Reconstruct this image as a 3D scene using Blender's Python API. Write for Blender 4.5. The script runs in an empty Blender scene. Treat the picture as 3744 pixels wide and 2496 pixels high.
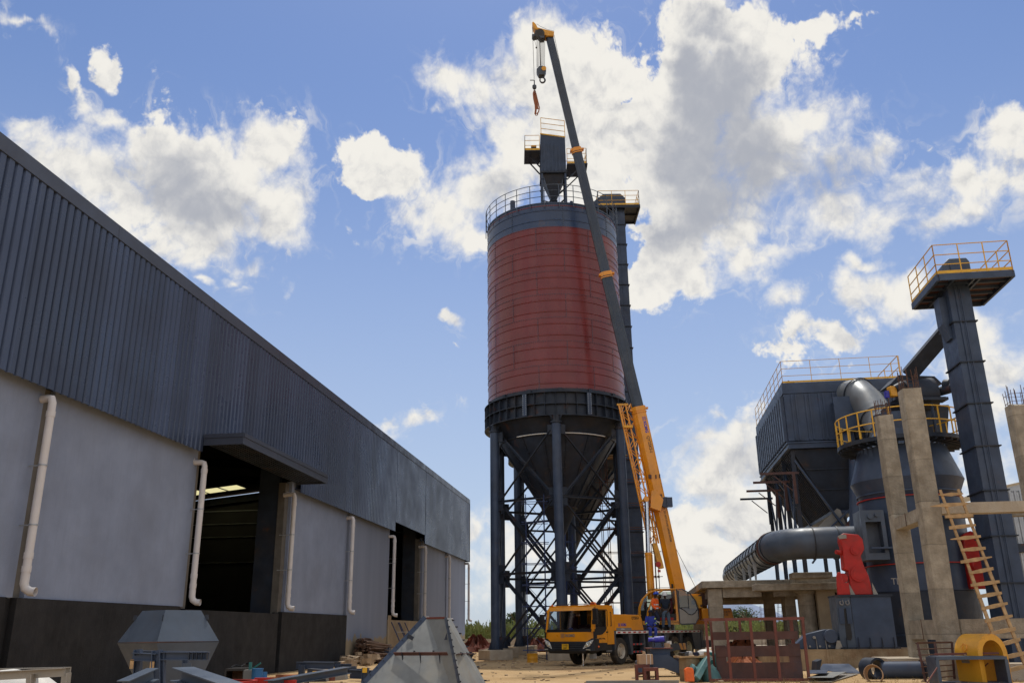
import bpy, math, random
from mathutils import Vector, Matrix
random.seed(7)
C = bpy.context.scene.collection
scene = bpy.context.scene
R = math.radians
# ------------------------------------------------------------------ camera
F_PX, CXP, CYP, CAM_H = 3212.0, 1872.0, 1248.0, 1.4
PITCH, ROLL = R(18.3), R(0.73)
_F = Vector((0, math.cos(PITCH), math.sin(PITCH)))
_U0 = Vector((0, -math.sin(PITCH), math.cos(PITCH)))
_R0 = Vector((1, 0, 0))
_Rt = math.cos(ROLL)*_R0 - math.sin(ROLL)*_U0
_Up = math.cos(ROLL)*_U0 + math.sin(ROLL)*_R0
cam_d = bpy.data.cameras.new('camera')
cam_d.sensor_width = 36.0
cam_d.lens = F_PX/3744*36.0
cam_d.clip_start = 0.1
cam_d.clip_end = 20000
cam = bpy.data.objects.new('camera', cam_d)
C.objects.link(cam)
cam.matrix_world = Matrix(((_Rt.x, _Up.x, -_F.x, 0), (_Rt.y, _Up.y, -_F.y, 0), (_Rt.z, _Up.z, -_F.z, CAM_H), (0, 0, 0, 1)))
scene.camera = cam

def ray(x, y):
    return _F*F_PX + _Rt*(x-CXP) + _Up*(CYP-y)
def at(x, y, Y):
    """measured bearing -> a point on the vertical plane Y metres ahead"""
    d = ray(x, y)
    return Vector((0, 0, CAM_H)) + d*(Y/d.y)
def gnd(x, y, z=0.0):
    d = ray(x, y)
    return Vector((0, 0, CAM_H)) + d*((z-CAM_H)/d.z)

# ------------------------------------------------------------------ exposure, sun, sky
scene.view_settings.view_transform = 'Standard'
scene.view_settings.look = 'None'
scene.view_settings.exposure = 0.0
scene.view_settings.gamma = 1.0
SUN_EL, SUN_AZ = R(66), R(5)       # azimuth clockwise from +Y
sun_dir = Vector((math.sin(SUN_AZ)*math.cos(SUN_EL), math.cos(SUN_AZ)*math.cos(SUN_EL), math.sin(SUN_EL)))
sd = bpy.data.lights.new('sun', 'SUN')
sd.energy = 3.0
sd.angle = R(1.5)
sd.color = (1.0, 0.95, 0.86)
so = bpy.data.objects.new('sun', sd)
C.objects.link(so)
so.rotation_euler = sun_dir.to_track_quat('Z', 'Y').to_euler()
so.location = (0, 0, 60)

world = bpy.data.worlds.new('World')
scene.world = world
world.use_nodes = True
wt = world.node_tree
wt.nodes.clear()
WN, WL = wt.nodes, wt.links
def wmath(op, a, b=None, c=None, clamp=False):
    n = WN.new('ShaderNodeMath'); n.operation = op; n.use_clamp = clamp
    for i, v in enumerate((a, b, c)):
        if v is None: continue
        if isinstance(v, (int, float)): n.inputs[i].default_value = v
        else: WL.new(v, n.inputs[i])
    return n.outputs[0]
def wsmooth(v, lo, hi, a=0.0, b=1.0):
    n = WN.new('ShaderNodeMapRange'); n.interpolation_type = 'SMOOTHSTEP'
    WL.new(v, n.inputs[0])
    n.inputs[1].default_value = lo; n.inputs[2].default_value = hi
    n.inputs[3].default_value = a; n.inputs[4].default_value = b
    return n.outputs[0]
def wmix(f, a, b):
    n = WN.new('ShaderNodeMix'); n.data_type = 'RGBA'
    WL.new(f, n.inputs[0])
    for i, v in ((6, a), (7, b)):
        if isinstance(v, tuple): n.inputs[i].default_value = (*v, 1)
        else: WL.new(v, n.inputs[i])
    return n.outputs[2]
tc = WN.new('ShaderNodeTexCoord')
dirv = tc.outputs['Generated']
sep = WN.new('ShaderNodeSeparateXYZ'); WL.new(dirv, sep.inputs[0])
az = wmath('ARCTAN2', sep.outputs[0], sep.outputs[1])
el = wmath('ARCSINE', sep.outputs[2])
azel = WN.new('ShaderNodeCombineXYZ')
WL.new(az, azel.inputs[0]); WL.new(el, azel.inputs[1])
azel = azel.outputs[0]
def wnoise(vec, scale, detail, rough, dist=0.0, lac=2.0):
    n = WN.new('ShaderNodeTexNoise'); n.noise_dimensions = '2D'
    WL.new(vec, n.inputs['Vector'])
    n.inputs['Scale'].default_value = scale; n.inputs['Detail'].default_value = detail
    n.inputs['Roughness'].default_value = rough; n.inputs['Distortion'].default_value = dist
    n.inputs['Lacunarity'].default_value = lac
    return n
def wvec(op, a, b=None):
    n = WN.new('ShaderNodeVectorMath'); n.operation = op
    WL.new(a, n.inputs[0])
    if b is not None:
        if isinstance(b, tuple): n.inputs[1].default_value = b
        else: WL.new(b, n.inputs[1])
    return n.outputs[0]
# warp the cloud outlines a little so that no blob reads as an ellipse
wrp = wnoise(azel, 9.0, 5, 0.6)
wrpv = wvec('SUBTRACT', wrp.outputs['Color'], (0.5, 0.5, 0.5))
wn2 = WN.new('ShaderNodeVectorMath'); wn2.operation = 'SCALE'
WL.new(wrpv, wn2.inputs[0]); wn2.inputs[3].default_value = 0.08
azw = wvec('ADD', azel, wn2.outputs[0])
def to_azel(x, y):
    d = ray(x*1.592, y*1.592).normalized()
    return math.atan2(d.x, d.y), math.asin(d.z)
def blob_field(blobs):
    out = None
    for (x, y, rx, ry, w) in blobs:
        a0, e0 = to_azel(x, y)
        a1, _ = to_azel(x+rx, y); _, e1 = to_azel(x, y-ry)
        sub = wvec('SUBTRACT', azw, (a0, e0, 0))
        mul = wvec('MULTIPLY', sub, (1/max(1e-3, a1-a0), 1/max(1e-3, e1-e0), 0))
        n = WN.new('ShaderNodeVectorMath'); n.operation = 'LENGTH'
        WL.new(mul, n.inputs[0])
        v = wmath('MULTIPLY_ADD', n.outputs['Value'], -w, w)
        if out is None: out = v
        else:
            out = wmath('SMOOTH_MAX', out, v, 0.25)
    return out
CLOUDS = [(2060,470,220,70,.8),(1500,560,110,90,.8),(150,420,150,80,.9),(2120,520,60,80,.6),(1700,1060,150,110,.8),(1560,1280,260,60,.6),(2300,1180,80,120,.7),(2260,1000,60,80,.5),(1310,290,230,200,.8),(1640,300,260,280,.9),(1780,400,230,140,.7),(440,460,240,150,.8),(1680,1130,180,120,.6),(1010,470,170,80,.6),(500,390,180,115,1),(620,350,95,85,1),(650,480,90,120,1),(330,310,80,60,1),(235,270,55,45,.8),(160,195,26,36,.7),(190,235,36,36,.7),
 (110,390,150,70,1),(250,470,200,110,1),(400,555,190,70,1),(560,610,70,40,.8),(535,645,45,22,.7),(245,165,26,42,.5),(60,320,70,26,.6),
 (890,385,105,52,1),(970,465,125,75,1),(1080,535,80,52,1),(825,415,55,26,.8),(1100,420,110,60,.9),(1045,190,65,42,.9),(1160,200,95,80,1),(1250,120,75,85,1),(1350,230,120,115,1),
 (1190,320,110,85,1),(1300,380,140,110,1),(1440,300,90,130,1),
 (1640,50,110,70,1),(1560,170,80,110,1),(1710,140,120,100,1),(1850,75,110,34,.8),(1950,50,55,18,.6),(1600,340,190,160,1),(1760,320,170,140,1),(1885,260,70,55,1),(1960,380,110,80,1),
 (1700,480,210,120,1),(1540,570,150,120,1),(1470,640,80,70,.9),(1900,470,160,90,1),(2080,440,110,70,1),(2160,510,110,55,.9),(1600,640,80,60,.9),(1750,590,80,45,.9),(2310,320,85,75,1),(2350,420,100,80,1),(2220,430,60,60,.8),
 (1890,780,110,62,1),(1990,690,85,68,1),(2080,690,85,60,1),(1800,800,60,36,.8),(2230,720,90,60,.9),(1985,600,50,22,.6),(2330,860,80,70,.9),(2200,830,90,50,.7),(2290,950,100,80,.8),
 (1650,1000,60,34,.8),(1710,980,80,70,1),(1770,1060,80,90,.9),(1640,1130,130,55,.9),(1560,1210,120,60,.7),(1720,1230,180,70,.8),(1600,1300,160,40,.6),(1480,1260,60,60,.6),(1645,930,26,16,.5),
 (1040,752,36,22,.8),(1062,800,16,9,.6),(1040,885,14,20,.35),(900,965,32,20,.8),(965,952,42,28,.9),(840,960,30,12,.5),(1090,1220,34,45,.8),(1090,1290,60,40,.5),(455,655,22,8,.4),(2130,345,14,8,.4),(1200,60,26,18,.5),(60,70,40,14,.25),(1010,262,20,12,.4),(1830,690,40,30,.35),(1200,1260,160,60,.5),(1330,1350,180,50,.5)]
HOLES = [(1445,225,22,18,.9),(1355,200,50,26,.55),(595,560,50,26,.8),(1060,300,90,60,.9),(1150,350,20,18,.7),(1400,570,60,70,.9),(1860,640,60,60,.5)]
DARKS = [(1645,215,125,190,1.15),(1600,420,160,170,1.15),(1745,340,90,140,.9),(1890,400,140,95,.7),(1500,510,90,130,.8),(375,400,135,95,.9),(490,480,130,95,.95),(430,340,130,60,.5),
         (1480,440,110,80,.6),(1180,430,90,50,.5),(2090,520,90,40,.4),(1900,440,70,50,.4),(1950,770,90,40,.5),(1720,1040,90,60,.4),(90,450,90,50,.5),(2340,470,70,40,.5),(1700,1190,150,50,.35)]
field = blob_field(CLOUDS)
holes = blob_field(HOLES)
dark = wmath('MULTIPLY', wmath('MAXIMUM', blob_field([(x, y, rx*1.25, ry*1.25, w) for x, y, rx, ry, w in DARKS]), 0.0), 1.7)
dark = wmath('MINIMUM', dark, 1.05)
def wvor(vec, scale, detail, rough):
    n = WN.new('ShaderNodeTexVoronoi'); n.voronoi_dimensions = '2D'; n.feature = 'SMOOTH_F1'; WL.new(vec, n.inputs['Vector'])
    n.inputs['Scale'].default_value = scale; n.inputs['Detail'].default_value = detail; n.inputs['Roughness'].default_value = rough
    n.inputs['Lacunarity'].default_value = 2.3; n.inputs['Smoothness'].default_value = 0.6
    return n.outputs['Distance']
def warp(vec, scale, amt):
    a = wnoise(vec, scale, 5, 0.6); b = wvec('SUBTRACT', a.outputs['Color'], (0.5, 0.5, 0.5))
    n = WN.new('ShaderNodeVectorMath'); n.operation = 'SCALE'; WL.new(b, n.inputs[0]); n.inputs[3].default_value = amt
    return wvec('ADD', vec, n.outputs[0])
dw = warp(azel, 14.0, 0.035)
SUNV = (0.05, 1.0, 0.0)
def puff(vec):                 # billowy cumulus relief: rounded cells of several sizes
    a = wvor(vec, 13.0, 2.0, 0.55); b = wvor(vec, 31.0, 3.0, 0.6)
    return wmath('SUBTRACT', 0.62, wmath('ADD', wmath('MULTIPLY', a, 0.75), wmath('MULTIPLY', b, 0.42)))
pf = puff(dw)
n1 = wnoise(azel, 9.0, 12, 0.60, 0.4)
fb = wmath('SUBTRACT', n1.outputs['Fac'], 0.5)
# rest of the sky (beside, above and behind the view): ordinary broken cumulus
gen = wnoise(azel, 2.3, 6, 0.55)
outside = wmath('MAXIMUM', wsmooth(wmath('ABSOLUTE', wmath('SUBTRACT', az, R(1))), R(33), R(44)), wsmooth(el, R(40), R(50)))
genf = wmath('ADD', wmath('MULTIPLY', gen.outputs['Fac'], 3.0), -1.2)
genf = wmath('SUBTRACT', genf, wmath('MULTIPLY', wmath('SUBTRACT', 1.0, outside), 6.0))
field = wmath('MAXIMUM', field, genf)
field = wmath('SUBTRACT', wmath('MINIMUM', field, 0.62), wmath('MULTIPLY', wmath('MAXIMUM', holes, 0.0), 0.7))
dens = wmath('ADD', wmath('ADD', field, wmath('MULTIPLY', fb, 1.75)), wmath('MULTIPLY', pf, 0.75))
# some rims are crisp, some melt away
soft = wnoise(azel, 4.2, 3, 0.5)
wd = wsmooth(soft.outputs['Fac'], 0.36, 0.60, 0.26, 0.95)
t = wmath('DIVIDE', wmath('ADD', dens, 0.40), wd, None, True)
alpha = wmath('MULTIPLY', wmath('MULTIPLY', t, t), wmath('SUBTRACT', 3.0, wmath('MULTIPLY', t, 2.0)))
# thin torn shreds round the clouds
shred = wnoise(warp(azel, 5.0, 0.12), 22.0, 9, 0.62, 0.8)
halo = wsmooth(wmath('ADD', field, wmath('MULTIPLY', fb, 1.2)), -0.75, 0.25)
wisp = wmath('MULTIPLY', wmath('MULTIPLY', wsmooth(shred.outputs['Fac'], 0.52, 0.74), halo), 0.62)
alpha = wmath('MAXIMUM', alpha, wisp)
# relief: cloud bumps compared with themselves a step towards the sun
pf2 = puff(wvec('ADD', dw, tuple(0.013*c for c in SUNV)))
rel = wmath('SUBTRACT', pf, pf2)
n1b = wnoise(wvec('ADD', azel, tuple(0.02*c for c in SUNV)), 9.0, 8, 0.60, 0.4)
rel = wmath('ADD', wmath('MULTIPLY', rel, 0.85), wmath('MULTIPLY', wmath('SUBTRACT', n1.outputs['Fac'], n1b.outputs['Fac']), 0.9))
rel = wmath('MULTIPLY', rel, wmath('SUBTRACT', 1.0, wmath('MULTIPLY', dark, 0.6)))
big = wnoise(azel, 6.0, 6, 0.55)
deep = wsmooth(wmath('ADD', field, wmath('MULTIPLY', fb, 1.0)), 0.02, 0.62)
lit = wmath('ADD', wmath('ADD', rel, 0.95), wmath('MULTIPLY', wmath('SUBTRACT', big.outputs['Fac'], 0.5), 0.7))
lit = wmath('SUBTRACT', lit, wmath('MULTIPLY', deep, 0.08))
lit = wmath('SUBTRACT', lit, wmath('MULTIPLY', wmath('MULTIPLY', dark, deep), 0.80), None, False)
lit = wsmooth(lit, -0.15, 1.05)
ccol = wmix(lit, (4.2, 4.4, 4.95), (8.9, 8.65, 8.1))
back = wmath('ADD', wmath('MULTIPLY', wsmooth(wmath('MULTIPLY', sep.outputs[1], -1.0), 0.0, 0.7), 0.35), 1.0)   # added fill light: unseen clouds behind the view are brightened and cooled
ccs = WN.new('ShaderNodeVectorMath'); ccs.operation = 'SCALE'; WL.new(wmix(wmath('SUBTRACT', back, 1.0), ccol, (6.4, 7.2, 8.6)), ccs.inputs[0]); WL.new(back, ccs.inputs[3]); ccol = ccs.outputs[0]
sky = WN.new('ShaderNodeTexSky')
sky.sky_type = 'NISHITA'
sky.sun_disc = False
sky.sun_elevation = SUN_EL
sky.sun_rotation = SUN_AZ
sky.altitude = 1200
sky.air_density = 1.0
sky.dust_density = 1.2
sky.ozone_density = 2.0
skyg = WN.new('ShaderNodeMix'); skyg.data_type = 'RGBA'; skyg.blend_type = 'MULTIPLY'; skyg.inputs[0].default_value = 1.0
WL.new(sky.outputs[0], skyg.inputs[6]); skyg.inputs[7].default_value = (1.04, 1.13, 1.31, 1)
hz = wsmooth(el, R(-4), R(38), 0.80, 0.0)
skyc = wmix(hz, skyg.outputs[2], (5.2, 5.9, 6.9))
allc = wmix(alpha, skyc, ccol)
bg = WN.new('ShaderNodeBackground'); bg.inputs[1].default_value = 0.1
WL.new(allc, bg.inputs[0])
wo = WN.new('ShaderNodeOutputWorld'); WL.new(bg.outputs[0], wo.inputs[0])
world.cycles.sampling_method = 'MANUAL'
world.cycles.sample_map_resolution = 512
# ------------------------------------------------------------------ helpers
AX = R(7.48)                                     # the plant's grid is turned 7.5 deg from the view
UV = Vector((math.sin(AX), math.cos(AX), 0)); NV = Vector((math.cos(AX), -math.sin(AX), 0))
GRID = Matrix(((UV.x, NV.x, 0, 0), (UV.y, NV.y, 0, 0), (0, 0, 1, 0), (0, 0, 0, 1)))   # (s, d, z) -> world (mirrored frame)
def W(s, d, z=0.0): return UV*s + NV*d + Vector((0, 0, z))
ORG = {}

class MB:
    def __init__(self, T=None):
        self.v = []; self.f = []; self.T = T; self.cuts = []
    def add(self, vs, fs):
        n = len(self.v); self.cuts.append((n, len(self.f)))
        for p in vs:
            p = Vector(p)
            self.v.append(self.T @ p if self.T is not None else p)
        self.f += [[n+i for i in f] for f in fs]
        return self
    def bx(self, x0, x1, y0, y1, z0, z1):
        vs = [(x, y, z) for z in (z0, z1) for y in (y0, y1) for x in (x0, x1)]
        return self.add(vs, [(0, 2, 3, 1), (4, 5, 7, 6), (0, 1, 5, 4), (2, 6, 7, 3), (0, 4, 6, 2), (1, 3, 7, 5)])
    def box(self, c, sz, rz=0.0, tilt=None):
        M = Matrix.Translation(c) @ Matrix.Rotation(rz, 4, 'Z')
        if tilt: M = M @ Matrix.Rotation(tilt[0], 4, 'X') @ Matrix.Rotation(tilt[1], 4, 'Y')
        hx, hy, hz = sz[0]/2, sz[1]/2, sz[2]/2
        vs = [M @ Vector((x, y, z)) for z in (-hz, hz) for y in (-hy, hy) for x in (-hx, hx)]
        return self.add(vs, [(0, 2, 3, 1), (4, 5, 7, 6), (0, 1, 5, 4), (2, 6, 7, 3), (0, 4, 6, 2), (1, 3, 7, 5)])
    def _fr(self, p, q, up):
        p, q = Vector(p), Vector(q); a = (q-p).normalized(); up = Vector(up)
        if abs(a.dot(up.normalized())) > 0.98: up = Vector((1, 0, 0)) if abs(a.x) < .9 else Vector((0, 1, 0))
        x = a.cross(up).normalized(); y = x.cross(a).normalized()
        return p, q, a, x, y
    def beam(self, p, q, w, h, up=(0, 0, 1)):
        p, q, a, x, y = self._fr(p, q, up)
        vs = [e + x*(i*w/2) + y*(j*h/2) for e in (p, q) for i, j in ((-1, -1), (1, -1), (1, 1), (-1, 1))]
        return self.add(vs, [(3, 2, 1, 0), (4, 5, 6, 7), (0, 1, 5, 4), (1, 2, 6, 5), (2, 3, 7, 6), (3, 0, 4, 7)])
    def ibeam(self, p, q, w, h, t=0.02, up=(0, 0, 1)):
        p0, q0, a, x, y = self._fr(p, q, up)
        self.beam(p0 + y*(h/2-t/2), q0 + y*(h/2-t/2), w, t, up); self.beam(p0 - y*(h/2-t/2), q0 - y*(h/2-t/2), w, t, up)
        return self.beam(p0, q0, t, h-2*t-.002, up)
    def angle(self, p, q, w, t=0.014, up=(0, 0, 1)):
        p0, q0, a, x, y = self._fr(p, q, up)
        self.beam(p0 + y*(w/2), q0 + y*(w/2), w, t, up)
        return self.beam(p0 - x*(w/2-t/2) - y*0.001, q0 - x*(w/2-t/2) - y*0.001, t, w, up)
    def tube(self, p, q, r, r2=None, n=12, cap=True):
        r2 = r if r2 is None else r2
        p, q, a, x, y = self._fr(p, q, (0, 0, 1))
        vs = [e + (x*math.cos(2*math.pi*i/n) + y*math.sin(2*math.pi*i/n))*rr for e, rr in ((p, r), (q, r2)) for i in range(n)]
        fs = [(i, (i+1) % n, n+(i+1) % n, n+i) for i in range(n)]
        if cap: fs += [tuple(range(n-1, -1, -1)), tuple(range(n, 2*n))]
        return self.add(vs, fs)
    def path(self, pts, r, n=8, closed=False, cap=True, rs=None):
        pts = [Vector(p) for p in pts]; m = len(pts); rings = []
        prev = None
        for i, p in enumerate(pts):
            if closed: a = (pts[(i+1) % m]-pts[i-1]).normalized()
            else: a = (pts[min(i+1, m-1)]-pts[max(i-1, 0)]).normalized()
            if prev is None:
                up = Vector((0, 0, 1)) if abs(a.z) < .95 else Vector((1, 0, 0))
                x = a.cross(up).normalized()
            else:
                x = (prev - a*prev.dot(a)).normalized()
            prev = x; y = a.cross(x)
            rr = rs[i] if rs else r
            rings.append([p + (x*math.cos(2*math.pi*k/n) + y*math.sin(2*math.pi*k/n))*rr for k in range(n)])
        return self.loft(rings, closed_len=closed, cap=cap)
    def loft(self, rings, closed_len=False, cap=True):
        n = len(rings[0]); m = len(rings)
        vs = [p for r_ in rings for p in r_]; fs = []
        for i in range(m if closed_len else m-1):
            j = (i+1) % m
            for k in range(n): fs.append((i*n+k, i*n+(k+1) % n, j*n+(k+1) % n, j*n+k))
        if cap and not closed_len: fs += [tuple(range(n-1, -1, -1)), tuple(range((m-1)*n, m*n))]
        return self.add(vs, fs)
    def prism(self, poly, o, u, v, w):
        """extrude a 2-D polygon laid on (u, v) at o by the vector w"""
        o, u, v, w = Vector(o), Vector(u), Vector(v), Vector(w); n = len(poly)
        vs = [o + u*a + v*b for a, b in poly] + [o + u*a + v*b + w for a, b in poly]
        return self.add(vs, [tuple(range(n-1, -1, -1)), tuple(range(n, 2*n))] + [(i, (i+1) % n, n+(i+1) % n, n+i) for i in range(n)])
    def lathe(self, prof, c=(0, 0, 0), n=24, a0=0.0, a1=2*math.pi, M=None):
        full = abs(a1-a0-2*math.pi) < 1e-6; k = n if full else n+1; vs = []
        M = M or Matrix.Translation(c)
        for r, z in prof:
            for i in range(k):
                a = a0 + (a1-a0)*i/n
                vs.append(M @ Vector((r*math.cos(a), r*math.sin(a), z)))
        fs = []
        for j in range(len(prof)-1):
            for i in range(n):
                b = (i+1) % k
                fs.append((j*k+i, j*k+b, (j+1)*k+b, (j+1)*k+i))
        return self.add(vs, fs)
    def ball(self, c, r, sc=(1, 1, 1), n=10):
        prof = [(math.sin(math.pi*i/n)*r, -math.cos(math.pi*i/n)*r) for i in range(n+1)]
        prof[0] = (1e-4, -r); prof[-1] = (1e-4, r)
        return self.lathe(prof, n=max(8, n), M=Matrix.Translation(c) @ Matrix.Diagonal((*sc, 1)))
    def rock(self, c, r, sc=(1, 1, 1)):
        a = random.random()*6
        vs = []
        for (x, y, z) in ((-1, -1, -1), (1, -1, -1), (1, 1, -1), (-1, 1, -1), (-1, -1, 1), (1, -1, 1), (1, 1, 1), (-1, 1, 1)):
            j = [random.uniform(.55, 1) for _ in range(3)]
            X, Y = x*j[0]*r*sc[0], y*j[1]*r*sc[1]
            vs.append((c[0] + X*math.cos(a)-Y*math.sin(a), c[1] + X*math.sin(a)+Y*math.cos(a), c[2] + z*j[2]*r*sc[2]))
        return self.add(vs, [(3, 2, 1, 0), (4, 5, 6, 7), (0, 1, 5, 4), (1, 2, 6, 5), (2, 3, 7, 6), (3, 0, 4, 7)])
    def rail(self, pts, h, levels=(1.0, .66, .33), step=1.0, r=0.02, toe=0.0, closed=False, corner=True):
        pts = [Vector(p) for p in pts]
        up = Vector((0, 0, 1))
        segs = list(zip(pts, pts[1:])) + ([(pts[-1], pts[0])] if closed else [])
        for a, b in segs:
            L = (b-a).length; k = max(1, round(L/step))
            for l in levels: self.beam(a + up*h*l, b + up*h*l, r*1.7, r*1.7)
            for i in range(k+1):
                p = a.lerp(b, i/k); self.beam(p, p + up*h, r*2, r*2)
            if toe: self.beam(a + up*toe*.7, b + up*toe*.7, .012, toe)
        return self
    def build(self, name, mat, parent=None, smooth=True, bevel=0.0, label=None, split=False):
        if split:                                  # every added shape becomes a part of its own
            cs = self.cuts + [(len(self.v), len(self.f))]; o = None
            for (v0, f0), (v1, f1) in zip(cs, cs[1:]):
                k = MB(); k.v = self.v[v0:v1]; k.f = [[i-v0 for i in f] for f in self.f[f0:f1]]; o = k.build(name, mat, parent, smooth, bevel)
            return o
        me = bpy.data.meshes.new(name)
        org = ORG[parent.name] if parent is not None else Vector((0, 0, 0))
        if parent is None and self.v:
            cx = sum(p.x for p in self.v)/len(self.v); cy = sum(p.y for p in self.v)/len(self.v); cz = min(p.z for p in self.v)
            org = Vector((cx, cy, cz))
        me.from_pydata([tuple(p-org) for p in self.v], [], self.f)
        me.validate(); 
        me.materials.append(mat)
        import bmesh
        bm = bmesh.new(); bm.from_mesh(me)
        bmesh.ops.recalc_face_normals(bm, faces=bm.faces)
        bm.to_mesh(me); bm.free()
        if smooth:
            me.polygons.foreach_set('use_smooth', [True]*len(me.polygons))
            me.set_sharp_from_angle(angle=R(34))
        o = bpy.data.objects.new(name, me); C.objects.link(o)
        if parent is not None: o.parent = parent
        else: o.location = org
        ORG[o.name] = org
        if bevel:
            m = o.modifiers.new('bevel', 'BEVEL'); m.width = bevel; m.segments = 2; m.limit_method = 'ANGLE'; m.angle_limit = R(40)
        if label: o['label'] = label
        return o

def thing(name, label, cat, loc, group=None):
    o = bpy.data.objects.new(name, None); C.objects.link(o)
    o.location = loc; o.empty_display_size = .2
    ORG[o.name] = Vector(loc)
    o['label'] = label; o['category'] = cat
    if group: o['group'] = group
    return o
def tag(o, label, cat, group=None, kind=None):
    o['label'] = label; o['category'] = cat
    if group: o['group'] = group
    if kind: o['kind'] = kind
    return o
def structure(o): o['kind'] = 'structure'; return o
def dup(root, loc, rz=0.0, label=None, scale=1.0):
    r = root.copy(); C.objects.link(r); r.location = loc; r.rotation_euler = (0, 0, rz); r.scale = (scale,)*3
    if label: r['label'] = label
    for ch in list(root.children):
        c = ch.copy(); C.objects.link(c); c.parent = r
        for g in ch.children:
            d = g.copy(); C.objects.link(d); d.parent = c
    return r

_font_mats = {}
def text(body, T, size, mat, parent, name='lettering', ext=0.004, align='CENTER', sx=1.0, bold=0.0):
    cu = bpy.data.curves.new('t', 'FONT'); cu.body = body; cu.size = size; cu.extrude = ext; cu.align_x = align; cu.align_y = 'CENTER'; cu.offset = bold
    cu.resolution_u = 3
    ob = bpy.data.objects.new('t', cu); C.objects.link(ob)
    bpy.context.view_layer.update()
    me = bpy.data.meshes.new_from_object(ob.evaluated_get(bpy.context.evaluated_depsgraph_get()))
    bpy.data.objects.remove(ob)
    org = ORG[parent.name]
    for v in me.vertices:
        p = T @ Vector((v.co.x*sx, v.co.y, v.co.z)); v.co = p-org
    me.materials.clear(); me.materials.append(mat)
    o = bpy.data.objects.new(name, me); C.objects.link(o); o.parent = parent; ORG[o.name] = org
    return o
def frame(o, x, y):
    """matrix with local x, y along the given vectors"""
    x = Vector(x).normalized(); z = x.cross(Vector(y)).normalized(); y = z.cross(x)
    return Matrix(((x.x, y.x, z.x, o[0]), (x.y, y.y, z.y, o[1]), (x.z, y.z, z.z, o[2]), (0, 0, 0, 1)))

# ------------------------------------------------------------------ materials
def newmat(name):
    m = bpy.data.materials.new(name); m.use_nodes = True
    nt = m.node_tree; b = nt.nodes['Principled BSDF']
    return m, nt, b
def surf(name, col, rough=0.5, metal=0.0, var=0.12, vs=3.0, grime=None, gamt=0.0, gs=1.2, rust=0.0, rs=2.5, streak=0.0, bump=0.0, bs=40.0, spec=0.5, coat=0.0, stretch=(1, 1, 1), rustcol=(.16, .05, .018)):
    m, nt, b = newmat(name)
    N, L = nt.nodes, nt.links
    t = N.new('ShaderNodeTexCoord'); vec = t.outputs['Object']
    mp = N.new('ShaderNodeMapping'); mp.inputs['Scale'].default_value = stretch; L.new(vec, mp.inputs[0]); sv = mp.outputs[0]
    def noise(scale, det=6, v=None, rg=.6):
        n = N.new('ShaderNodeTexNoise'); n.inputs['Scale'].default_value = scale; n.inputs['Detail'].default_value = det
        n.inputs['Roughness'].default_value = rg; L.new(v or sv, n.inputs['Vector']); return n.outputs['Fac']
    def rng(v, lo, hi, a, c):
        n = N.new('ShaderNodeMapRange'); L.new(v, n.inputs[0]); n.inputs[1].default_value = lo; n.inputs[2].default_value = hi; n.inputs[3].default_value = a; n.inputs[4].default_value = c; return n.outputs[0]
    def mix(f, a, c, bt='MIX'):
        n = N.new('ShaderNodeMix'); n.data_type = 'RGBA'; n.blend_type = bt
        if isinstance(f, float): n.inputs[0].default_value = f
        else: L.new(f, n.inputs[0])
        for i, v in ((6, a), (7, c)):
            if isinstance(v, tuple): n.inputs[i].default_value = (*v[:3], 1)
            else: L.new(v, n.inputs[i])
        return n.outputs[2]
    c1 = tuple(max(0, x*(1-var*1.6)) for x in col); c2 = tuple(min(1, x*(1+var*1.3)) for x in col)
    out = mix(rng(noise(vs), .3, .7, 0, 1), c1, c2)
    if gamt:
        out = mix(rng(noise(gs, 8), .48, .72, 0, gamt), out, grime)
    if streak:
        mp2 = N.new('ShaderNodeMapping'); mp2.inputs['Scale'].default_value = (5, 5, .35); L.new(vec, mp2.inputs[0])
        out = mix(rng(noise(2.2, 6, mp2.outputs[0]), .5, .78, 0, streak), out, grime or tuple(x*.45 for x in col))
    if rust:
        rf = rng(noise(rs, 9, None, .7), .62-.12*rust, .70, 0, min(1, rust*1.6))
        out = mix(rf, out, rustcol)
    L.new(out, b.inputs['Base Color'])
    rr = rng(noise(vs*2.3, 5), .3, .7, max(.05, rough-.1), min(1, rough+.12))
    L.new(rr, b.inputs['Roughness'])
    b.inputs['Metallic'].default_value = metal
    b.inputs['Specular IOR Level'].default_value = spec
    b.inputs['Coat Weight'].default_value = coat
    if bump:
        bn = N.new('ShaderNodeBump'); bn.inputs['Strength'].default_value = bump; bn.inputs['Distance'].default_value = .03
        L.new(noise(bs, 6), bn.inputs['Height']); L.new(bn.outputs[0], b.inputs['Normal'])
    return m
M = {}
M['steel'] = surf('slate_painted_steel', (.044, .064, .108), .42, 0, .16, 1.5, (.08, .08, .085), .3, .8, .12, 2.0, spec=.3)
M['steel_dk'] = surf('dark_painted_steel', (.022, .030, .047), .5, 0, .22, 1.5, (.065, .05, .036), .45, .7, .25, 1.4, spec=.3)
M['steel_lt'] = surf('grey_blue_duct_steel', (.066, .088, .125), .42, 0, .16, 1.2, (.10, .085, .07), .35, .7, .15, 1.6, spec=.35)
M['red'] = surf('oxide_red_shell', (.165, .025, .024), .30, 0, .15, .35, (.12, .03, .025), .4, .25, .10, .5, streak=.04, coat=.10, spec=.4)
M['navy'] = surf('navy_shell', (.024, .046, .105), .30, 0, .15, .4, (.05, .055, .07), .4, .3, .25, .9, rustcol=(.16, .09, .05))
M['clad'] = surf('slate_cladding', (.042, .060, .112), .30, .15, .08, .25, (.05, .06, .09), .25, .15)
M['clad_in'] = surf('cladding_inside', (.040, .040, .042), .7, 0, .1, .4)
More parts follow.
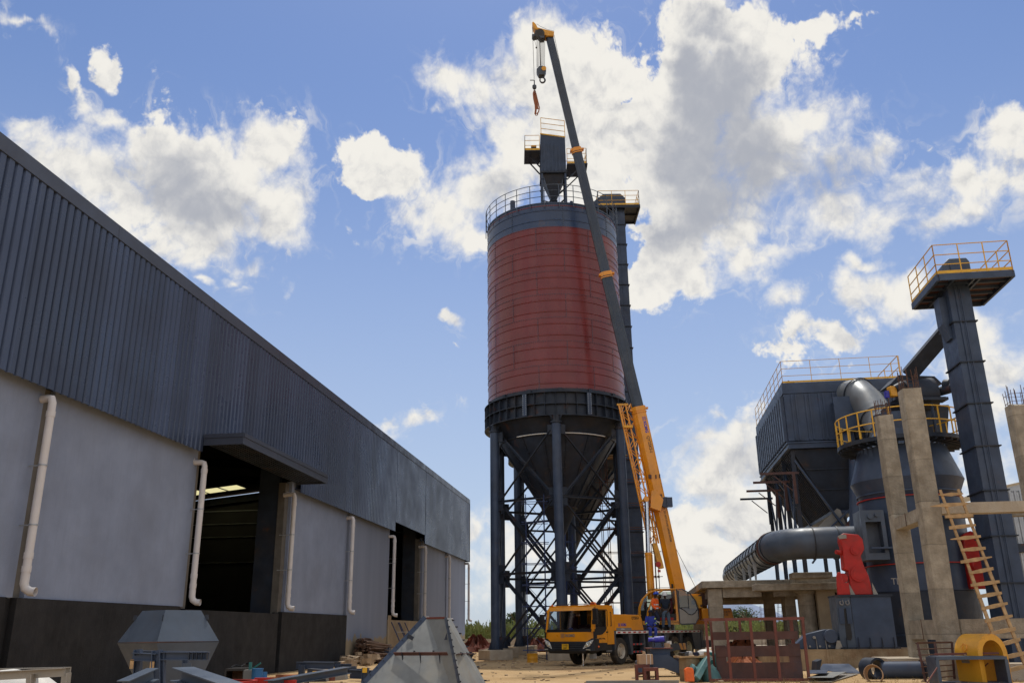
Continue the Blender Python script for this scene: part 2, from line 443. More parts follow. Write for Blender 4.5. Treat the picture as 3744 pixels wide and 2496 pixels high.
def sheet_tone(m, pitch=1.02, amt=.22):
    # every cladding sheet has its own slight tone
    nt = m.node_tree; N, L = nt.nodes, nt.links; b = N['Principled BSDF']; src = b.inputs['Base Color'].links[0].from_socket
    t = N.new('ShaderNodeTexCoord'); d = N.new('ShaderNodeVectorMath'); d.operation = 'DOT_PRODUCT'; L.new(t.outputs['Object'], d.inputs[0]); d.inputs[1].default_value = (UV.x/pitch, UV.y/pitch, 0)
    f = N.new('ShaderNodeMath'); f.operation = 'FLOOR'; L.new(d.outputs['Value'], f.inputs[0])
    w = N.new('ShaderNodeTexWhiteNoise'); w.noise_dimensions = '1D'; L.new(f.outputs[0], w.inputs['W'])
    r = N.new('ShaderNodeMapRange'); L.new(w.outputs['Value'], r.inputs[0]); r.inputs[3].default_value = 1-amt; r.inputs[4].default_value = 1+amt
    x = N.new('ShaderNodeVectorMath'); x.operation = 'SCALE'; L.new(src, x.inputs[0]); L.new(r.outputs[0], x.inputs[3]); L.new(x.outputs[0], b.inputs['Base Color'])
sheet_tone(M['clad'])
def lift_lines(m, lift=1.22, amt=.13):
    # casting lifts of the formwork: a thin dark joint and a slightly different grey for each lift
    nt = m.node_tree; N, L = nt.nodes, nt.links; b = N['Principled BSDF']; src = b.inputs['Base Color'].links[0].from_socket
    t = N.new('ShaderNodeTexCoord'); sp = N.new('ShaderNodeSeparateXYZ'); L.new(t.outputs['Object'], sp.inputs[0])
    n = N.new('ShaderNodeTexNoise'); n.inputs['Scale'].default_value = 2.0; L.new(t.outputs['Object'], n.inputs['Vector'])
    a = N.new('ShaderNodeMath'); a.operation = 'MULTIPLY_ADD'; L.new(n.outputs['Fac'], a.inputs[0]); a.inputs[1].default_value = .06; L.new(sp.outputs[2], a.inputs[2])
    d = N.new('ShaderNodeMath'); d.operation = 'DIVIDE'; L.new(a.outputs[0], d.inputs[0]); d.inputs[1].default_value = lift
    fl = N.new('ShaderNodeMath'); fl.operation = 'FLOOR'; L.new(d.outputs[0], fl.inputs[0]); fr = N.new('ShaderNodeMath'); fr.operation = 'FRACT'; L.new(d.outputs[0], fr.inputs[0])
    w = N.new('ShaderNodeTexWhiteNoise'); w.noise_dimensions = '1D'; L.new(fl.outputs[0], w.inputs['W'])
    r = N.new('ShaderNodeMapRange'); L.new(w.outputs['Value'], r.inputs[0]); r.inputs[3].default_value = 1-amt; r.inputs[4].default_value = 1+amt
    j = N.new('ShaderNodeMapRange'); L.new(fr.outputs[0], j.inputs[0]); j.inputs[1].default_value = 0; j.inputs[2].default_value = .035; j.inputs[3].default_value = .62; j.inputs[4].default_value = 1
    mu = N.new('ShaderNodeMath'); mu.operation = 'MULTIPLY'; L.new(r.outputs[0], mu.inputs[0]); L.new(j.outputs[0], mu.inputs[1])
    x = N.new('ShaderNodeVectorMath'); x.operation = 'SCALE'; L.new(src, x.inputs[0]); L.new(mu.outputs[0], x.inputs[3]); L.new(x.outputs[0], b.inputs['Base Color'])

M['trim'] = surf('flashing', (.05, .060, .088), .4, .1, .08, .5)
M['render'] = surf('grey_wall_render', (.23, .272, .375), .9, 0, .09, .7, (.18, .20, .255), .4, .5, bump=.3, bs=60, streak=.32)
M['black'] = surf('black_painted_plinth', (.011, .011, .013), .9, 0, .3, 1.0, (.024, .023, .024), .8, .9, streak=.6, bump=.3, bs=25)
M['pvc'] = surf('white_pvc', (.60, .57, .56), .4, 0, .04, 2, (.5, .42, .34), .25, 2.5)
M['conc'] = surf('concrete', (.315, .275, .215), .92, 0, .20, 3.0, (.20, .165, .12), .7, 2.6, bump=1.0, bs=14, streak=.5)
M['conc_lt'] = surf('pale_concrete', (.42, .36, .28), .9, 0, .14, 1.5, (.28, .19, .10), .5, .9, bump=.5, bs=20, streak=.3)
M['conc_st'] = surf('stained_concrete', (.30, .22, .13), .92, 0, .25, 1.4, (.16, .075, .03), .85, .8, bump=.6, bs=16, streak=.6)
M['beige'] = surf('beige_render', (.34, .27, .18), .92, 0, .12, 1.2, (.26, .19, .12), .5, .8, bump=.4, bs=30, streak=.3)
M['yellow'] = surf('crane_yellow', (.76, .29, .006), .36, 0, .08, 1.2, (.40, .17, .03), .45, 1.0, .0, coat=.3)
M['yellow2'] = surf('worn_yellow', (.70, .33, .02), .45, 0, .1, 1.5, (.30, .15, .03), .5, 1.2, .35, 3)
M['railyel'] = surf('railing_yellow', (.72, .40, .03), .5, 0, .08, 3, (.3, .15, .05), .3, 2)
M['boomgrey'] = surf('boom_grey', (.030, .040, .060), .30, .2, .18, 1.0, (.065, .055, .045), .5, .5, .15, 1.1, streak=.4)
M['chrome'] = surf('chrome_rod', (.62, .64, .68), .16, 1, .04, 3)
M['ckgrey'] = surf('chassis_grey', (.050, .060, .078), .5, 0, .15, 2, (.12, .085, .05), .4, 1.3, .15, 3)
M['rubber'] = surf('rubber', (.030, .026, .022), .85, 0, .15, 5, (.15, .10, .055), .75, 2.5, bump=.3, bs=30)
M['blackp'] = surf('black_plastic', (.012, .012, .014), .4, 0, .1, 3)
M['rim'] = surf('dusty_rim', (.50, .44, .35), .5, .2, .15, 5, (.3, .17, .08), .5, 5, .25, 8)
M['rimy'] = surf('cream_rim', (.55, .47, .28), .5, 0, .12, 5, (.3, .17, .08), .5, 5)
M['whitep'] = surf('white_paint', (.72, .70, .66), .5, 0, .06, 3)
M['redp'] = surf('signal_red', (.42, .011, .006), .5, 0, .12, 3, (.16, .02, .015), .5, 2.5, .12, 5)
M['oxide'] = surf('red_oxide_frame', (.145, .035, .022), .6, 0, .2, 3, (.09, .035, .025), .5, 2, .3, 4)
M['oxide_dk'] = surf('rusty_plate', (.085, .034, .026), .6, 0, .25, 2, (.05, .04, .05), .6, 1.4, .3, 3)
M['logo'] = surf('logo_blue', (.03, .04, .42), .5, 0, .03, 3)
M['dkletter'] = surf('black_letters', (.03, .022, .015), .6, 0, .05, 3)
M['greylet'] = surf('grey_letters', (.27, .25, .22), .4, .3, .05, 3)
M['greypan'] = surf('grey_panel', (.20, .19, .19), .5, 0, .05, 3)
M['redlens'] = surf('red_reflector', (.42, .012, .012), .3, 0, .08, 6)
M['plate'] = surf('number_plate', (.75, .42, .02), .45, 0, .04, 6)
M['seat'] = surf('red_seat', (.075, .006, .012), .8, 0, .1, 6)
M['cabin'] = surf('cab_inside', (.05, .05, .05), .8, 0, .1, 4)
M['bluep'] = surf('machine_blue', (.012, .12, .30), .4, 0, .08, 4)
M['bluev'] = surf('valve_blue', (.03, .03, .38), .5, 0, .12, 6, (.3, .3, .4), .3, 9)
M['scafblue'] = surf('scaffold_blue', (.025, .045, .13), .55, 0, .2, 4, rust=.35, rs=5)
M['scafrust'] = surf('scaffold_rust', (.115, .045, .03), .7, 0, .2, 4)
M['teal'] = surf('teal_casting', (.012, .15, .145), .5, 0, .12, 4, (.1, .12, .1), .4, 3)
M['teal_lt'] = surf('pale_teal', (.085, .20, .20), .55, 0, .15, 4, (.12, .11, .09), .5, 3)
M['wood'] = surf('raw_timber', (.42, .27, .13), .75, 0, .18, 6, (.25, .14, .06), .4, 5, bump=.3, bs=40)
M['log'] = surf('rough_poles', (.10, .052, .030), .9, 0, .35, 5, (.05, .028, .018), .6, 4, bump=.5, bs=30)
M['brick'] = surf('clay_brick', (.36, .12, .05), .9, 0, .2, 6, (.2, .09, .05), .4, 6, bump=.4, bs=40)
M['rubble'] = surf('stone_rubble', (.36, .27, .18), .95, 0, .2, 5, bump=.4, bs=30)
M['soil'] = surf('red_soil', (.12, .026, .014), 1, 0, .3, 4, (.06, .014, .008), .6, 3, bump=1, bs=14)
M['sand'] = surf('sand', (.40, .30, .19), 1, 0, .15, 4, bump=.8, bs=25)
M['hopgrey'] = surf('dusty_grey_hopper', (.175, .182, .178), .6, 0, .18, 2.2, (.24, .20, .13), .6, 1.4, .12, 1.8)
M['tarp'] = surf('white_wrap', (.62, .60, .56), .5, 0, .06, 3, (.45, .38, .28), .4, 2)
M['cardb'] = surf('cardboard', (.42, .27, .16), .9, 0, .1, 5)
M['orange'] = surf('orange_plastic', (.75, .13, .015), .4, 0, .1, 6)
M['sling'] = surf('brown_sling', (.26, .085, .035), .8, 0, .15, 8)
M['rope'] = surf('wire_rope', (.10, .095, .09), .6, .3, .1, 20)
M['galv'] = surf('galvanised_sheet', (.36, .38, .40), .4, .5, .08, 1)
M['skin'] = surf('dark_skin', (.055, .030, .020), .55, 0, .08, 9)
M['helmb'] = surf('blue_helmet', (.02, .07, .50), .35, 0, .03, 9)
M['helmw'] = surf('white_helmet', (.75, .74, .72), .35, 0, .03, 9)
M['hivis'] = surf('orange_hivis', (.85, .13, .015), .8, 0, .08, 9)
M['navyc'] = surf('navy_cloth', (.014, .018, .042), .9, 0, .15, 9)
M['navysh'] = surf('dark_polo', (.010, .018, .035), .9, 0, .12, 9)
M['jeans'] = surf('faded_jeans', (.085, .13, .19), .9, 0, .3, 5)
M['bluecl'] = surf('royal_blue_overall', (.03, .05, .30), .9, 0, .12, 9)
M['silver'] = surf('reflective_tape', (.62, .64, .64), .4, 0, .03, 9)
M['lime'] = surf('lime_tape', (.45, .60, .12), .6, 0, .05, 9)
M['boot'] = surf('dusty_boots', (.16, .12, .08), .9, 0, .15, 9)
M['leafy'] = surf('maize_leaves', (.165, .205, .05), .7, 0, .35, 1.2, (.33, .29, .13), .5, .8)
M['leaf2'] = surf('tree_leaves', (.055, .09, .03), .7, 0, .35, 2)
M['weed'] = surf('dark_weeds', (.07, .085, .03), .8, 0, .35, 1.5)
M['bark'] = surf('bark', (.12, .08, .05), .9, 0, .2, 6)
M['hill'] = surf('hill', (.20, .25, .36), 1, 0, .1, .002)  # distance haze is put into this blue-grey base colour
def glassmat(name, col, alpha, rough=.04):
    m, nt, b = newmat(name); N, L = nt.nodes, nt.links
    g = N.new('ShaderNodeBsdfGlossy'); g.inputs['Roughness'].default_value = rough; g.inputs['Color'].default_value = (.9, .92, .95, 1)
    tr = N.new('ShaderNodeBsdfTransparent'); tr.inputs['Color'].default_value = (*col, 1)
    fr = N.new('ShaderNodeLayerWeight'); fr.inputs['Blend'].default_value = .25
    mr = N.new('ShaderNodeMapRange'); L.new(fr.outputs['Fresnel'], mr.inputs[0]); mr.inputs[3].default_value = alpha; mr.inputs[4].default_value = .55
    mx = N.new('ShaderNodeMixShader'); L.new(mr.outputs[0], mx.inputs[0]); L.new(tr.outputs[0], mx.inputs[1]); L.new(g.outputs[0], mx.inputs[2])
    L.new(mx.outputs[0], nt.nodes['Material Output'].inputs[0]); return m
M['glass'] = glassmat('cab_glass', (.55, .63, .68), .17)
M['glassdk'] = glassmat('tinted_glass', (.35, .42, .36), .06)
def translucent(name, col):
    m, nt, b = newmat(name); t = nt.nodes.new('ShaderNodeBsdfTranslucent'); t.inputs[0].default_value = (*col, 1)
    nt.links.new(t.outputs[0], nt.nodes['Material Output'].inputs[0]); return m
M['skylight'] = translucent('skylight_sheet', (.55, .50, .26))
def lampmat():
    m, nt, b = newmat('headlamp'); b.inputs['Base Color'].default_value = (.7, .7, .62, 1); b.inputs['Metallic'].default_value = .6; b.inputs['Roughness'].default_value = .15; return m
M['lamp'] = lampmat()
# wall render with the unpainted, ragged beige foot (its own shape, not shade)
def ragged_wall():
    m, nt, b = newmat('grey_render_with_bare_foot'); N, L = nt.nodes, nt.links
    t = N.new('ShaderNodeTexCoord'); sp = N.new('ShaderNodeSeparateXYZ'); L.new(t.outputs['Object'], sp.inputs[0])
    mp = N.new('ShaderNodeMapping'); mp.inputs['Scale'].default_value = (1.0, 1.0, .12); L.new(t.outputs['Object'], mp.inputs[0])
    n = N.new('ShaderNodeTexNoise'); n.inputs['Scale'].default_value = 1.6; n.inputs['Detail'].default_value = 7; n.inputs['Roughness'].default_value = .65; L.new(mp.outputs[0], n.inputs['Vector'])
    a = N.new('ShaderNodeMath'); a.operation = 'MULTIPLY_ADD'; L.new(n.outputs['Fac'], a.inputs[0]); a.inputs[1].default_value = 1.9; a.inputs[2].default_value = .25
    c = N.new('ShaderNodeMath'); c.operation = 'LESS_THAN'; L.new(sp.outputs[2], c.inputs[0]); L.new(a.outputs[0], c.inputs[1])
    n2 = N.new('ShaderNodeTexNoise'); n2.inputs['Scale'].default_value = 1.2; n2.inputs['Detail'].default_value = 8; L.new(mp.outputs[0], n2.inputs['Vector'])
    g = N.new('ShaderNodeMix'); g.data_type = 'RGBA'; L.new(n2.outputs['Fac'], g.inputs[0]); g.inputs[6].default_value = (.18, .21, .28, 1); g.inputs[7].default_value = (.27, .31, .41, 1)
    be = N.new('ShaderNodeMix'); be.data_type = 'RGBA'; L.new(n2.outputs['Fac'], be.inputs[0]); be.inputs[6].default_value = (.26, .20, .12, 1); be.inputs[7].default_value = (.40, .32, .22, 1)
    mx = N.new('ShaderNodeMix'); mx.data_type = 'RGBA'; L.new(c.outputs[0], mx.inputs[0]); L.new(g.outputs[2], mx.inputs[6]); L.new(be.outputs[2], mx.inputs[7])
    L.new(mx.outputs[2], b.inputs['Base Color']); b.inputs['Roughness'].default_value = .92
    return m
M['ragged'] = ragged_wall()
def ground_mat():
    m, nt, b = newmat('packed_earth'); N, L = nt.nodes, nt.links
    t = N.new('ShaderNodeTexCoord'); P = t.outputs['Object']
    def noise(sc, det, st=(1, 1, 1), rg=.6):
        mp = N.new('ShaderNodeMapping'); mp.inputs['Scale'].default_value = st; L.new(P, mp.inputs[0])
        n = N.new('ShaderNodeTexNoise'); n.inputs['Scale'].default_value = sc; n.inputs['Detail'].default_value = det; n.inputs['Roughness'].default_value = rg; L.new(mp.outputs[0], n.inputs['Vector']); return n.outputs['Fac']
    def mix(f, a, c, lo=.35, hi=.65):
        r = N.new('ShaderNodeMapRange'); L.new(f, r.inputs[0]); r.inputs[1].default_value = lo; r.inputs[2].default_value = hi
        n = N.new('ShaderNodeMix'); n.data_type = 'RGBA'; L.new(r.outputs[0], n.inputs[0])
        for i, v in ((6, a), (7, c)):
            if isinstance(v, tuple): n.inputs[i].default_value = (*v, 1)
            else: L.new(v, n.inputs[i])
        return n.outputs[2]
    c = mix(noise(.35, 8), (.38, .245, .115), (.50, .35, .19))
    c = mix(noise(.9, 9, (.35, 1.6, 1)), c, (.27, .16, .075), .56, .74)
    c = mix(noise(6, 8, (1, 1, 1), .7), c, (.47, .34, .20), .55, .8)
    c = mix(noise(.11, 5), c, (.27, .12, .055), .60, .72)
    L.new(c, b.inputs['Base Color']); b.inputs['Roughness'].default_value = .95; b.inputs['Specular IOR Level'].default_value = .2
    bn = N.new('ShaderNodeBump'); bn.inputs['Strength'].default_value = .8; bn.inputs['Distance'].default_value = .06
    L.new(noise(7, 10, (1, 1, 1), .7), bn.inputs['Height']); L.new(bn.outputs[0], b.inputs['Normal'])
    return m
M['ground'] = ground_mat()
M['colmn'] = surf('weathered_column', (.135, .125, .11), .8, 0, .2, 1.5, (.08, .065, .055), .5, .8, streak=.4)
lift_lines(M['conc'])
# ================================================================== SETTING
g = MB(); g.add([(-6000, -6000, 0), (6000, -6000, 0), (6000, 9000, 0), (-6000, 9000, 0)], [(0, 1, 2, 3)])
structure(g.build('ground', M['ground'], smooth=False))
# pale concrete road behind the plant
g = MB(); g.add([(-70, 76, .004), (90, 70, .004), (90, 84, .004), (-70, 90, .004)], [(0, 1, 2, 3)])
structure(g.build('road', M['conc_lt'], smooth=False))
# far hills
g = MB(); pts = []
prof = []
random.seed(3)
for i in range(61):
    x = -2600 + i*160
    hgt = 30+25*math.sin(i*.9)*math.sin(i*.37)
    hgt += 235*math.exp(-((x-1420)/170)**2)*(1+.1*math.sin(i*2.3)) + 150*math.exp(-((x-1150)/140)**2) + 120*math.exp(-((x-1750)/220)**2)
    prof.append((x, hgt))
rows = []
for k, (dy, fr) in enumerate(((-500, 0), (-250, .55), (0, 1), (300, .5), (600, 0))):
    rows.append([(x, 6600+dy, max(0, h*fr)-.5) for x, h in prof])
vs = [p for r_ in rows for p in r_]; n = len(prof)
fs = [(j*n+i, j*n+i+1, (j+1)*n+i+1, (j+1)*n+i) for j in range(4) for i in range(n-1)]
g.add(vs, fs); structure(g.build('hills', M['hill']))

# ================================================================== WAREHOUSE
SB = [18.95 + 8.05*k - 8.05 for k in range(9)]           # bay lines 10.9 ... 75.3
S0, S1 = 9.0, 75.85
DW = -14.2
wh = thing('warehouse', 'long steel-clad warehouse with grey rendered walls and black plinth, filling the left side', 'warehouse', W(42, DW, 0))
GR = lambda: MB(GRID)
col_s = [k+.55 for k in SB]
door_bays = (2, 6)                                        # 27..35 and 59..67 -> index from SB
edges = [c for c in col_s]
def bay(i): return (col_s[i]+.2, col_s[i+1]-.2)
# wall panels
for i in range(-1, 8):
    a, b = (S0, col_s[0]-.2) if i < 0 else bay(i)
    if i in (2, 5): continue
    if i == 7: b = S1-.1
    z0 = 2.3 if i < 4 else 0.0
    mat = M['render'] if i < 4 else M['ragged']
    m = GR().bx(a, b, DW-.22, DW, z0, 7.6)
    m.build('wall_panel', mat, wh)
# black plinth panels, standing 4 cm proud
for i in range(-1, 4):
    a = S0 if i < 0 else col_s[i]-.10
    b = col_s[i+1]-.47 if i < 3 else col_s[4]+.25
    GR().bx(a, b, DW-.2, DW+.05, 0, 2.3 if i != 2 else 2.22).build('plinth', M['black'], wh)
    if i < 3: GR().bx(b, b+.37, DW-.22, DW-.12, 0, 2.28).build('plinth', M['black'], wh)
# bare sill under the second door
GR().bx(col_s[5]-.25, col_s[6]+.3, DW-.3, DW+.06, 0, 2.17).bx(col_s[5]-.3, col_s[5]+.32, DW+.061, DW+.1, 0, 2.42).bx(col_s[6]-.5, col_s[6]+.3, DW+.061, DW+.1, 0, 2.3).build('door_sill', M['beige'], wh)
# steel/concrete columns in the gaps
for i, c in enumerate(col_s[:-1]):
    GR().bx(c-.2, c+.2, DW-.42, DW-.13, 2.25 if i < 5 else 0, 7.5).build('column', M['colmn'], wh)
for c in (col_s[3], col_s[6]):     # deep I columns at the far jamb of each door
    GR().bx(c-.16, c-.12, DW-1.3, DW-.44, 2.2, 9).bx(c+.12, c+.16, DW-1.3, DW-.44, 2.2, 9).bx(c-.119, c+.119, DW-.9, DW-.88, 2.2, 9).build('door_column', M['steel_dk'], wh)
# ribbed cladding: trapezoid profile, real geometry
def ribbed(m, s0, s1, d, z0, z1, pitch=.29, dep=.055, axis='s'):
    s = s0; prof = []
    while s < s1-1e-6:
        e = min(s+pitch, s1)
        for fr, dd in ((0, 0), (.18, 0), (.28, dep), (.88, dep)):
            x = s+pitch*fr
            if x < e: prof.append((x, d+dd))
        s += pitch
    prof.append((s1, d))
    vs = [(x, y, z) for z in (z0, z1) for x, y in prof]
    n = len(prof)
    m.add(vs, [(i, i+1, n+i+1, n+i) for i in range(n-1)])
m = GR()
D2a, D2b = 51.2+8.05, 59.1+8.05
nb = ((51.45, 59.1),)
ribbed(m, S0, 26.95, DW+.3, 7.15, 12.2)
ribbed(m, 26.98, 36.0, DW+.3, 7.55, 12.2)
ribbed(m, 36.03, 51.45, DW+.3, 7.15, 12.2)
ribbed(m, 51.48, 59.1, DW+.3, 7.70, 12.2)
ribbed(m, 59.13, S1, DW+.3, 7.15, 12.2)
cl = m.build('cladding', M['clad'], wh, smooth=False)
so_ = cl.modifiers.new('solid', 'SOLIDIFY'); so_.thickness = .004
# soffit closing strip and eave flashing
GR().bx(S0, 26.9, DW-.1, DW+.27, 7.30, 7.34).bx(36.1, 51.4, DW-.1, DW+.27, 7.30, 7.34).bx(59.2, S1, DW-.1, DW+.27, 7.30, 7.34).bx(S1+.001, S1+.03, DW-.1, DW+.33, 7.15, 12.3).build('closure_strip', M['steel_dk'], wh)
m = GR()
s = S0
while s < S1:
    e = min(s+5.9, S1+.05)
    m.bx(s, e-.012, DW+.36, DW+.38, 12.02, 12.38).bx(s, e-.012, DW+.30, DW+.38, 12.002, 12.018).bx(s, e-.012, DW-.1, DW+.379, 12.382, 12.40)
    s += 5.9
m.build('eave_flashing', M['trim'], wh)
GR().bx(S1+.031, S1+.06, DW-.25, DW+.38, 7.13, 12.2).build('corner_flashing', M['galv'], wh)
# roof with translucent strips, far wall and gables: a real, dark shed inside
WID = 34.0
def roofz(d): return 12.2 + (DW-d)*.10 if d > DW-WID/2 else 12.2 + WID/2*.10 - (DW-WID/2-d)*.10
m = GR()
strips = [(SB[0]+1, SB[0]+3), (SB[1]+1, SB[1]+3), (71.6, 73.5)]  # first two strips are out of view, added to lighten the inside
cuts = [S0] + [x for st in strips for x in st] + [S1]
dstep = [DW-.1, DW-6, DW-8.6, DW-WID/2, -33.4, -34.95, -35.15, -36.7, -36.9, -38.6, DW-WID]
sk = GR()
for i in range(len(cuts)-1):
    for j in range(len(dstep)-1):
        a, b, c, d = cuts[i], cuts[i+1], dstep[j], dstep[j+1]
        q = [(a, c, roofz(c)), (b, c, roofz(c)), (b, d, roofz(d)), (a, d, roofz(d))]
        (sk if (i % 2 == 1 and (j in (4, 6, 8) or (i < 5 and j == 1))) else m).add(q, [(0, 1, 2, 3)])
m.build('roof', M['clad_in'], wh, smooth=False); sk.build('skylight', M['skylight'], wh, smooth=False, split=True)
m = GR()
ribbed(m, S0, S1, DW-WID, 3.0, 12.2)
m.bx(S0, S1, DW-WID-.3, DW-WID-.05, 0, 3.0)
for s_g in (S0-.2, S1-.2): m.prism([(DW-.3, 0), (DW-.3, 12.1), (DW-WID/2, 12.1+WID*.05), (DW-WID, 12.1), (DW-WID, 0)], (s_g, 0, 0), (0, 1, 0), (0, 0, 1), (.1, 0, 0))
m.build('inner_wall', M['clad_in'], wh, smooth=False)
m = GR()
for z in (3.2, 4.7, 6.2, 7.6, 9.1, 10.6): m.bx(S0, S1, DW-WID+.1, DW-WID+.3, z, z+.08)
for z in (7.5, 9.7, 10.85, 12.0): m.bx(S1-.32, S1-.24, DW-WID+.4, DW-1, z, z+.07)
m.build('girt', M['galv'], wh)
m = GR()
for k in SB[1:]:
    m.ibeam((k, DW-WID+.6, 0), (k, DW-WID+.6, 12), .3, .5, up=(0, 1, 0))
    m.ibeam((k, DW-.6, 11.8), (k, DW-WID/2, 13.4), .25, .6); m.ibeam((k, DW-WID/2, 13.4), (k, DW-WID+.3, 11.8), .25, .6)
m.build('portal_frame', M['steel_dk'], wh)
# canopy over the first door
m = GR()
m.bx(26.99, 35.2, DW+.37, DW+1.70, 7.64, 7.68)
for j in range(9): m.bx(26.99, 35.19, DW+.4+j*.15, DW+.46+j*.15, 7.42, 7.46)
m.build('canopy', M['steel_dk'], wh)
GR().bx(26.97, 35.2, DW+1.701, DW+1.74, 7.36, 7.70).bx(26.97, 35.2, DW+1.741, DW+1.765, 7.60, 7.73).bx(26.93, 26.969, DW+.37, DW+1.74, 7.36, 7.70).bx(26.90, 26.929, DW+.37, DW+1.765, 7.60, 7.73).bx(35.201, 35.24, DW+.37, DW+1.74, 7.36, 7.70).build('canopy_fascia', M['trim'], wh)
# downpipes, each with elbow, shoe and brackets
for i, k in enumerate(SB):
    c = k+.2; r = .095; dd = DW+.35
    z0 = 2.55 if i < 6 else 2.5
    dx = -.05 if i in (2, 5) else .1
    m = GR()
    if i in (2, 5):
        m.path([(c+dx, dd-.44, 7.5), (c+dx, dd-.44, 7.0), (c+dx, dd-.40, 6.88), (c+dx, dd-.32, 6.85), (c, dd-.12, 6.85), (c, dd-.03, 6.82), (c, dd, 6.72), (c, dd, 6.5)], r*.95, 12)
    else:
        m.path([(c+dx, dd-.5, 6.97), (c+.02, dd-.14, 6.98), (c, dd-.04, 6.96), (c, dd, 6.85), (c, dd, 6.5)], r*1.0, 12)
    m.tube((c, dd, z0+.1), (c, dd, 6.55), r, n=16)
    for z in (6.5, 3.15, 2.85): m.tube((c, dd, z), (c, dd, z+.14), r+.012, n=16)
    pts = [(c, dd, z0+.25), (c, dd, z0+.05), (c+.02, dd+.03, z0-.06), (c+.06, dd+.13, z0-.13), (c+.08, dd+.26, z0-.14)]
    m.path(pts, r*1.05, 14, cap=False)
    dpp = m.build('downpipe', M['pvc'], wh)
    m = GR()
    for z in (3.9, 5.3):
        m.tube((c, dd, z), (c, dd, z+.035), r+.016, n=14).bx(c-.015, c+.015, dd-.55, dd-.1, z, z+.03)
    b_ = m.build('pipe_bracket', M['galv'], dpp)

# ================================================================== VEGETATION BEHIND THE PLANT
def leaf_cards(m, c, n, r, size, flat=.7):
    for _ in range(n):
        while True:
            p = Vector((random.uniform(-1, 1), random.uniform(-1, 1), random.uniform(-1, 1)))
            if p.length < 1: break
        p = Vector((p.x*r[0], p.y*r[1], p.z*r[2])) + c
        a = Vector((random.gauss(0, 1), random.gauss(0, 1), random.gauss(0, .6))).normalized()
        b = a.cross(Vector((random.gauss(0, 1), random.gauss(0, 1), random.gauss(0, 1)))).normalized()
        s = size*random.uniform(.6, 1.4)
        m.add([p-a*s, p-b*s*.45, p+a*s, p+b*s*.45], [(0, 1, 2, 3)])
random.seed(11)
m = MB()
for _ in range(24000):
    X = random.uniform(-22, 62); Yv = 92+random.random()**1.6*26 + max(0, X-2)*0.9
    hh = random.uniform(1.5, 2.55)
    z = random.uniform(.3, 1)*hh
    a = random.uniform(0, 6.28); L = random.uniform(.35, .8)
    dx, dy = math.cos(a)*L*.5, math.sin(a)*L*.5
    w = random.uniform(.03, .075)
    tip = z + random.uniform(-.1, .55)
    m.add([(X, Yv, z-.3), (X+w*2, Yv, z-.3), (X+dx*.6+w, Yv+dy*.6, tip), (X+dx, Yv+dy, tip+random.uniform(-.3, .2))], [(0, 1, 2, 3)])
f_ = m.build('maize_field', M['leafy'], smooth=False); tag(f_, 'tall green maize field with pale tassels behind the plant', 'crop field', kind='stuff')
m = MB()
for _ in range(5000):
    X = random.uniform(-22, 46); Yv = 90.5+random.random()*1.5 - .05*X
    z = random.random()**1.4*1.6*(.6+.5*math.sin(X*.7)+.3*math.sin(X*2.1))
    a = Vector((random.gauss(0, 1), random.gauss(0, 1), random.gauss(0, 1))).normalized()*random.uniform(.1, .26)
    b = a.cross(Vector((random.gauss(0, 1), random.gauss(0, 1), 1))).normalized()*.1
    p = Vector((X, Yv, max(.05, z)))
    m.add([p-a, p-b, p+a, p+b], [(0, 1, 2, 3)])
f_ = m.build('weeds', M['weed'], smooth=False); tag(f_, 'dark green weeds growing along the foot of the maize', 'weeds', kind='stuff')
pw = MB().box((12, 88, .42), (72, .25, .84), rz=R(-3)).build('perimeter_wall', M['conc_lt']); tag(pw, 'low pale concrete perimeter wall in front of the maize field', 'wall')
def tree(x, y, Y, h, w, label, n=1500, sz=.5, sparse=1.0, group='trees beyond the maize field'):
    b = gnd(x, 2330); d = at(x, y, Y); X = d.x
    t = thing('tree', label, 'tree', (X, Y, 0), group)
    m = MB(); m.path([(X, Y, 0), (X+.1, Y, h*.3), (X-.15, Y, h*.6), (X+.1, Y, h*.85)], .2, 7, rs=[.05*h*.5, .04*h*.45, .025*h*.4, .05])
    for i in range(7):
        a = random.uniform(0, 6.28); z = h*random.uniform(.3, .65)
        m.path([(X, Y, z), (X+math.cos(a)*w*.3, Y+math.sin(a)*w*.3, z+h*.14), (X+math.cos(a)*w*.5, Y+math.sin(a)*w*.5, z+h*.26)], .05, 5, rs=[.09, .06, .03])
    m.build('trunk', M['bark'], t)
    m = MB()
    for i in range(22):
        a = random.uniform(0, 6.28); rr = random.random()**.6*w*.42
        c = Vector((X+math.cos(a)*rr, Y+math.sin(a)*rr, h*random.uniform(.42, .94)))
        q = random.uniform(.10, .2)*w*sparse
        leaf_cards(m, c, n//22, (q*1.2, q*1.2, q*.8), sz)
    m.build('crown', M['leaf2'], t, smooth=False)
tree(1885, 2300, 140, 5.2, 4.6, 'small dark tree seen between the far-left silo legs', 1500, .22)
tree(2712, 2300, 150, 4.1, 5.0, 'bushy rounded tree seen through the opening of the concrete platform', 2200, .25)
tree(2735, 2300, 140, 5.1, 4.4, 'thin feathery tree seen through the concrete platform, right of the hills', 500, .13, .8)
tree(2790, 2300, 140, 3.0, 4.0, 'low shrub-like tree beside the middle column of the concrete platform', 900, .25)
tree(2655, 2300, 140, 2.8, 3.6, 'low dark tree left in the opening above the red steel frame', 900, .25)
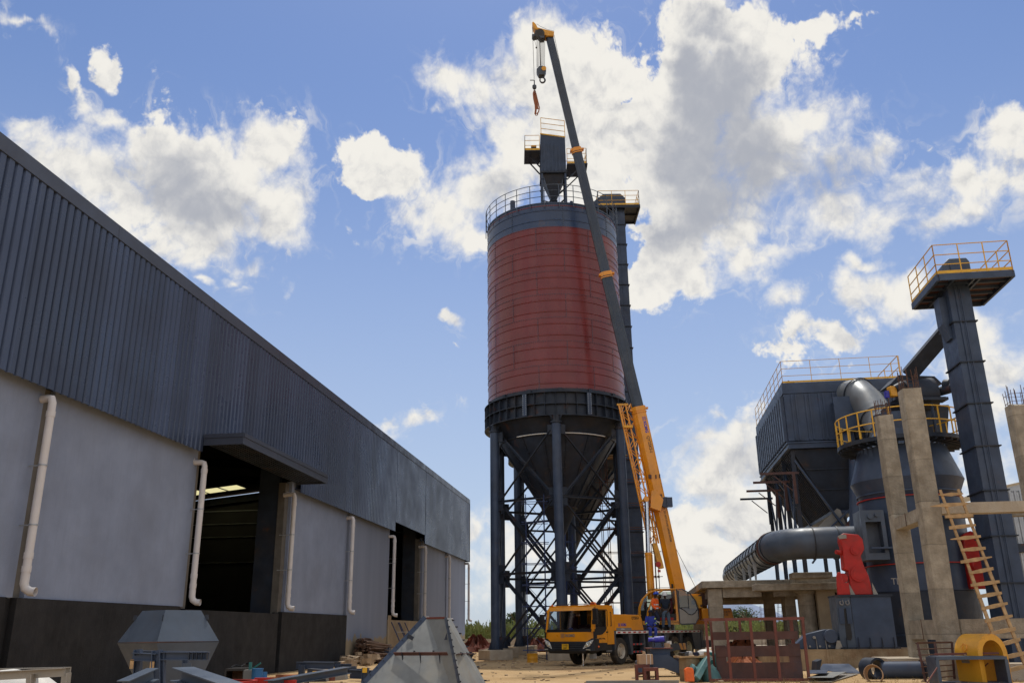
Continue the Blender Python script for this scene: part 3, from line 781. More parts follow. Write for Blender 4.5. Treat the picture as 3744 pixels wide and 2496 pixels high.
# ================================================================== SILOS
def cyl_pt(A, r, deg, z):      # deg measured from the side facing the camera, clockwise seen from above -> +x
    t = R(deg); return Vector((A[0]+r*math.sin(t), A[1]-r*math.cos(t), z))
def silo(A, label, detail=True):
    t = thing('silo', label, 'silo', (A[0], A[1], 0), 'twin bolted steel silos')
    r = 4.18; Mx = Matrix.Translation((A[0], A[1], 0)); N_ = 96
    def band(z0, z1, name, mat, ribs):
        prof = [(r, z0)]
        for f in ribs:
            z = z0+(z1-z0)*f
            prof += [(r, z-.055), (r+.028, z-.02), (r+.028, z+.02), (r, z+.055)]
        prof.append((r, z1))
        MB().lathe(prof, n=N_, M=Mx).build(name, mat, t)
    nb = 7; zb, zt = 14.48, 24.62; h = (zt-zb)/nb
    for k in range(nb):
        band(zb+k*h+.002, zb+(k+1)*h-.002, 'shell_course', M['red'], (.26, .74))
    band(zt+.002, 26.18, 'shell_course', M['navy'], (.3, .72))
    # bolted seams
    m = MB()
    zs = [zb+k*h for k in range(1, nb+1)] + [26.05]
    a0, a1 = (-100, 100) if detail else (40, 100)
    for z in zs:
        m.lathe([(r+.001, z-.04), (r+.006, z-.038), (r+.006, z+.038), (r+.001, z+.04)], n=N_, M=Mx)
    s_ = m.build('seam_band', M['red'], t)
    m = MB()
    for k, z in enumerate(zs + [zb+.09]):
        for i in range(int((a1-a0)/1.7)):
            p = cyl_pt(A, r+.022, a0+i*1.7, z)
            m.box(p, (.036, .02, .036), rz=R(a0+i*1.7))
    for k in range(nb+1):
        z0 = zb+k*h; z1 = z0+h if k < nb else 26.1
        off = 7 if k % 2 else 29
        for sgm in range(-3, 4):
            a = off+sgm*45
            if not a0 <= a <= a1: continue
            j = 0
            while z0+.1+j*.125 < z1-.08:
                p = cyl_pt(A, r+.02, a, z0+.1+j*.125); m.box(p, (.04, .03, .045), rz=R(a)); j += 1
    m.build('bolts', M['steel_lt'], t)
    # roof, rim and railing
    MB().lathe([(r+.03, 26.18), (r+.03, 26.27), (r-.2, 26.3), (1.2, 26.95), (.05, 27.0)], n=N_, M=Mx).build('roof', M['steel'], t)
    m = MB(); rr = r+.12
    for lv in (.42, .82, 1.22):
        m.path([cyl_pt(A, rr, a, 26.2+lv) for a in range(0, 360, 6)], .021, 6, closed=True)
    for a in range(0, 360, 12):
        m.beam(cyl_pt(A, rr, a+4, 25.9), cyl_pt(A, rr, a+4, 27.42), .045, .045)
    m.build('railing', M['steel_lt'], t)
    m = MB()
    for a in (-38, -8, 18): m.tube(cyl_pt(A, r-.25, a-2, 26.2), cyl_pt(A, r-.25, a-2, 26.2+(.75 if a == -38 else .3)), .16 if a == -38 else .1)
    m.build('vent', M['steel'], t, split=True)
    # ring beam
    m = MB()
    R0 = 4.42
    m.lathe([(4.05, 12.93), (R0, 12.93), (R0, 12.97), (4.20, 12.972), (4.20, 13.60), (R0, 13.60), (R0, 13.635), (4.20, 13.637), (4.20, 14.28), (R0, 14.28), (R0, 14.32), (4.23, 14.322), (4.23, 14.52), (4.10, 14.52)], n=N_, M=Mx)
    rb = m.build('ring_beam', M['steel_dk'], t)
    m = MB()
    for a in range(0, 360, 8):
        p = cyl_pt(A, 4.31, a-3.6, 13.62); m.box(p, (.018, .20, 1.28), rz=R(a-3.6))
        if a % 24 == 0: m.box(cyl_pt(A, 4.29, a+.2, 14.42), (.22, .10, .19), rz=R(a))
    m.build('stiffener', M['steel_dk'], t)
    m = MB()
    for a in (-27, 22): 
        m.box(cyl_pt(A, 4.44, a, 13.62), (.26, .03, 1.28), rz=R(a))
    sp_ = m.build('splice_plate', M['steel'], t, split=True)
    m = MB()
    for a in (-27, 22):
        for j in range(11):
            for da in (-1.2, 1.2): m.box(cyl_pt(A, 4.46, a+da, 13.08+j*.11), (.035, .03, .035), rz=R(a))
    m.build('bolts', M['galv'], sp_)
    # hopper cone
    m = MB().lathe([(4.16, 12.92), (3.92, 12.80), (3.45, 12.12), (3.45, 12.08), (1.0, 8.32), (1.02, 8.28), (.97, 8.22), (.22, 6.62), (.22, 6.4)], n=N_, M=Mx)
    cone = m.build('hopper_cone', M['steel_dk'], t)
    m = MB()
    m.lathe([(3.455, 12.14), (3.52, 12.12), (3.50, 12.06), (3.43, 12.05)], n=N_, M=Mx)
    m.lathe([(.98, 8.34), (1.08, 8.32), (1.06, 8.25), (.96, 8.23)], n=48, M=Mx)
    for i in range(16):
        a = i*22.5+6
        m.beam(cyl_pt(A, 3.48, a, 12.1), cyl_pt(A, 1.02, a, 8.3), .035, .07)
        if detail and -100 < (a+180) % 360-180 < 100:
            for j in range(13):
                f = j/13; p = cyl_pt(A, 3.5-2.46*f, a, 12.1-3.8*f); m.box(p, (.24 if j % 3 == 0 else .10, .05, .03), rz=R(a))
    m.build('cone_seam', M['steel_dk'], cone)
    if detail:
        m = MB()
        for a0_, a1_ in ((-44, -4), (4, 48)):
            m.path([cyl_pt(A, 3.545, a, 12.09) for a in range(a0_, a1_+1, 4)], .032, 6)
        m.build('sealant', M['whitep'], cone)
    # legs on concrete piers
    LR = 4.22
    la = [-3.6+60*i for i in range(6)]
    for a in la:
        p = cyl_pt(A, LR, a, 0)
        l_ = MB().tube(p+Vector((0, 0, .56)), p+Vector((0, 0, 12.55)), .255, n=20).build('leg', M['steel'], t)
        mt = MB().tube(p+Vector((0, 0, 12.55)), p+Vector((0, 0, 12.93)), .23, n=16)
        mt.tube(p+Vector((0, 0, 12.5)), p+Vector((0, 0, 12.6)), .33, n=20)
        m = MB().tube(p+Vector((0, 0, .52)), p+Vector((0, 0, .57)), .42, n=20)
        for j in range(6):
            q = R(a+j*60); dvec = Vector((math.sin(q), -math.cos(q), 0))
            m.prism([(0, 0), (.17, 0), (0, .45)], p+dvec*.25+Vector((0, 0, .57)), dvec, (0, 0, 1), dvec.cross(Vector((0, 0, 1)))*.014)
            mt.prism([(0, 0), (0, -.3), (.2, 0)], p+dvec*.22+Vector((0, 0, 12.92)), dvec, (0, 0, 1), dvec.cross(Vector((0, 0, 1)))*.014)
        m.build('leg_plate', M['steel_dk'], l_); mt.build('leg_cap', M['steel_dk'], l_)
        MB().box(p+Vector((0, 0, .26)), (1.5, 1.4, .52), rz=R(a)).build('pier', M['conc_lt'], t, bevel=.02)
    lv = [.75, 4.46, 8.46, 12.35]
    for i in range(6):
        p0 = cyl_pt(A, LR, la[i], 0); p1 = cyl_pt(A, LR, la[(i+1) % 6], 0)
        d = (p1-p0).normalized(); nrm = Vector((0, 0, 1)).cross(d)
        for k in range(3):
            z0, z1 = lv[k]+.12, lv[k+1]-.15
            e0, e1 = p0+d*.42, p1-d*.42
            m = MB().angle(e0+Vector((0, 0, z0)), e1+Vector((0, 0, z1)), .13, up=nrm); m.build('brace', M['steel_dk'], t)
            m = MB().angle(e0+Vector((0, 0, z1))+nrm*.14, e1+Vector((0, 0, z0))+nrm*.14, .13, up=nrm); m.build('brace', M['steel_dk'], t)
            if k: MB().ibeam(p0+d*.28+Vector((0, 0, lv[k])), p1-d*.28+Vector((0, 0, lv[k])), .12, .13).build('cross_tie', M['steel_dk'], t)
        for p, sg in ((p0, 1), (p1, -1)):
            for k, z in enumerate(lv):
                hh = .55 if k in (0, 3) else 1.0
                MB().box(p+d*sg*.40+Vector((0, 0, z+(.15 if k == 0 else -.15 if k == 3 else 0))), (.36, .016, hh), rz=math.atan2(d.y, d.x)).build('gusset_plate', M['steel_dk'], t)
    return t
A1 = (2.68, 52.43); A2 = (4.03, 62.9)
silo(A1, 'near silo with red oxide shell, navy top band and dark hopper cone on six legs')
silo(A2, 'rear silo almost hidden behind the near one, its cone and legs seen between the braces', False)

# small dust filter standing on the near silo
fx0, fx1, fy0, fy1 = 2.02, 3.62, 50.2, 51.9
df = thing('dust_filter', 'slate steel filter box with hopper, legs and yellow railings on top of the near silo', 'dust filter', (2.8, 51.0, 26.3))
m = MB().bx(fx0, fx1, fy0, fy1, 29.5, 31.75)
m.prism([(0, 0), (1.6, 0), (1.6, .18), (0, .45)], (fx0, fy0-.001, 31.75), (1, 0, 0), (0, 0, 1), (0, 1.7, 0))
for i in range(7): m.bx(fx0+.12+i*.24, fx0+.16+i*.24, fy0-.04, fy0-.001, 29.55, 31.55)
for i in range(6): m.bx(fx0-.04, fx0-.001, fy0+.15+i*.26, fy0+.19+i*.26, 29.55, 31.55)
m.build('filter_box', M['steel'], df)
MB().bx(fx0-.06, fx1+.06, fy0-.06, fy0+.06, 29.36, 29.48).bx(fx0-.06, fx1+.06, fy1-.06, fy1+.06, 29.36, 29.48).bx(fx0-.06, fx0+.06, fy0, fy1, 29.362, 29.478).bx(fx1-.06, fx1+.06, fy0, fy1, 29.362, 29.478).build('base_frame', M['steel_dk'], df)
def pyr(m, x0, x1, y0, y1, z1, cx, cy, hw, z0):
    a = [(x0, y0, z1), (x1, y0, z1), (x1, y1, z1), (x0, y1, z1)]; b = [(cx-hw, cy-hw, z0), (cx+hw, cy-hw, z0), (cx+hw, cy+hw, z0), (cx-hw, cy+hw, z0)]
    m.add([Vector(p) for p in a+b], [(0, 1, 5, 4), (1, 2, 6, 5), (2, 3, 7, 6), (3, 0, 4, 7), (0, 3, 2, 1), (4, 5, 6, 7)]); return m
pyr(MB(), fx0+.12, fx1-.12, fy0+.12, fy1-.12, 29.36, 2.8, 51.05, .16, 27.75).tube((2.8, 51.05, 27.3), (2.8, 51.05, 27.76), .2).bx(2.55, 3.05, 50.8, 51.3, 27.68, 27.74).build('filter_hopper', M['steel_dk'], df)
for x in (fx0+.05, fx1-.05):
    for y in (fy0+.05, fy1-.05):
        MB().beam((x, y, 26.3), (x, y, 29.36), .12, .12).box((x, y, 28.95), (.2, .2, .05)).build('leg', M['steel'], df)
m = MB()
for y in (fy0+.05, fy1-.05):
    m.angle((fx0+.05, y, 26.9), (fx1-.05, y, 28.3), .08); m.angle((fx1-.05, y, 26.9), (fx0+.05, y, 27.4), .08)
m.build('brace', M['steel_dk'], df)
MB().bx(.95, fx0-.05, 50.0, 51.7, 30.86, 30.92).angle((1.3, 50.6, 30.86), (fx0-.05, 50.6, 30.0), .07).angle((1.3, 51.5, 30.86), (fx0-.05, 51.5, 30.0), .07).build('side_platform', M['steel_dk'], df)
MB().bx(fx1+.05, 5.0, 50.0, 51.7, 29.86, 29.92).angle((4.6, 50.3, 29.86), (fx1+.05, 50.3, 28.9), .07).angle((4.6, 51.4, 29.86), (fx1+.05, 51.4, 28.9), .07).build('side_platform', M['steel_dk'], df)
MB().rail([(fx0-.08, 50.05, 30.93), (1.0, 50.05, 30.93), (1.0, 51.65, 30.93), (fx0-.08, 51.65, 30.93)], 1.1, (1, .66, .33), .9, .015, .12).build('railing', M['railyel'], df)
MB().rail([(fx1+.08, 50.05, 29.93), (4.95, 50.05, 29.93), (4.95, 51.65, 29.93), (fx1+.08, 51.65, 29.93)], 1.1, (1, .66, .33), .9, .015, .12).build('railing', M['railyel'], df)
MB().rail([(fx0+.05, fy0+.02, 32.2), (fx1, fy0+.02, 31.95)], 1.25, (1, .68, .36), 1.6, .018).beam((fx0-.02, fy0-.03, 32.23), (fx1+.02, fy0-.03, 31.96), .02, .08).build('railing', M['railyel'], df)
MB().tube((1.45, 50.5, 31.15), (1.95, 50.5, 31.15), .16).bx(1.4, 1.72, 50.3, 50.7, 30.93, 31.35).build('fan_motor', M['steel_dk'], df)
MB().bx(1.4, 1.75, 50.3, 50.7, 31.351, 31.44).build('motor_cover', M['yellow2'], df)

# bucket elevator behind the silos
def elevator(name, label, x0, x1, y0, y1, ztop, zp, T=None, plat=None, flange=1.55, head=None, mat='steel'):
    cx, cy = (x0+x1)/2, (y0+y1)/2
    base = (T @ Vector((cx, cy, 0))) if T is not None else Vector((cx, cy, 0))
    t = thing(name, label, 'bucket elevator', base, 'bucket elevators')
    m = MB(T).bx(x0, x1, y0, y1, 0, zp)
    w = x1-x0
    m.build('casing', M[mat], t)
    m = MB(T)
    z = 1.2
    while z < zp-.2:
        m.bx(x0-.07, x1+.07, y0-.07, y1+.07, z, z+.045); z += flange
    m.build('flange', M['steel_dk'], t, split=True)
    m = MB(T)
    for fx in (.28, .46): m.bx(x0-.018, x0-.0005, y0+(y1-y0)*fx, y0+(y1-y0)*fx+.05, .2, zp)
    for fy in (.38, .60): m.bx(x0+w*fy if T is None else x0-.019, x0+w*fy+.05 if T is None else x0-.0005, y0-.018, y0-.0005, .2, zp) if T is None else None
    m.build('seam_rib', M[mat], t)
    return t
e1 = elevator('bucket_elevator', 'tall slate bucket elevator rising behind the silos with a yellow-railed head platform', 7.15, 8.25, 57.4, 58.5, 31, 30.4)
m = MB().bx(6.3, 9.35, 57.0, 59.8, 30.42, 30.5)
for x in (6.35, 7.3, 8.3, 9.3): m.bx(x-.05, x+.05, 57.0, 59.8, 30.26, 30.415)
for y in (57.05, 58.4, 59.75): m.bx(6.3, 9.35, y-.04, y+.04, 30.3, 30.41)
m.build('platform', M['steel_dk'], e1)
MB().rail([(6.35, 59.75, 30.51), (6.35, 57.05, 30.51), (9.3, 57.05, 30.51), (9.3, 59.75, 30.51)], 1.15, (1, .66, .33), .98, .017, .12).build('railing', M['railyel'], e1)
MB().prism([(0, 0), (2.5, 0), (2.5, .75), (2.15, 1.1), (.9, 1.1), (0, .35)], (5.9, 57.6, 30.6), (1, 0, 0), (0, 0, 1), (0, .9, 0)).build('head_casing', M['steel'], e1)
MB().beam((6.1, 57.9, 30.7), (4.6, 55.2, 27.4), .4, .4).build('spout', M['steel'], e1)
m = MB()
for z in (24, 18): m.angle((6.8, 57.3, z+.6), (7.2, 57.3, z), .07).bx(5.6, 7.2, 57.25, 57.33, z, z+.07)
m.build('stay', M['steel_dk'], e1)

# tube scaffolds
def scaffold(name, label, px, ys, zs, mat, T=None, diag=True, r=.024, over=.4):
    t = thing(name, label, 'scaffold', (px[0], ys[0], 0), 'tube scaffolds by the silos')
    m = MB(T)
    for x in px:
        for y in ys: m.tube((x, y, 0), (x+.02, y, zs[-1]+over), r, n=6)
    m.build('standard', mat, t)
    m = MB(T)
    for k, z in enumerate(zs):
        for y in ys: m.tube((px[0]-.25, y, z), (px[-1]+.25, y, z), r*.9, n=6)
        for x in px: m.tube((x, ys[0]-.2, z+.05), (x, ys[-1]+.2, z+.05), r*.9, n=6)
        for x in px:
            m.box((x, ys[0], z), (.09, .09, .09))
    m.build('ledger', mat, t)
    if diag:
        m = MB(T)
        for k in range(len(zs)-1):
            a, b = (px[0], px[-1]) if k % 2 else (px[-1], px[0])
            m.tube((a, ys[0]-.03, zs[k]), (b, ys[0]-.03, zs[k+1]), r*.6, n=6)
        m.build('diagonal', mat, t)
    return t
scaffold('scaffold_tower', 'slim blue tube scaffold tower standing under the near silo beside its left legs', [.62, 1.62], [48.6, 49.5], [.5+1.1*i for i in range(8)], M['scafblue'])
scaffold('scaffold_tower', 'blue scaffold ladder frame beside the central leg of the near silo', [2.85, 3.25], [50.4, 51.0], [.7*i+.6 for i in range(9)], M['scafblue'])
sc = scaffold('scaffold_tower', 'rusty tube scaffold wrapped round the foot of the elevator behind the silos', [5.55, 5.95, 8.65, 8.85], [55.9, 57.0], [1.55+1.5*i for i in range(8)], M['scafrust'], diag=False)
MB().bx(5.5, 7.3, 55.8, 57.0, 12.07, 12.12).build('deck_board', M['wood'], sc)
# ================================================================== TRUCK CRANE
PHI = 0.6533; sP, cP = math.sin(PHI), math.cos(PHI)
TX, TY = 3.70, 41.99
TR = Matrix(((-sP, cP, 0, TX), (-cP, -sP, 0, TY), (0, 0, 1, 0), (0, 0, 0, 1)))     # x forward, y towards the near side
tk = thing('truck_crane', 'yellow truck crane with raised telescopic boom parked in front of the silos', 'mobile crane', TR @ Vector((-3, 0, 0)))
T = lambda: MB(TR)
# --- driver's cab (x .62 .. 2.35)
def cab_shell():
    m = T(); hw = 1.25
    xf, xr = 2.30, .60
    # side outline (x, z)
    m.bx(xr, xf-.02, -hw, hw, .86, .93)                                    # floor
    # lower front panel with slightly raked corners
    m.add([(xf+.05, -.95, 1.0), (xf+.05, .95, 1.0), (xf-.05, hw, 1.10), (xf-.05, -hw, 1.10),
           (xf+.02, -.98, 1.38), (xf+.02, .98, 1.38), (xf-.08, hw, 1.38), (xf-.08, -hw, 1.38),
           (xf-.2, -hw, 1.10), (xf-.2, hw, 1.10), (xf-.2, -hw, 1.38), (xf-.2, hw, 1.38)],
          [(0, 1, 5, 4), (1, 2, 6, 5), (0, 4, 7, 3), (3, 7, 10, 8), (2, 9, 11, 6), (4, 5, 6, 7), (7, 6, 11, 10), (0, 3, 2, 1), (3, 8, 9, 2)])
    # A pillars, header, roof
    for s in (-1, 1):
        m.beam((xf-.06, s*(hw-.06), 1.38), (xf-.22, s*(hw-.08), 2.30), .10, .12, up=(1, 0, 0))
    m.add([(xf-.16, -hw+.03, 2.27), (xf-.16, hw-.03, 2.27), (xf-.24, hw-.05, 2.42), (xf-.24, -hw+.05, 2.42), (xf-.34, -hw+.05, 2.27), (xf-.34, hw-.05, 2.27), (xf-.5, -hw+.05, 2.48), (xf-.5, hw-.05, 2.48)],
          [(0, 1, 2, 3), (0, 4, 5, 1), (3, 2, 7, 6), (4, 6, 7, 5), (0, 3, 6, 4), (1, 5, 7, 2)])
    m.bx(xr, xf-.3, -hw+.03, hw-.03, 2.36, 2.49)
    # side walls with a window opening (near side y=+hw) and rear part
    for s in (-1, 1):
        y0, y1 = (hw-.05, hw) if s > 0 else (-hw, -hw+.05)
        m.bx(xr, 1.16, y0, y1, .93, 2.36)                                   # behind the door window
        m.prism([(xf-.14-1.16, 0), (0, 0), (0, .58), (.10, .48), (.32, .36), (.55, .32), (.92, .32), (1.0, .42), (1.02, .57), (xf-.14-1.16, .57)], (1.16, y0, .93) if s > 0 else (1.16, y0, .93), (1, 0, 0), (0, 0, 1), (0, y1-y0, 0))
        m.bx(1.16, xf-.26, y0, y1, 2.27, 2.36)
        m.bx(2.10, 2.16, y0, y1, 1.5, 2.30)
    m.bx(xr, xr+.05, -hw+.05, hw-.05, .93, 1.62); m.bx(xr, xr+.05, -hw+.05, hw-.05, 2.12, 2.36)
    m.bx(xr, xr+.05, -hw+.05, -.9, 1.62, 2.12); m.bx(xr, xr+.05, .75, hw-.05, 1.62, 2.12); m.bx(xr, xr+.05, -.45, -.1, 1.62, 2.12)
    return m
cabo = cab_shell().build('driver_cab', M['yellow'], tk)
T().add([(2.285, -1.16, 1.42), (2.285, 1.16, 1.42), (2.13, 1.13, 2.28), (2.13, -1.13, 2.28)], [(0, 1, 2, 3)]).build('windscreen', M['glass'], cabo, smooth=False)
T().add([(2.31, -1.16, 1.385), (2.31, 1.16, 1.385), (2.292, 1.18, 1.50), (2.292, -1.18, 1.50)], [(0, 1, 2, 3)]).build('cowl_strip', M['blackp'], cabo, smooth=False)
m = T()
for y in (-.85, -.2, .45): m.beam((2.30, y, 1.47), (2.285, y+.45, 1.56), .012, .02).beam((2.285, y+.1, 1.545), (2.275, y+.62, 1.545), .01, .014)
m.build('wiper', M['blackp'], cabo)
# door window (dark lower spout shape) and its glass
T().prism([(0, .58), (.10, .48), (.32, .36), (.55, .32), (.92, .32), (1.0, .42), (1.0, .66), (.02, .66)], (1.16, 1.2, .93), (1, 0, 0), (0, 0, 1), (0, .03, 0)).build('door_lower_glass', M['blackp'], cabo)
T().bx(1.18, 2.09, 1.215, 1.222, 1.6, 2.26).build('door_window', M['glass'], cabo)
T().beam((1.12, 1.255, 1.6), (1.12, 1.255, 2.28), .03, .012).beam((1.12, 1.256, 2.29), (2.12, 1.256, 2.29), .012, .03).build('window_seal', M['blackp'], cabo)
T().tube((.86, 1.29, 1.62), (.86, 1.29, 2.2), .014, n=8).bx(.84, .88, 1.25, 1.29, 1.61, 1.64).bx(.84, .88, 1.25, 1.29, 2.18, 2.21).build('grab_handle', M['blackp'], cabo)
T().bx(1.12, 1.27, 1.251, 1.275, 1.34, 1.39).build('door_handle', M['blackp'], cabo)
T().beam((1.14, 1.2515, .95), (1.14, 1.2515, 1.5), .008, .004).beam((2.12, 1.2515, .95), (2.12, 1.2515, 1.5), .008, .004).build('door_gap', M['blackp'], cabo)
T().bx(2.06, 2.29, 1.251, 1.29, 1.12, 1.40).build('corner_deflector', M['blackp'], cabo)
T().bx(2.06, 2.29, -1.29, -1.251, 1.12, 1.40).build('corner_deflector', M['blackp'], cabo)
# interior
m = T().bx(1.95, 2.24, -1.15, 1.15, 1.30, 1.42).bx(1.7, 1.95, -1.15, 1.15, 1.2, 1.38)
m.build('dashboard', M['ckgrey'], cabo)
for y in (.68, -.68):
    T().box((1.2, y, 1.36), (.5, .5, .16)).box((.95, y, 1.72), (.14, .48, .62), tilt=(0, -.15)).box((.9, y, 2.08), (.1, .28, .18)).build('seat', M['seat'], cabo, bevel=.04)
T().box((.9, -.05, 1.55), (.2, .7, .3)).build('bunk', M['seat'], cabo)
m = T(); m.path([Vector((1.72+.09*math.cos(a), .68+.21*math.sin(a), 1.52+.17*math.cos(a))) for a in [i*2*math.pi/14 for i in range(14)]], .014, 6, closed=True); m.build('steering_wheel', M['blackp'], cabo)
hb = T().ball((2.12, -.02, 1.47), .125, (1, .95, .8), 10).build('helmet', M['helmb'], smooth=True); tag(hb, 'blue hard hat lying on the dashboard behind the windscreen', 'helmet')
bt = T().tube((2.16, -.98, 1.43), (2.16, -.98, 1.63), .04, n=10).tube((2.16, -.98, 1.63), (2.16, -.98, 1.69), .018, n=8).build('water_bottle', surf('clear_blue_bottle', (.25, .45, .7), .2)); tag(bt, 'clear blue water bottle standing at the left end of the dashboard', 'bottle')
m = T().bx(.655, .67, -1.19, 1.19, .94, 1.60).bx(.9, 2.2, -1.19, 1.19, .935, 1.0).bx(.7, 2.16, 1.17, 1.195, .94, 1.25).bx(.7, 2.16, -1.195, -1.17, .94, 1.42).bx(.7, 1.12, -1.195, -1.17, 1.42, 2.33).bx(.68, 2.0, -1.18, 1.18, 2.33, 2.35).bx(.655, .67, -1.19, -.9, 1.6, 2.33).bx(.655, .67, .75, 1.19, 1.6, 2.33).bx(.655, .67, -.45, -.1, 1.6, 2.33)
m.build('cab_lining', M['cabin'], cabo)
# mirrors, roof lights
m = T().beam((2.12, 1.2, 2.36), (2.35, 1.42, 2.36), .03, .03).beam((2.36, 1.44, 1.9), (2.36, 1.44, 2.38), .03, .03); m.box((2.37, 1.44, 2.10), (.12, .24, .46)).box((2.37, 1.42, 1.78), (.12, .26, .18)); m.build('mirror', M['blackp'], cabo, bevel=.015)
m = T().beam((2.12, -1.2, 2.2), (2.30, -1.38, 2.2), .03, .03); m.box((2.31, -1.40, 1.92), (.12, .22, .44)); m.build('mirror', M['blackp'], cabo, bevel=.015)
T().box((2.0, .75, 2.53), (.14, .2, .06)).build('roof_lamp', M['whitep'], cabo, bevel=.02)
T().prism([(-.14, 0), (.14, 0), (.08, .12), (-.08, .12)], (1.75, 1.0, 2.49), (0, 1, 0), (0, 0, 1), (.14, 0, 0)).ball((2.0, -1.05, 2.51), .05).build('roof_lamp', M['orange'], cabo, split=True)
T().tube((1.9, -1.0, 2.53), (1.9, 1.1, 2.55), .015, n=6).build('roof_bar', M['blackp'], cabo)
# front bumper and grille
m = T()
m.add([(2.36, -1.0, .98), (2.36, 1.0, .98), (2.28, 1.28, 1.12), (2.28, -1.28, 1.12), (2.48, -.98, .62), (2.48, .98, .62), (2.36, 1.30, .62), (2.36, -1.30, .62), (1.9, -1.28, 1.1), (1.9, 1.28, 1.1), (1.9, -1.28, .60), (1.9, 1.28, .60), (2.44, -.95, .52), (2.44, .95, .52), (2.0, 1.1, .50), (2.0, -1.1, .50)],
      [(0, 1, 5, 4), (1, 2, 6, 5), (0, 4, 7, 3), (2, 9, 11, 6), (3, 7, 10, 8), (4, 5, 13, 12), (5, 6, 14, 13), (4, 12, 15, 7), (12, 13, 14, 15), (6, 11, 14), (7, 15, 10), (0, 3, 2, 1), (8, 9, 2, 3), (10, 15, 14, 11), (8, 10, 11, 9)])
m.bx(1.2, 1.9, 1.0, 1.26, .62, .93).bx(.75, 1.2, .9, 1.2, .5, .85)
m.bx(1.2, 1.9, -1.26, -1.0, .62, .93)
bmp = m.build('bumper', M['blackp'], tk)
m = T()
for k in range(4): m.beam((2.40+.025*k, -.72, .94-.075*k), (2.40+.025*k, .72, .94-.075*k), .03, .02)
m.build('grille', M['ckgrey'], bmp)
for s in (1, -1):
    hl = T().add([(2.375, s*.80, .66), (2.33, s*1.10, .80), (2.315, s*1.235, 1.06), (2.37, s*.98, .97), (2.46, s*.80, .70), (2.42, s*1.08, .80), (2.345, s*1.285, 1.06), (2.42, s*.98, .97)],
                [(4, 5, 6, 7), (0, 3, 2, 1), (0, 1, 5, 4), (1, 2, 6, 5), (2, 3, 7, 6), (3, 0, 4, 7)]).build('headlight', M['whitep'], bmp)
    T().add([(2.475, s*.85, .735), (2.435, s*1.08, .84), (2.36, s*1.26, 1.04), (2.435, s*.99, .95), (2.44, s*.85, .735)], [(0, 1, 2, 3)]).ball((2.45, s*.99, .85), .075, (.4, 1, 1)).ball((2.40, s*1.13, .93), .055, (.4, 1, 1)).build('lens', M['lamp'], hl)
T().box((2.47, s*1.1, .68), (.03, .18, .05)).build('fog_lamp', M['lamp'], bmp)
T().box((2.475, 1.08, .67), (.03, .2, .05)).build('fog_lamp', M['lamp'], bmp)
pl = T().bx(2.49, 2.51, -.24, .10, .68, .90).build('number_plate', M['plate'], bmp)
FR = lambda x, y, z: TR @ frame((x, y, z), (0, 1, 0), (0, 0, 1))     # text facing forward
SD = lambda x, y, z: TR @ frame((x, y, z), (-1, 0, 0), (0, 0, 1))    # text facing the near side
text('T 978', FR(2.512, -.07, .835), .105, M['dkletter'], pl)
text('EDP', FR(2.512, -.07, .735), .105, M['dkletter'], pl)
text('XCMG', FR(2.348, .08, 1.235), .15, M['greylet'], cabo, bold=.006, sx=1.15)
def emblem(Tm, s, mat, parent):
    m = MB(Tm)
    for a, b, c, d in ((-1, 1, .84, 1), (-1, 1, -1, -.84), (-1, -.84, -.839, .839), (.84, 1, -.839, .839)): m.bx(a*s, b*s, c*s, d*s, 0, .006)
    m.beam((-.55*s, -.55*s, .003), (.55*s, .55*s, .003), .2*s, .006, up=(0, 0, 1)).beam((-.55*s, .55*s, .0035), (.55*s, -.55*s, .0035), .2*s, .0055, up=(0, 0, 1))
    return m.build('emblem', mat, parent, smooth=False)
emblem(FR(2.348, -.30, 1.235), .085, M['greylet'], cabo)
text('总质量: 31750kg', SD(1.62, 1.253, 1.10), .075, M['dkletter'], cabo)
# --- engine hood
hd = T().prism([(.55, 1.42), (.55, 2.12), (-1.72, 2.10), (-1.9, 2.02), (-2.12, 1.42)], (0, -1.18, 0), (1, 0, 0), (0, 0, 1), (0, 2.4, 0)).build('engine_hood', M['yellow'], tk, bevel=.03)
T().prism([(.5, 0), (.5, .36), (-.75, .36), (-.95, .28), (-1.8, .28), (-1.95, 0)], (0, 1.2195, 1.46), (1, 0, 0), (0, 0, 1), (0, .012, 0)).build('hood_panel', M['yellow'], hd)
text('QY25K5-I', SD(-1.36, 1.222, 1.955), .17, M['dkletter'], hd, sx=.95, bold=.004)
text('XCMG', SD(-.28, 1.233, 1.66), .155, M['logo'], hd, bold=.006)
emblem(SD(.1, 1.233, 1.66), .07, M['logo'], hd)
ps = T().bx(-.95, .35, 1.232, 1.238, 1.425, 1.535).build('name_strip', M['greypan'], hd)
text('QY25K5-I', SD(-.2, 1.24, 1.48), .08, M['whitep'], ps)
T().bx(-.5, -.42, .2, .34, 2.1, 2.45).build('exhaust_pipe', M['oxide_dk'], tk)
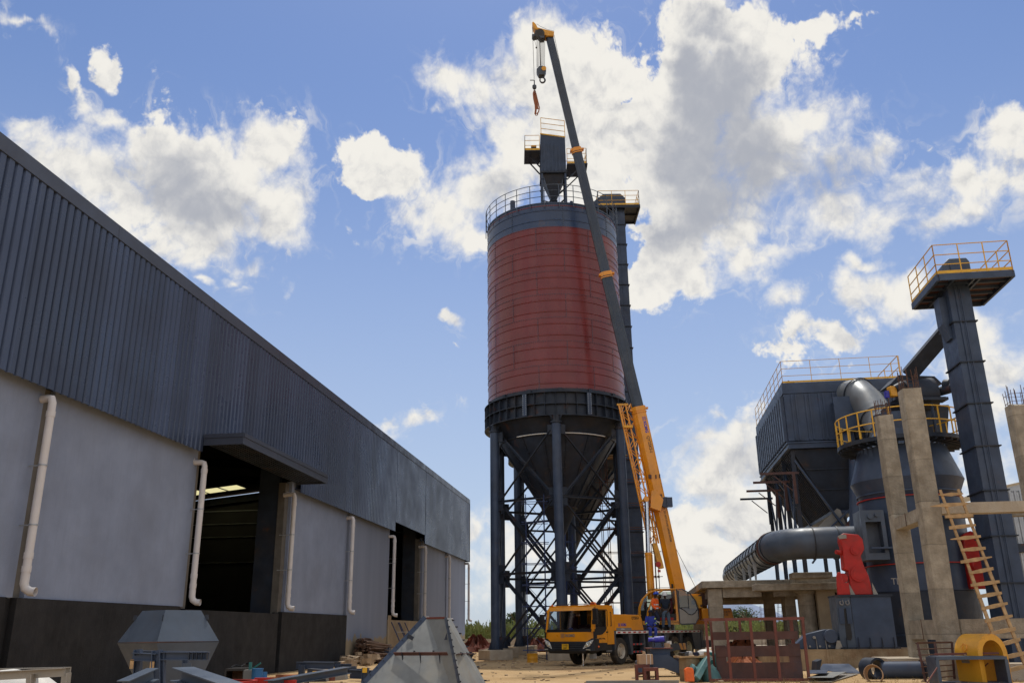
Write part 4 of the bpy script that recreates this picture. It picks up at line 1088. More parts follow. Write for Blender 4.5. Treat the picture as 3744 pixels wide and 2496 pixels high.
# --- deck and chassis
T().bx(-7.85, .40, -1.22, 1.22, 1.30, 1.395).build('deck', M['ckgrey'], tk)
T().bx(-7.85, .40, 1.221, 1.25, 1.29, 1.40).build('side_rail', M['whitep'], tk)
m = T(); x = .30; random.seed(5)
while x > -7.7:
    if not (-2.45 > x > -3.2): m.bx(x-.23, x, 1.2501, 1.256, 1.315, 1.375)
    x -= .46
for z in (.79, .47):
    for k in range(3): m.bx(-1.25-k*.33, -1.10-k*.33, 1.1851, 1.19, z, z+.07)
m.build('reflector_tape', M['redlens'], tk)
m = T().bx(-8.2, 1.9, -.42, -.30, .72, 1.29).bx(-8.2, 1.9, .30, .42, .72, 1.29).bx(-8.1, 1.0, -.30, .30, .85, .95)
for x in (-7.9, -4, -2.6, 1.2): m.bx(x, x+.3, -1.0, 1.0, .95, 1.25)
m.bx(-7.2, -.6, -.9, .9, .6, 1.28)
m.build('chassis', M['blackp'], tk)
# fenders and side boxes
m = T().prism([(.42, 1.29), (.42, .72), (.56, .60), (.56, 1.42), (.5, 1.42)], (0, .85, 0), (1, 0, 0), (0, 0, 1), (0, .38, 0))
m.prism([(-.72, 1.29), (-.95, .42), (-1.08, .42), (-1.08, 1.29)], (0, .9, 0), (1, 0, 0), (0, 0, 1), (0, .29, 0))
m.prism([(-4.1, 1.29), (-4.1, .62), (-4.35, .62), (-4.55, 1.1), (-4.6, 1.29)], (0, .85, 0), (1, 0, 0), (0, 0, 1), (0, .34, 0))
m.prism([(-7.0, 1.29), (-7.15, .75), (-7.25, .48), (-7.95, .48), (-7.95, 1.29)], (0, .3, 0), (1, 0, 0), (0, 0, 1), (0, .9, 0))
m.bx(-8.15, -7.96, -1.2, 1.22, .55, 1.42)
m.bx(-3.9, -3.0, .6, 1.15, .55, 1.25)
m.build('fender', M['ckgrey'], tk, split=True)
m = T().bx(-1.10, -.92, .95, 1.18, .40, 1.29).bx(-2.25, -2.10, .95, 1.18, .40, 1.29).bx(-2.1, -1.1, 1.0, 1.185, .78, .87).bx(-2.1, -1.1, 1.0, 1.185, .46, .55)
m.build('access_steps', M['ckgrey'], tk)
m = T()
for z in (1.08, .68): m.tube((-2.05, .6, z), (-1.2, .6, z), .14, n=14)
m.build('air_tank', M['blackp'], tk, split=True)
T().bx(.95, 1.35, 1.28, 1.33, .58, .61).bx(1.7, 1.95, .8, 1.0, .3, .5).build('step_plate', M['galv'], tk, split=True)
T().ball((1.95, 1.27, .78), .05).build('side_marker', M['orange'], tk)
T().bx(-.62, -.6, .8, 1.2, .3, .85).build('mud_flap', M['rubber'], tk)
def wheel(x, y, rim, r=.56, w=.30):
    s = 1 if y > 0 else -1
    Mw = TR @ Matrix.Translation((x, y, r)) @ Matrix.Rotation(-s*math.pi/2, 4, 'X')   # local +z outwards
    prof = [(r*.58, -w/2), (r*.80, -w/2), (r*.95, -w*.46), (r*.995, -w*.34), (r, -w*.15), (r, w*.15), (r*.995, w*.34), (r*.95, w*.46), (r*.80, w/2), (r*.58, w/2-.01)]
    t_ = MB().lathe(prof, n=36, M=Mw)
    for k in range(36):
        a = k*math.pi/18
        for zz in (-.085, .085):
            c = Mw @ Vector((math.cos(a)*(r+.004), math.sin(a)*(r+.004), zz))
            u = (Mw.to_3x3() @ Vector((math.cos(a), math.sin(a), 0)))
            t_.box(c, (.03, .03, .03))
    tyre = t_.build('wheel', M['rubber'], tk)
    m = MB().lathe([(r*.58, w/2-.012), (r*.56, w/2-.0), (r*.53, w/2-.03), (r*.46, w*.2), (r*.30, w*.12), (r*.27, w*.3), (r*.22, w*.42), (.001, w*.42)], n=28, M=Mw)
    for k in range(10):
        a = k*math.pi/5; p = Mw @ Vector((math.cos(a)*r*.235, math.sin(a)*r*.235, w*.44)); q = Mw @ Vector((math.cos(a)*r*.235, math.sin(a)*r*.235, w*.34)); m.tube(q, p, .018, n=6)
    rm = m.build('rim', rim, tyre)
    m = MB()
    for k in range(10):
        a = (k+.5)*math.pi/5; p = Mw @ Vector((math.cos(a)*r*.40, math.sin(a)*r*.40, w*.185)); q = Mw @ Vector((math.cos(a)*r*.40, math.sin(a)*r*.40, w*.15)); m.tube(q, p, .028, n=8)
    m.build('rim_hole', M['blackp'], tyre)
for x, rim in ((0, 'rim'), (-5.17, 'rimy'), (-6.52, 'rimy')):
    for y in (1.08, -1.08): wheel(x, y, M[rim])
    T().tube((x, -.95, .56), (x, .95, .56), .09).ball((x, 0, .56), .22).build('axle', M['blackp'], tk)
# outriggers
ob = T().prism([(-2.45, .80), (-2.45, .52), (-4.4, .42), (-5.2, .50), (-6.2, .48), (-6.2, .80)], (0, 1.18, 0), (1, 0, 0), (0, 0, 1), (0, .10, 0)).build('outrigger_beam', M['ckgrey'], tk)
m = T()
for k in range(2): m.add([(-5.35-k*.42, 1.2815, .80), (-5.62-k*.42, 1.2815, .80), (-5.82-k*.30, 1.2815, .50), (-5.55-k*.30, 1.2815, .50)], [(0, 1, 2, 3)])
m.build('hazard_stripe', M['yellow'], ob, smooth=False)
for x in (-2.75, -5.95):
    for s in (1, -1):
        T().bx(x-.15, x+.15, s*1.0-.13, s*1.0+.13, .62, 1.29).tube((x, s*1.0, .40), (x, s*1.0, .62), .06).build('outrigger_jack', M['ckgrey'], tk)
T().tube((1.7, .3, .1), (1.7, .3, .62), .04).tube((1.7, .3, .0), (1.7, .3, .1), .07).build('front_jack', M['chrome'], tk)
T().bx(-9.4, -8.2, -1.15, 1.2, .55, .90).build('rear_outrigger_box', M['ckgrey'], tk)

# --- superstructure, turned so that the boom points to the left
TC = TR @ Vector((-6.15, 0, 0)); psi = R(180-4)
UP = Matrix.Translation((TC.x, TC.y, 0)) @ Matrix.Rotation(psi, 4, 'Z')      # x along the boom (towards image left), y towards the viewer
Uu = lambda: MB(UP)
Uu().tube((0, 0, 1.38), (0, 0, 1.68), .62, n=32).build('slewing_ring', M['blackp'], tk)
Uu().bx(-2.6, 1.35, -1.0, .18, 1.68, 1.86).bx(-1.9, .4, -.95, -.78, 1.86, 3.15).bx(-1.9, .1, .02, .17, 1.86, 3.15).build('turntable', M['yellow'], tk)
# counterweight
cw = Uu().prism([(-3.45, 1.9), (-1.9, 1.9), (-1.9, 2.42), (-3.35, 2.42)], (0, -1.2, 0), (1, 0, 0), (0, 0, 1), (0, 2.3, 0)).build('counterweight', M['yellow'], tk, bevel=.05)
text('△ 非作业人员请勿\n靠近  危险区域', UP @ frame((-2.75, 1.102, 2.16), (-1, 0, 0), (0, 0, 1)), .13, M['dkletter'], cw)
wn = Uu().prism([(-1.95, 2.43), (-.55, 2.43), (-.7, 2.95), (-1.1, 3.05), (-1.95, 3.0)], (0, .25, 0), (1, 0, 0), (0, 0, 1), (0, .75, 0)).bx(-2.3, -1.4, -.5, .24, 2.43, 3.15).build('winch_housing', M['yellow2'], tk)
Uu().tube((-1.55, 1.012, 2.72), (-1.55, 1.06, 2.72), .12, n=14).tube((-1.9, 1.012, 2.55), (-1.9, 1.05, 2.55), .06, n=10).tube((-2.1, -.9, 2.85), (-2.1, .9, 2.85), .3, n=18).build('winch_drum', M['oxide_dk'], tk)
# operator's cab, door open
UC = UP @ Matrix.Translation((-.12, .20, 1.68))
c_ = lambda: MB(UC)
outl = [(-.62, 0), (1.15, 0), (1.30, .25), (1.28, .75), (1.10, 1.22), (.78, 1.52), (.35, 1.66), (-.62, 1.70)]
fr = c_()
fr.prism([(-.62, 0), (1.15, 0), (1.18, .18), (-.62, .18)], (0, 0, 0), (1, 0, 0), (0, 0, 1), (0, .95, 0))     # floor box
fr.bx(-.62, -.50, .02, .93, .181, 1.66)                                                                 # rear post wall
for y in (.0, .88):
    pts = [(x, y+.035, z) for x, z in [(1.22, .18), (1.30, .45), (1.25, .85), (1.08, 1.24), (.78, 1.52), (.35, 1.66), (-.6, 1.68)]]
    fr.path([Vector(p) for p in pts], .045, 6)
pts = [(x, .93, z) for x, z in [(.10, .18), (.22, .7), (.42, 1.1), (.70, 1.38), (.85, 1.5)]]
pts = [(.62, .93, .18), (.63, .6, .0)]
fr.path([Vector((.95, .935, .18)), Vector((.88, .935, .62)), Vector((.66, .935, 1.15)), Vector((.36, .935, 1.48)), Vector((.1, .935, 1.62))], .045, 6)
fr.bx(-.62, .5, .0, .93, 1.63, 1.71)
for x, z in ((.78, 1.50), (1.25, .45), (.35, 1.64)): fr.beam((x, .05, z), (x, .9, z), .05, .05)
oc = fr.build('operator_cab', M['yellow'], tk)
c_().add([(1.30, .04, .45), (1.30, .9, .45), (1.25, .9, .85), (1.25, .04, .85), (1.08, .9, 1.24), (1.08, .04, 1.24), (.8, .9, 1.50), (.8, .04, 1.50), (.4, .9, 1.64), (.4, .04, 1.64)], [(0, 1, 2, 3), (3, 2, 4, 5), (5, 4, 6, 7), (7, 6, 8, 9)]).build('front_window', M['glassdk'], oc, smooth=False)
c_().add([(-.5, .01, .7), (1.2, .01, .7), (1.22, .01, .85), (1.05, .01, 1.2), (.75, .01, 1.48), (.35, .01, 1.6), (-.5, .01, 1.6)], [tuple(range(7))]).build('far_window', M['glassdk'], oc, smooth=False)
c_().bx(-.5, 1.2, .015, .03, .18, .7).bx(-.495, .0, .2, .8, .18, .5).build('cab_lining', M['cabin'], oc)
c_().box((-.12, .48, .55), (.42, .42, .12)).box((-.33, .48, .85), (.1, .4, .55)).box((-.36, .48, 1.2), (.08, .24, .16)).build('operator_seat', M['seat'], oc, bevel=.03)
c_().bx(.75, .95, .25, .7, .2, .85).bx(-.1, .3, .70, .8, .45, .62).build('control_console', M['cabin'], oc)
c_().bx(-.35, .30, .9, .936, .2, .33).build('sill_panel', M['redp'], oc)
m = c_()
for i in range(5): m.path([Vector((.55+.0*i, .1+i*.2, 1.72)), Vector((.85, .1+i*.2, 1.62)), Vector((1.15, .1+i*.2, 1.35))], .008, 5)
for x, z in ((.55, 1.72), (.85, 1.62), (1.15, 1.35)): m.path([Vector((x, .05, z)), Vector((x, .95, z))], .010, 5)
m.path([Vector((1.45, .95, .2)), Vector((1.42, .95, .9)), Vector((1.2, .95, 1.35)), Vector((.8, .95, 1.66)), Vector((.2, .95, 1.76)), Vector((-.35, .95, 1.76))], .010, 5)
m.build('window_guard', M['blackp'], oc)
c_().tube((-.45, .5, 1.71), (-.45, .5, 1.95), .05, n=8).build('beacon', M['blackp'], oc)
text('徐州重型机械有限公司制造', UC @ frame((.1, .952, .09), (-1, 0, 0), (0, 0, 1)), .12, M['dkletter'], oc)
# swung-open cab door
m = c_()
DX = lambda x: -.64+(x+.64)*.80
do = [(DX(x), z) for x, z in [(-.66, .05), (-.60, 1.68), (-.95, 1.66), (-1.40, 1.45), (-1.68, 1.12), (-1.82, .72), (-1.82, .28), (-1.6, .02), (-.8, 0)]]
m.path([Vector((x, .98, z)) for x, z in do], .035, 6, closed=True)
dr = m.build('cab_door', M['ckgrey'], oc)
c_().prism([(DX(x), z) for x, z in [(-.68, .05), (-.68, .78), (-.95, .66), (-1.25, .46), (-1.45, .44), (-1.6, .52), (-1.75, .70), (-1.80, .62), (-1.80, .3), (-1.6, .05), (-.8, .03)]], (0, .975, 0), (1, 0, 0), (0, 0, 1), (0, .03, 0)).build('door_panel', M['greylet'], dr)
c_().add([(DX(x), y, z) for x, y, z in [(-.66, .98, .78), (-.62, .98, 1.64), (-.95, .98, 1.62), (-1.38, .98, 1.42), (-1.66, .98, 1.1), (-1.78, .98, .72), (-1.6, .98, .52), (-1.45, .98, .45), (-1.25, .98, .47), (-.95, .98, .67)]], [tuple(range(10))]).build('door_window', M['glassdk'], dr, smooth=False)
c_().path([Vector((DX(x), 1.0, z)) for x, z in ((-.66, .78), (-.95, .67), (-1.25, .46), (-1.45, .44), (-1.62, .53), (-1.80, .72))], .02, 5).bx(-.70, -.66, .96, 1.0, .8, 1.6).bx(-1.12, -.66, .985, 1.0, .76, .80).bx(-1.16, -1.12, .985, 1.0, .72, 1.55).build('door_seal', M['blackp'], dr)

# --- telescopic boom
BY = TC.y + .40
def bp(px, py): return at(px, py, BY)
P0, P1, P2, P3, P4 = bp(2484, 2185), bp(2332, 1490), bp(2214, 998), bp(2106, 545), bp(2009, 138)
tip = P4; ax = (P4-P0).normalized()
def on(z): return P0 + (P4-P0)*((z-P0.z)/(P4.z-P0.z))
PB = [P0, P1, P2, P3, P4]
def boomsec(a, b, h, w, name, mat, parent, bev=.28):
    d = (b-a).normalized(); yv = Vector((0, -1, 0)); xv = yv.cross(d).normalized()       # xv: across, in the image plane
    k = bev
    sec = [(-.5, -.5+k), (-.5+k, -.5), (.5-k*.35, -.5), (.5, -.5+k*.35), (.5, .5-k*.35), (.5-k*.35, .5), (-.5+k, .5), (-.5, .5-k)]
    if xv.x < 0: xv = -xv
    r_ = []
    for p in (a, b): r_.append([p + xv*(u*h) + yv*(v*w) for u, v in sec])
    m = MB(); m.loft(r_)
    return m, xv, d
def secbuild(a, b, h, w, name, mat, parent):
    m, xv, d = boomsec(a, b, h, w, name, mat, parent); return m.build(name, mat, parent), xv, d
s1, xv, d1 = secbuild(P0 - (P1-P0)*.02, P1, .71, .58, 'boom_base_section', M['yellow'], tk)
hs = [(.61, .46), (.54, .40), (.47, .35)]
secs = []
for (a, b), (h, w) in zip(((P1, P2), (P2, P3), (P3, P4)), hs):
    a2 = a - (b-a).normalized()*.3
    o_, xv_, d_ = secbuild(a2, b, h, w, 'boom_section', M['boomgrey'], tk)
    m = MB()                                   # weld strips and wear marks running along the flank
    yv = Vector((0, -1, 0))
    for f in (-.26, .28): m.beam(a + xv_*(h*f) + yv*(w/2+.004), b + xv_*(h*f) + yv*(w/2+.004), .022, .010, up=yv)
    m.build('slide_strip', M['steel_lt'], o_, split=True)
    secs.append((o_, xv_, d_))
for p, (h, w), q in ((P1, (.76, .63), P0), (P2, (.66, .51), P1), (P3, (.59, .45), P2)):
    d = (p-q).normalized()
    m, _, _ = boomsec(p - d*.22, p+d*.02, h, w, '', None, None); m2, _, _ = boomsec(p-d*.34, p-d*.28, h+.03, w+.03, '', None, None)
    m.add(m2.v, m2.f); m.box(p-d*.1+xv*(h/2+.06), (.2, .3, .08)); m.box(p-d*.1-xv*(h/2+.03), (.12, .3, .1)); m.build('collar', M['yellow'], tk)
# lettering along the base section
def along(f, off, size, body, mat, sx=1.0, bold=0.0):
    c = P0 + (P1-P0)*f + xv*(off-.02) + Vector((0, -1, 0))*(.29+.004)
    return text(body, frame(c, -d1, xv), size, mat, s1, sx=sx, bold=bold)
along(.885, .17, .22, 'XCMG', M['logo'], 1.05, .008)
emblem(frame(P0 + (P1-P0)*.932 + xv*.16 + Vector((0, -1, 0))*.294, -d1, xv), .095, M['logo'], s1)
along(.79, .17, .22, 'QY25K5-I', M['dkletter'], 1.0, .002)
along(.40, .17, .125, '请勿在臂下站人！ DO NOT STAND UNDER BOOM!', M['dkletter'], .88, .003)
m = MB()
for f, o in ((.62, -.25), (.615, .12), (.615, .36)): m.box(P0+(P1-P0)*f+xv*o*.85+Vector((0, -.33, 0)), (.16 if o < 0 else .06, .04, .2))
m.build('boom_pad', M['oxide_dk'], s1, split=True)
rc = P0+(P1-P0)*.475+xv*.30+Vector((0, -.42, 0))
MB().tube(rc+Vector((0, .1, 0)), rc-Vector((0, .12, 0)), .28, n=20).box(rc+Vector((.18, -.05, 0)), (.3, .26, .5)).build('cable_reel', M['steel'], tk)
# luffing cylinder
ca, cm, cb = at(2364, 1828, BY-.78), at(2370, 2025, BY-.78), at(2380, 2190, BY-.78)
MB().tube(cm, ca, .115, n=20).build('cylinder_rod', M['chrome'], tk)
MB().tube(cb, cm, .17, n=20).tube(cm-Vector((0, 0, .05)), cm+Vector((0, 0, .08)), .19, n=20).path([cm+Vector((.2, 0, .0)), cb+Vector((.2, 0, 0))], .02, 5).build('cylinder_barrel', M['yellow'], tk)
m = MB().prism([(-.40, .55), (.12, .35), (.30, .95), (-.10, 1.5), (-.30, 1.4)], P0+(P1-P0)*.40-xv*.30+Vector((0, -.80, 0)), (1, 0, 0), (0, 0, 1), (0, 1.1, 0)); m.tube(ca+Vector((-.02, -.16, .05)), ca+Vector((-.02, .3, .05)), .14, n=14); m.build('cylinder_bracket', M['yellow'], tk)
# folding lattice jib stowed on the boom's left flank
def J(px, py, off=0.0): return at(px, py, BY-.45+off)
ja, jb = [J(2290, 1492), J(2386, 1985)], None
L0, L1 = J(2262, 1478), J(2372, 1985)
R0_, R1_ = J(2286, 1474), J(2400, 1985)
L0b, L1b = J(2262, 1478, .5)+Vector((.12, 0, 0)), J(2372, 1985, .3)+Vector((.1, 0, 0))
R0b, R1b = J(2298, 1476, .5)+Vector((.12, 0, 0)), J(2404, 1985, .3)+Vector((.06, 0, 0))
m = MB(); chords = ((L0, L1), (R0_, R1_), (L0b, L1b), (R0b, R1b))
for a, b in chords: m.tube(a, b, .045, n=8)
jb_ = m.build('jib_chord', M['yellow'], tk)
m = MB(); nseg = 15
def lp(c, f): return chords[c][0].lerp(chords[c][1], f)
for i in range(nseg):
    f0, f1 = i/nseg, (i+1)/nseg
    for c1, c2 in ((0, 1), (2, 3), (0, 2), (1, 3)):
        a, b = (c1, c2) if i % 2 else (c2, c1)
        m.tube(lp(a, f0), lp(b, f1), .022, n=5)
m.build('jib_lacing', M['yellow'], jb_)
JH = [J(2386, 1985), J(2402, 1983), J(2422, 2050), J(2428, 2075), J(2412, 2078), J(2404, 2060)]
m = MB(); m.add([p for p in JH] + [p+Vector((0, .4, 0)) for p in JH], [tuple(range(5, -1, -1)), tuple(range(6, 12))] + [(i, (i+1) % 6, 6+(i+1) % 6, 6+i) for i in range(6)])
m.bx(L0.x-.1, R0_.x+.15, L0.y-.05, L0.y+.05, L0.z-.06, L0.z+.04)
m.box(J(2296, 1560), (.5, .3, .12)).box(J(2352, 1830), (.35, .25, .1))
m.build('jib_head', M['yellow2'], jb_)
jc = J(2406, 2062); MB().tube(jc-Vector((0, .1, 0)), jc+Vector((0, .1, 0)), .14, n=14).box(J(2410, 2086), (.14, .1, .12)).build('jib_sheave', M['redp'], jb_)
# boom head
HY = BY
def H(px, py, o=0): return at(px, py, HY+o)
hp = [(1946, 82), (1950, 80), (1960, 90), (1965, 101), (1976, 104), (2000, 110), (2026, 116), (2025, 131), (2002, 131), (1990, 127), (1978, 113), (1962, 108), (1955, 104), (1948, 92)]
hv = [H(x, y, -.3) for x, y in hp]; n = len(hv)
m = MB(); m.add(hv + [p+Vector((0, .6, 0)) for p in hv], [tuple(range(n-1, -1, -1)), tuple(range(n, 2*n))] + [(i, (i+1) % n, n+(i+1) % n, n+i) for i in range(n)])
m.build('boom_head', M['yellow2'], tk)
hp2 = [(1958, 110), (1978, 114), (1992, 128), (1990, 138), (1977, 139), (1966, 128), (1950, 132), (1945, 126), (1954, 124)]
hv = [H(x, y, -.25) for x, y in hp2]; n = len(hv)
m = MB(); m.add(hv + [p+Vector((0, .5, 0)) for p in hv], [tuple(range(n-1, -1, -1)), tuple(range(n, 2*n))] + [(i, (i+1) % n, n+(i+1) % n, n+i) for i in range(n)])
m.tube(H(1974, 124, -.32), H(1974, 124, .32), .3, n=18)
m.build('head_sheave', M['ckgrey'], tk)
m = MB(); m.path([H(1962, 88), H(1975, 97), H(2000, 108), H(2025, 114)], .012, 5)
for k, (x0, x1, y1) in enumerate(((1963, 1963, 247), (1967, 1966, 246), (1971, 1970, 245), (1975, 1975, 243), (1980, 1979, 242), (1984, 1983, 241), (1988, 1987, 241), (1992, 1991, 242))):
    m.tube(H(x0, 134, -.2+.05*k), H(x1, y1, -.2+.05*k), .014, n=5)
m.tube(H(1947, 100), H(1953, 290), .014, n=5).tube(H(1950, 132), H(1961, 172), .01, n=5).tube(H(1974, 140), H(1976, 240), .035, n=5)
m.ball(H(1961, 175), .06, n=8)
m.path([H(2026, 128), H(2110, 540, .1), H(2218, 990, .1), H(2345, 1500, .1), H(2442, 1900, .1), H(2472, 2005, .2), H(2560, 2180, .3)], .013, 5)
m.build('hoist_rope', M['rope'], tk)
# main hook block
c = H(1979, 263)
hbk = MB().prism([(-.30, .08), (-.13, .28), (.05, .31), (.27, .26), (.30, -.05), (.18, -.34), (-.16, -.36), (-.28, -.1)], c+Vector((0, -.22, 0)), (1, 0, 0), (0, 0, 1), (0, .44, 0)).build('hook_block', M['ckgrey'], tk, bevel=.02)
MB().tube(c+Vector((.16, -.25, .08)), c+Vector((.16, -.221, .08)), .15, n=20).build('hook_block_cover', M['yellow2'], hbk)
m = MB(); hc = c+Vector((.06, 0, -.62))
pts = [hc+Vector((0, 0, .28))] + [hc+Vector((math.cos(R(a))*.16, 0, math.sin(R(a))*.19)) for a in range(90, -211, -25)]
m.path([p for p in pts], .05, 8, rs=[.05]*4+[.06]*6+[.045]*4); m.build('hook', M['ckgrey'], hbk)
# auxiliary hook ball and sling
c2 = H(1954, 318)
bl = MB().lathe([(.02, .22), (.06, .15), (.13, .08), (.135, -.06), (.10, -.15), (.03, -.18)], n=18, M=Matrix.Translation(c2)).tube(c2+Vector((0, 0, .2)), c2+Vector((0, 0, .45)), .035).box(c2+Vector((-.12, 0, .48)), (.3, .04, .04)).build('hook_ball', M['ckgrey'], tk)
MB().path([c2+Vector((0, 0, -.18)), c2+Vector((0, 0, -.3)), c2+Vector((.07, 0, -.36)), c2+Vector((.03, 0, -.44)), c2+Vector((-.06, 0, -.40))], .022, 6).build('hook', M['ckgrey'], bl)
m = MB()
def strap(pts, w):
    pts = [H(x, y) for x, y in pts]
    for a, b in zip(pts, pts[1:]): m.beam(a, b, w, .02, up=(0, 1, 0))
strap([(1955, 331), (1951, 342), (1953, 362), (1958, 385), (1959, 402), (1957, 418)], .12)
strap([(1955, 331), (1960, 345), (1964, 362), (1968, 378), (1972, 395), (1969, 410), (1962, 417)], .07)
strap([(1956, 333), (1957, 350), (1962, 375), (1966, 400)], .11)
strap([(1959, 402), (1956, 415), (1958, 422), (1965, 422), (1967, 412)], .05)
sl = m.build('lifting_sling', M['sling']); tag(sl, 'brown webbing sling hanging from the small hook ball', 'sling')
# ================================================================== PEOPLE
def skin_mesh(name, nodes, edges, root, mat, parent, Tm, sub=2):
    ids = list(nodes); me = bpy.data.meshes.new(name)
    me.from_pydata([nodes[i][0] for i in ids], [(ids.index(a), ids.index(b)) for a, b in edges], [])
    o = bpy.data.objects.new(name, me); C.objects.link(o)
    sk = o.modifiers.new('skin', 'SKIN'); ss = o.modifiers.new('sub', 'SUBSURF'); ss.levels = sub; ss.render_levels = sub
    sv = me.skin_vertices[0].data if me.skin_vertices else None
    if sv is None:
        bpy.context.view_layer.update(); sv = me.skin_vertices[0].data
    for i, k in enumerate(ids):
        r = nodes[k][1]; sv[i].radius = r if isinstance(r, tuple) else (r, r)
        sv[i].use_root = (k == root)
    bpy.context.view_layer.update()
    ev = bpy.data.meshes.new_from_object(o.evaluated_get(bpy.context.evaluated_depsgraph_get()))
    bpy.data.objects.remove(o)
    org = ORG[parent.name]
    for v in ev.vertices: v.co = (Tm @ v.co) - org
    ev.materials.clear(); ev.materials.append(mat)
    ev.polygons.foreach_set('use_smooth', [True]*len(ev.polygons))
    ob = bpy.data.objects.new(name, ev); C.objects.link(ob); ob.parent = parent; ORG[ob.name] = org
    return ob
def person(label, Tm, J, top, legs, tape=None, hat='helmet', hatmat=None, loosen=1.0, group='workers on the crane deck', long_sleeve=False, strip=True):
    V = {k: Vector(v) for k, v in J.items()}
    t = thing('person', label, 'person', Tm @ V['pelvis'], group)
    nodes = {'pelvis': (V['pelvis'], (.14, .11)), 'belly': (V['pelvis'].lerp(V['chest'], .45), (.135, .105)), 'chest': (V['chest'], (.155, .11)),
             'neck': (V['neck'], .055), 'jaw': (V['neck'].lerp(V['head'], .55), (.062, .07)), 'head': (V['head'], (.078, .092)), 'crown': (V['head']+(V['head']-V['neck']).normalized()*.085, (.06, .07))}
    edges = [('pelvis', 'belly'), ('belly', 'chest'), ('chest', 'neck'), ('neck', 'jaw'), ('jaw', 'head'), ('head', 'crown')]
    fwd = Vector(J.get('face', (0, 1, 0))).normalized()
    for s in 'lr':
        nodes.update({'sh'+s: (V['sh'+s], .056), 'el'+s: (V['el'+s], .042), 'wr'+s: (V['wr'+s], .028), 'pa'+s: (V['wr'+s]+(V['wr'+s]-V['el'+s]).normalized()*.07, (.038, .02)),
                      'hp'+s: (V['hp'+s], .095), 'kn'+s: (V['kn'+s], .062), 'an'+s: (V['an'+s], .042), 'to'+s: (V['to'+s], (.045, .03))})
        edges += [('chest', 'sh'+s), ('sh'+s, 'el'+s), ('el'+s, 'wr'+s), ('wr'+s, 'pa'+s), ('pelvis', 'hp'+s), ('hp'+s, 'kn'+s), ('kn'+s, 'an'+s), ('an'+s, 'to'+s)]
    b = skin_mesh('body', nodes, edges, 'pelvis', M['skin'], t, Tm)
    # fingers, nose, ears, joined into the body mesh
    m = MB(Tm)
    for s in 'lr':
        d = (V['wr'+s]-V['el'+s]).normalized(); side = d.cross(Vector((0, 1, 0)) if abs(d.y) < .8 else Vector((1, 0, 0))).normalized(); pal = V['wr'+s]+d*.085
        nrm = d.cross(side)
        for i, (o, L) in enumerate(((-.027, .062), (-.009, .075), (.009, .08), (.027, .07))):
            a = pal+side*o; m.path([a, a+d*L*.45+nrm*.006, a+d*L*.8+nrm*.022, a+d*L*.95+nrm*.04], .009, 5, rs=[.0095, .009, .0085, .006])
        a = V['wr'+s]+d*.03-side*.03; m.path([a, a-side*.02+d*.03, a-side*.022+d*.06+nrm*.01], .01, 5)
    hd_ = V['head']; up_ = (V['head']-V['neck']).normalized(); rt = fwd.cross(up_).normalized()
    f0 = hd_ + fwd*.088
    m.add([f0+up_*.015, f0-up_*.03+rt*.02, f0-up_*.03-rt*.02, f0-up_*.026+fwd*.028], [(0, 1, 3), (0, 3, 2), (1, 2, 3), (0, 2, 1)])
    for s in (-1, 1):
        m.ball(hd_+rt*s*.082-up_*.012, .026, (.4, 1, 1.2), 6)
        m.ball(hd_+fwd*.082+rt*s*.032+up_*.018, .012, n=6)
    m.box(f0-up_*.055, (.045, .012, .008))
    m.build('face_and_fingers', M['skin'], b)
    L = loosen
    sn = {'pelvis': (V['pelvis']+Vector((0, 0, .0)), (.165*L, .135)), 'belly': (V['pelvis'].lerp(V['chest'], .5), (.17*L, .14)), 'chest': (V['chest'], (.175, .135)), 'collar': (V['chest'].lerp(V['neck'], .62), (.10, .085))}
    se = [('pelvis', 'belly'), ('belly', 'chest'), ('chest', 'collar')]
    for s in 'lr':
        sn['sh'+s] = (V['sh'+s], .078)
        f = 1.0 if long_sleeve else .55
        sn['el'+s] = (V['sh'+s].lerp(V['el'+s], f), .062 if long_sleeve else .07); se += [('chest', 'sh'+s), ('sh'+s, 'el'+s)]
        if long_sleeve: sn['wr'+s] = (V['el'+s].lerp(V['wr'+s], .92), .045); se.append(('el'+s, 'wr'+s))
    skin_mesh('shirt', sn, se, 'pelvis', top, t, Tm)
    ln = {'waist': (V['pelvis']+(V['chest']-V['pelvis']).normalized()*.06, (.16, .13)), 'pelvis': (V['pelvis']-Vector((0, 0, .03)), (.17, .14))}
    le = [('waist', 'pelvis')]
    for s in 'lr':
        ln.update({'hp'+s: (V['hp'+s], .112*L), 'kn'+s: (V['kn'+s], .088*L), 'an'+s: (V['kn'+s].lerp(V['an'+s], .93), .07*L)}); le += [('pelvis', 'hp'+s), ('hp'+s, 'kn'+s), ('kn'+s, 'an'+s)]
    skin_mesh('trousers', ln, le, 'pelvis', legs, t, Tm)
    for s in 'lr':
        d = V['to'+s]-V['an'+s]
        skin_mesh('boot', {'a': (V['an'+s]+Vector((0, 0, .03)), .058), 'b': (V['an'+s]+Vector((0, 0, -.03))-d*.1, (.055, .05)), 'c': (V['to'+s]+d*.15, (.055, .04))}, [('a', 'b'), ('b', 'c')], 'a', M['boot'], t, Tm)
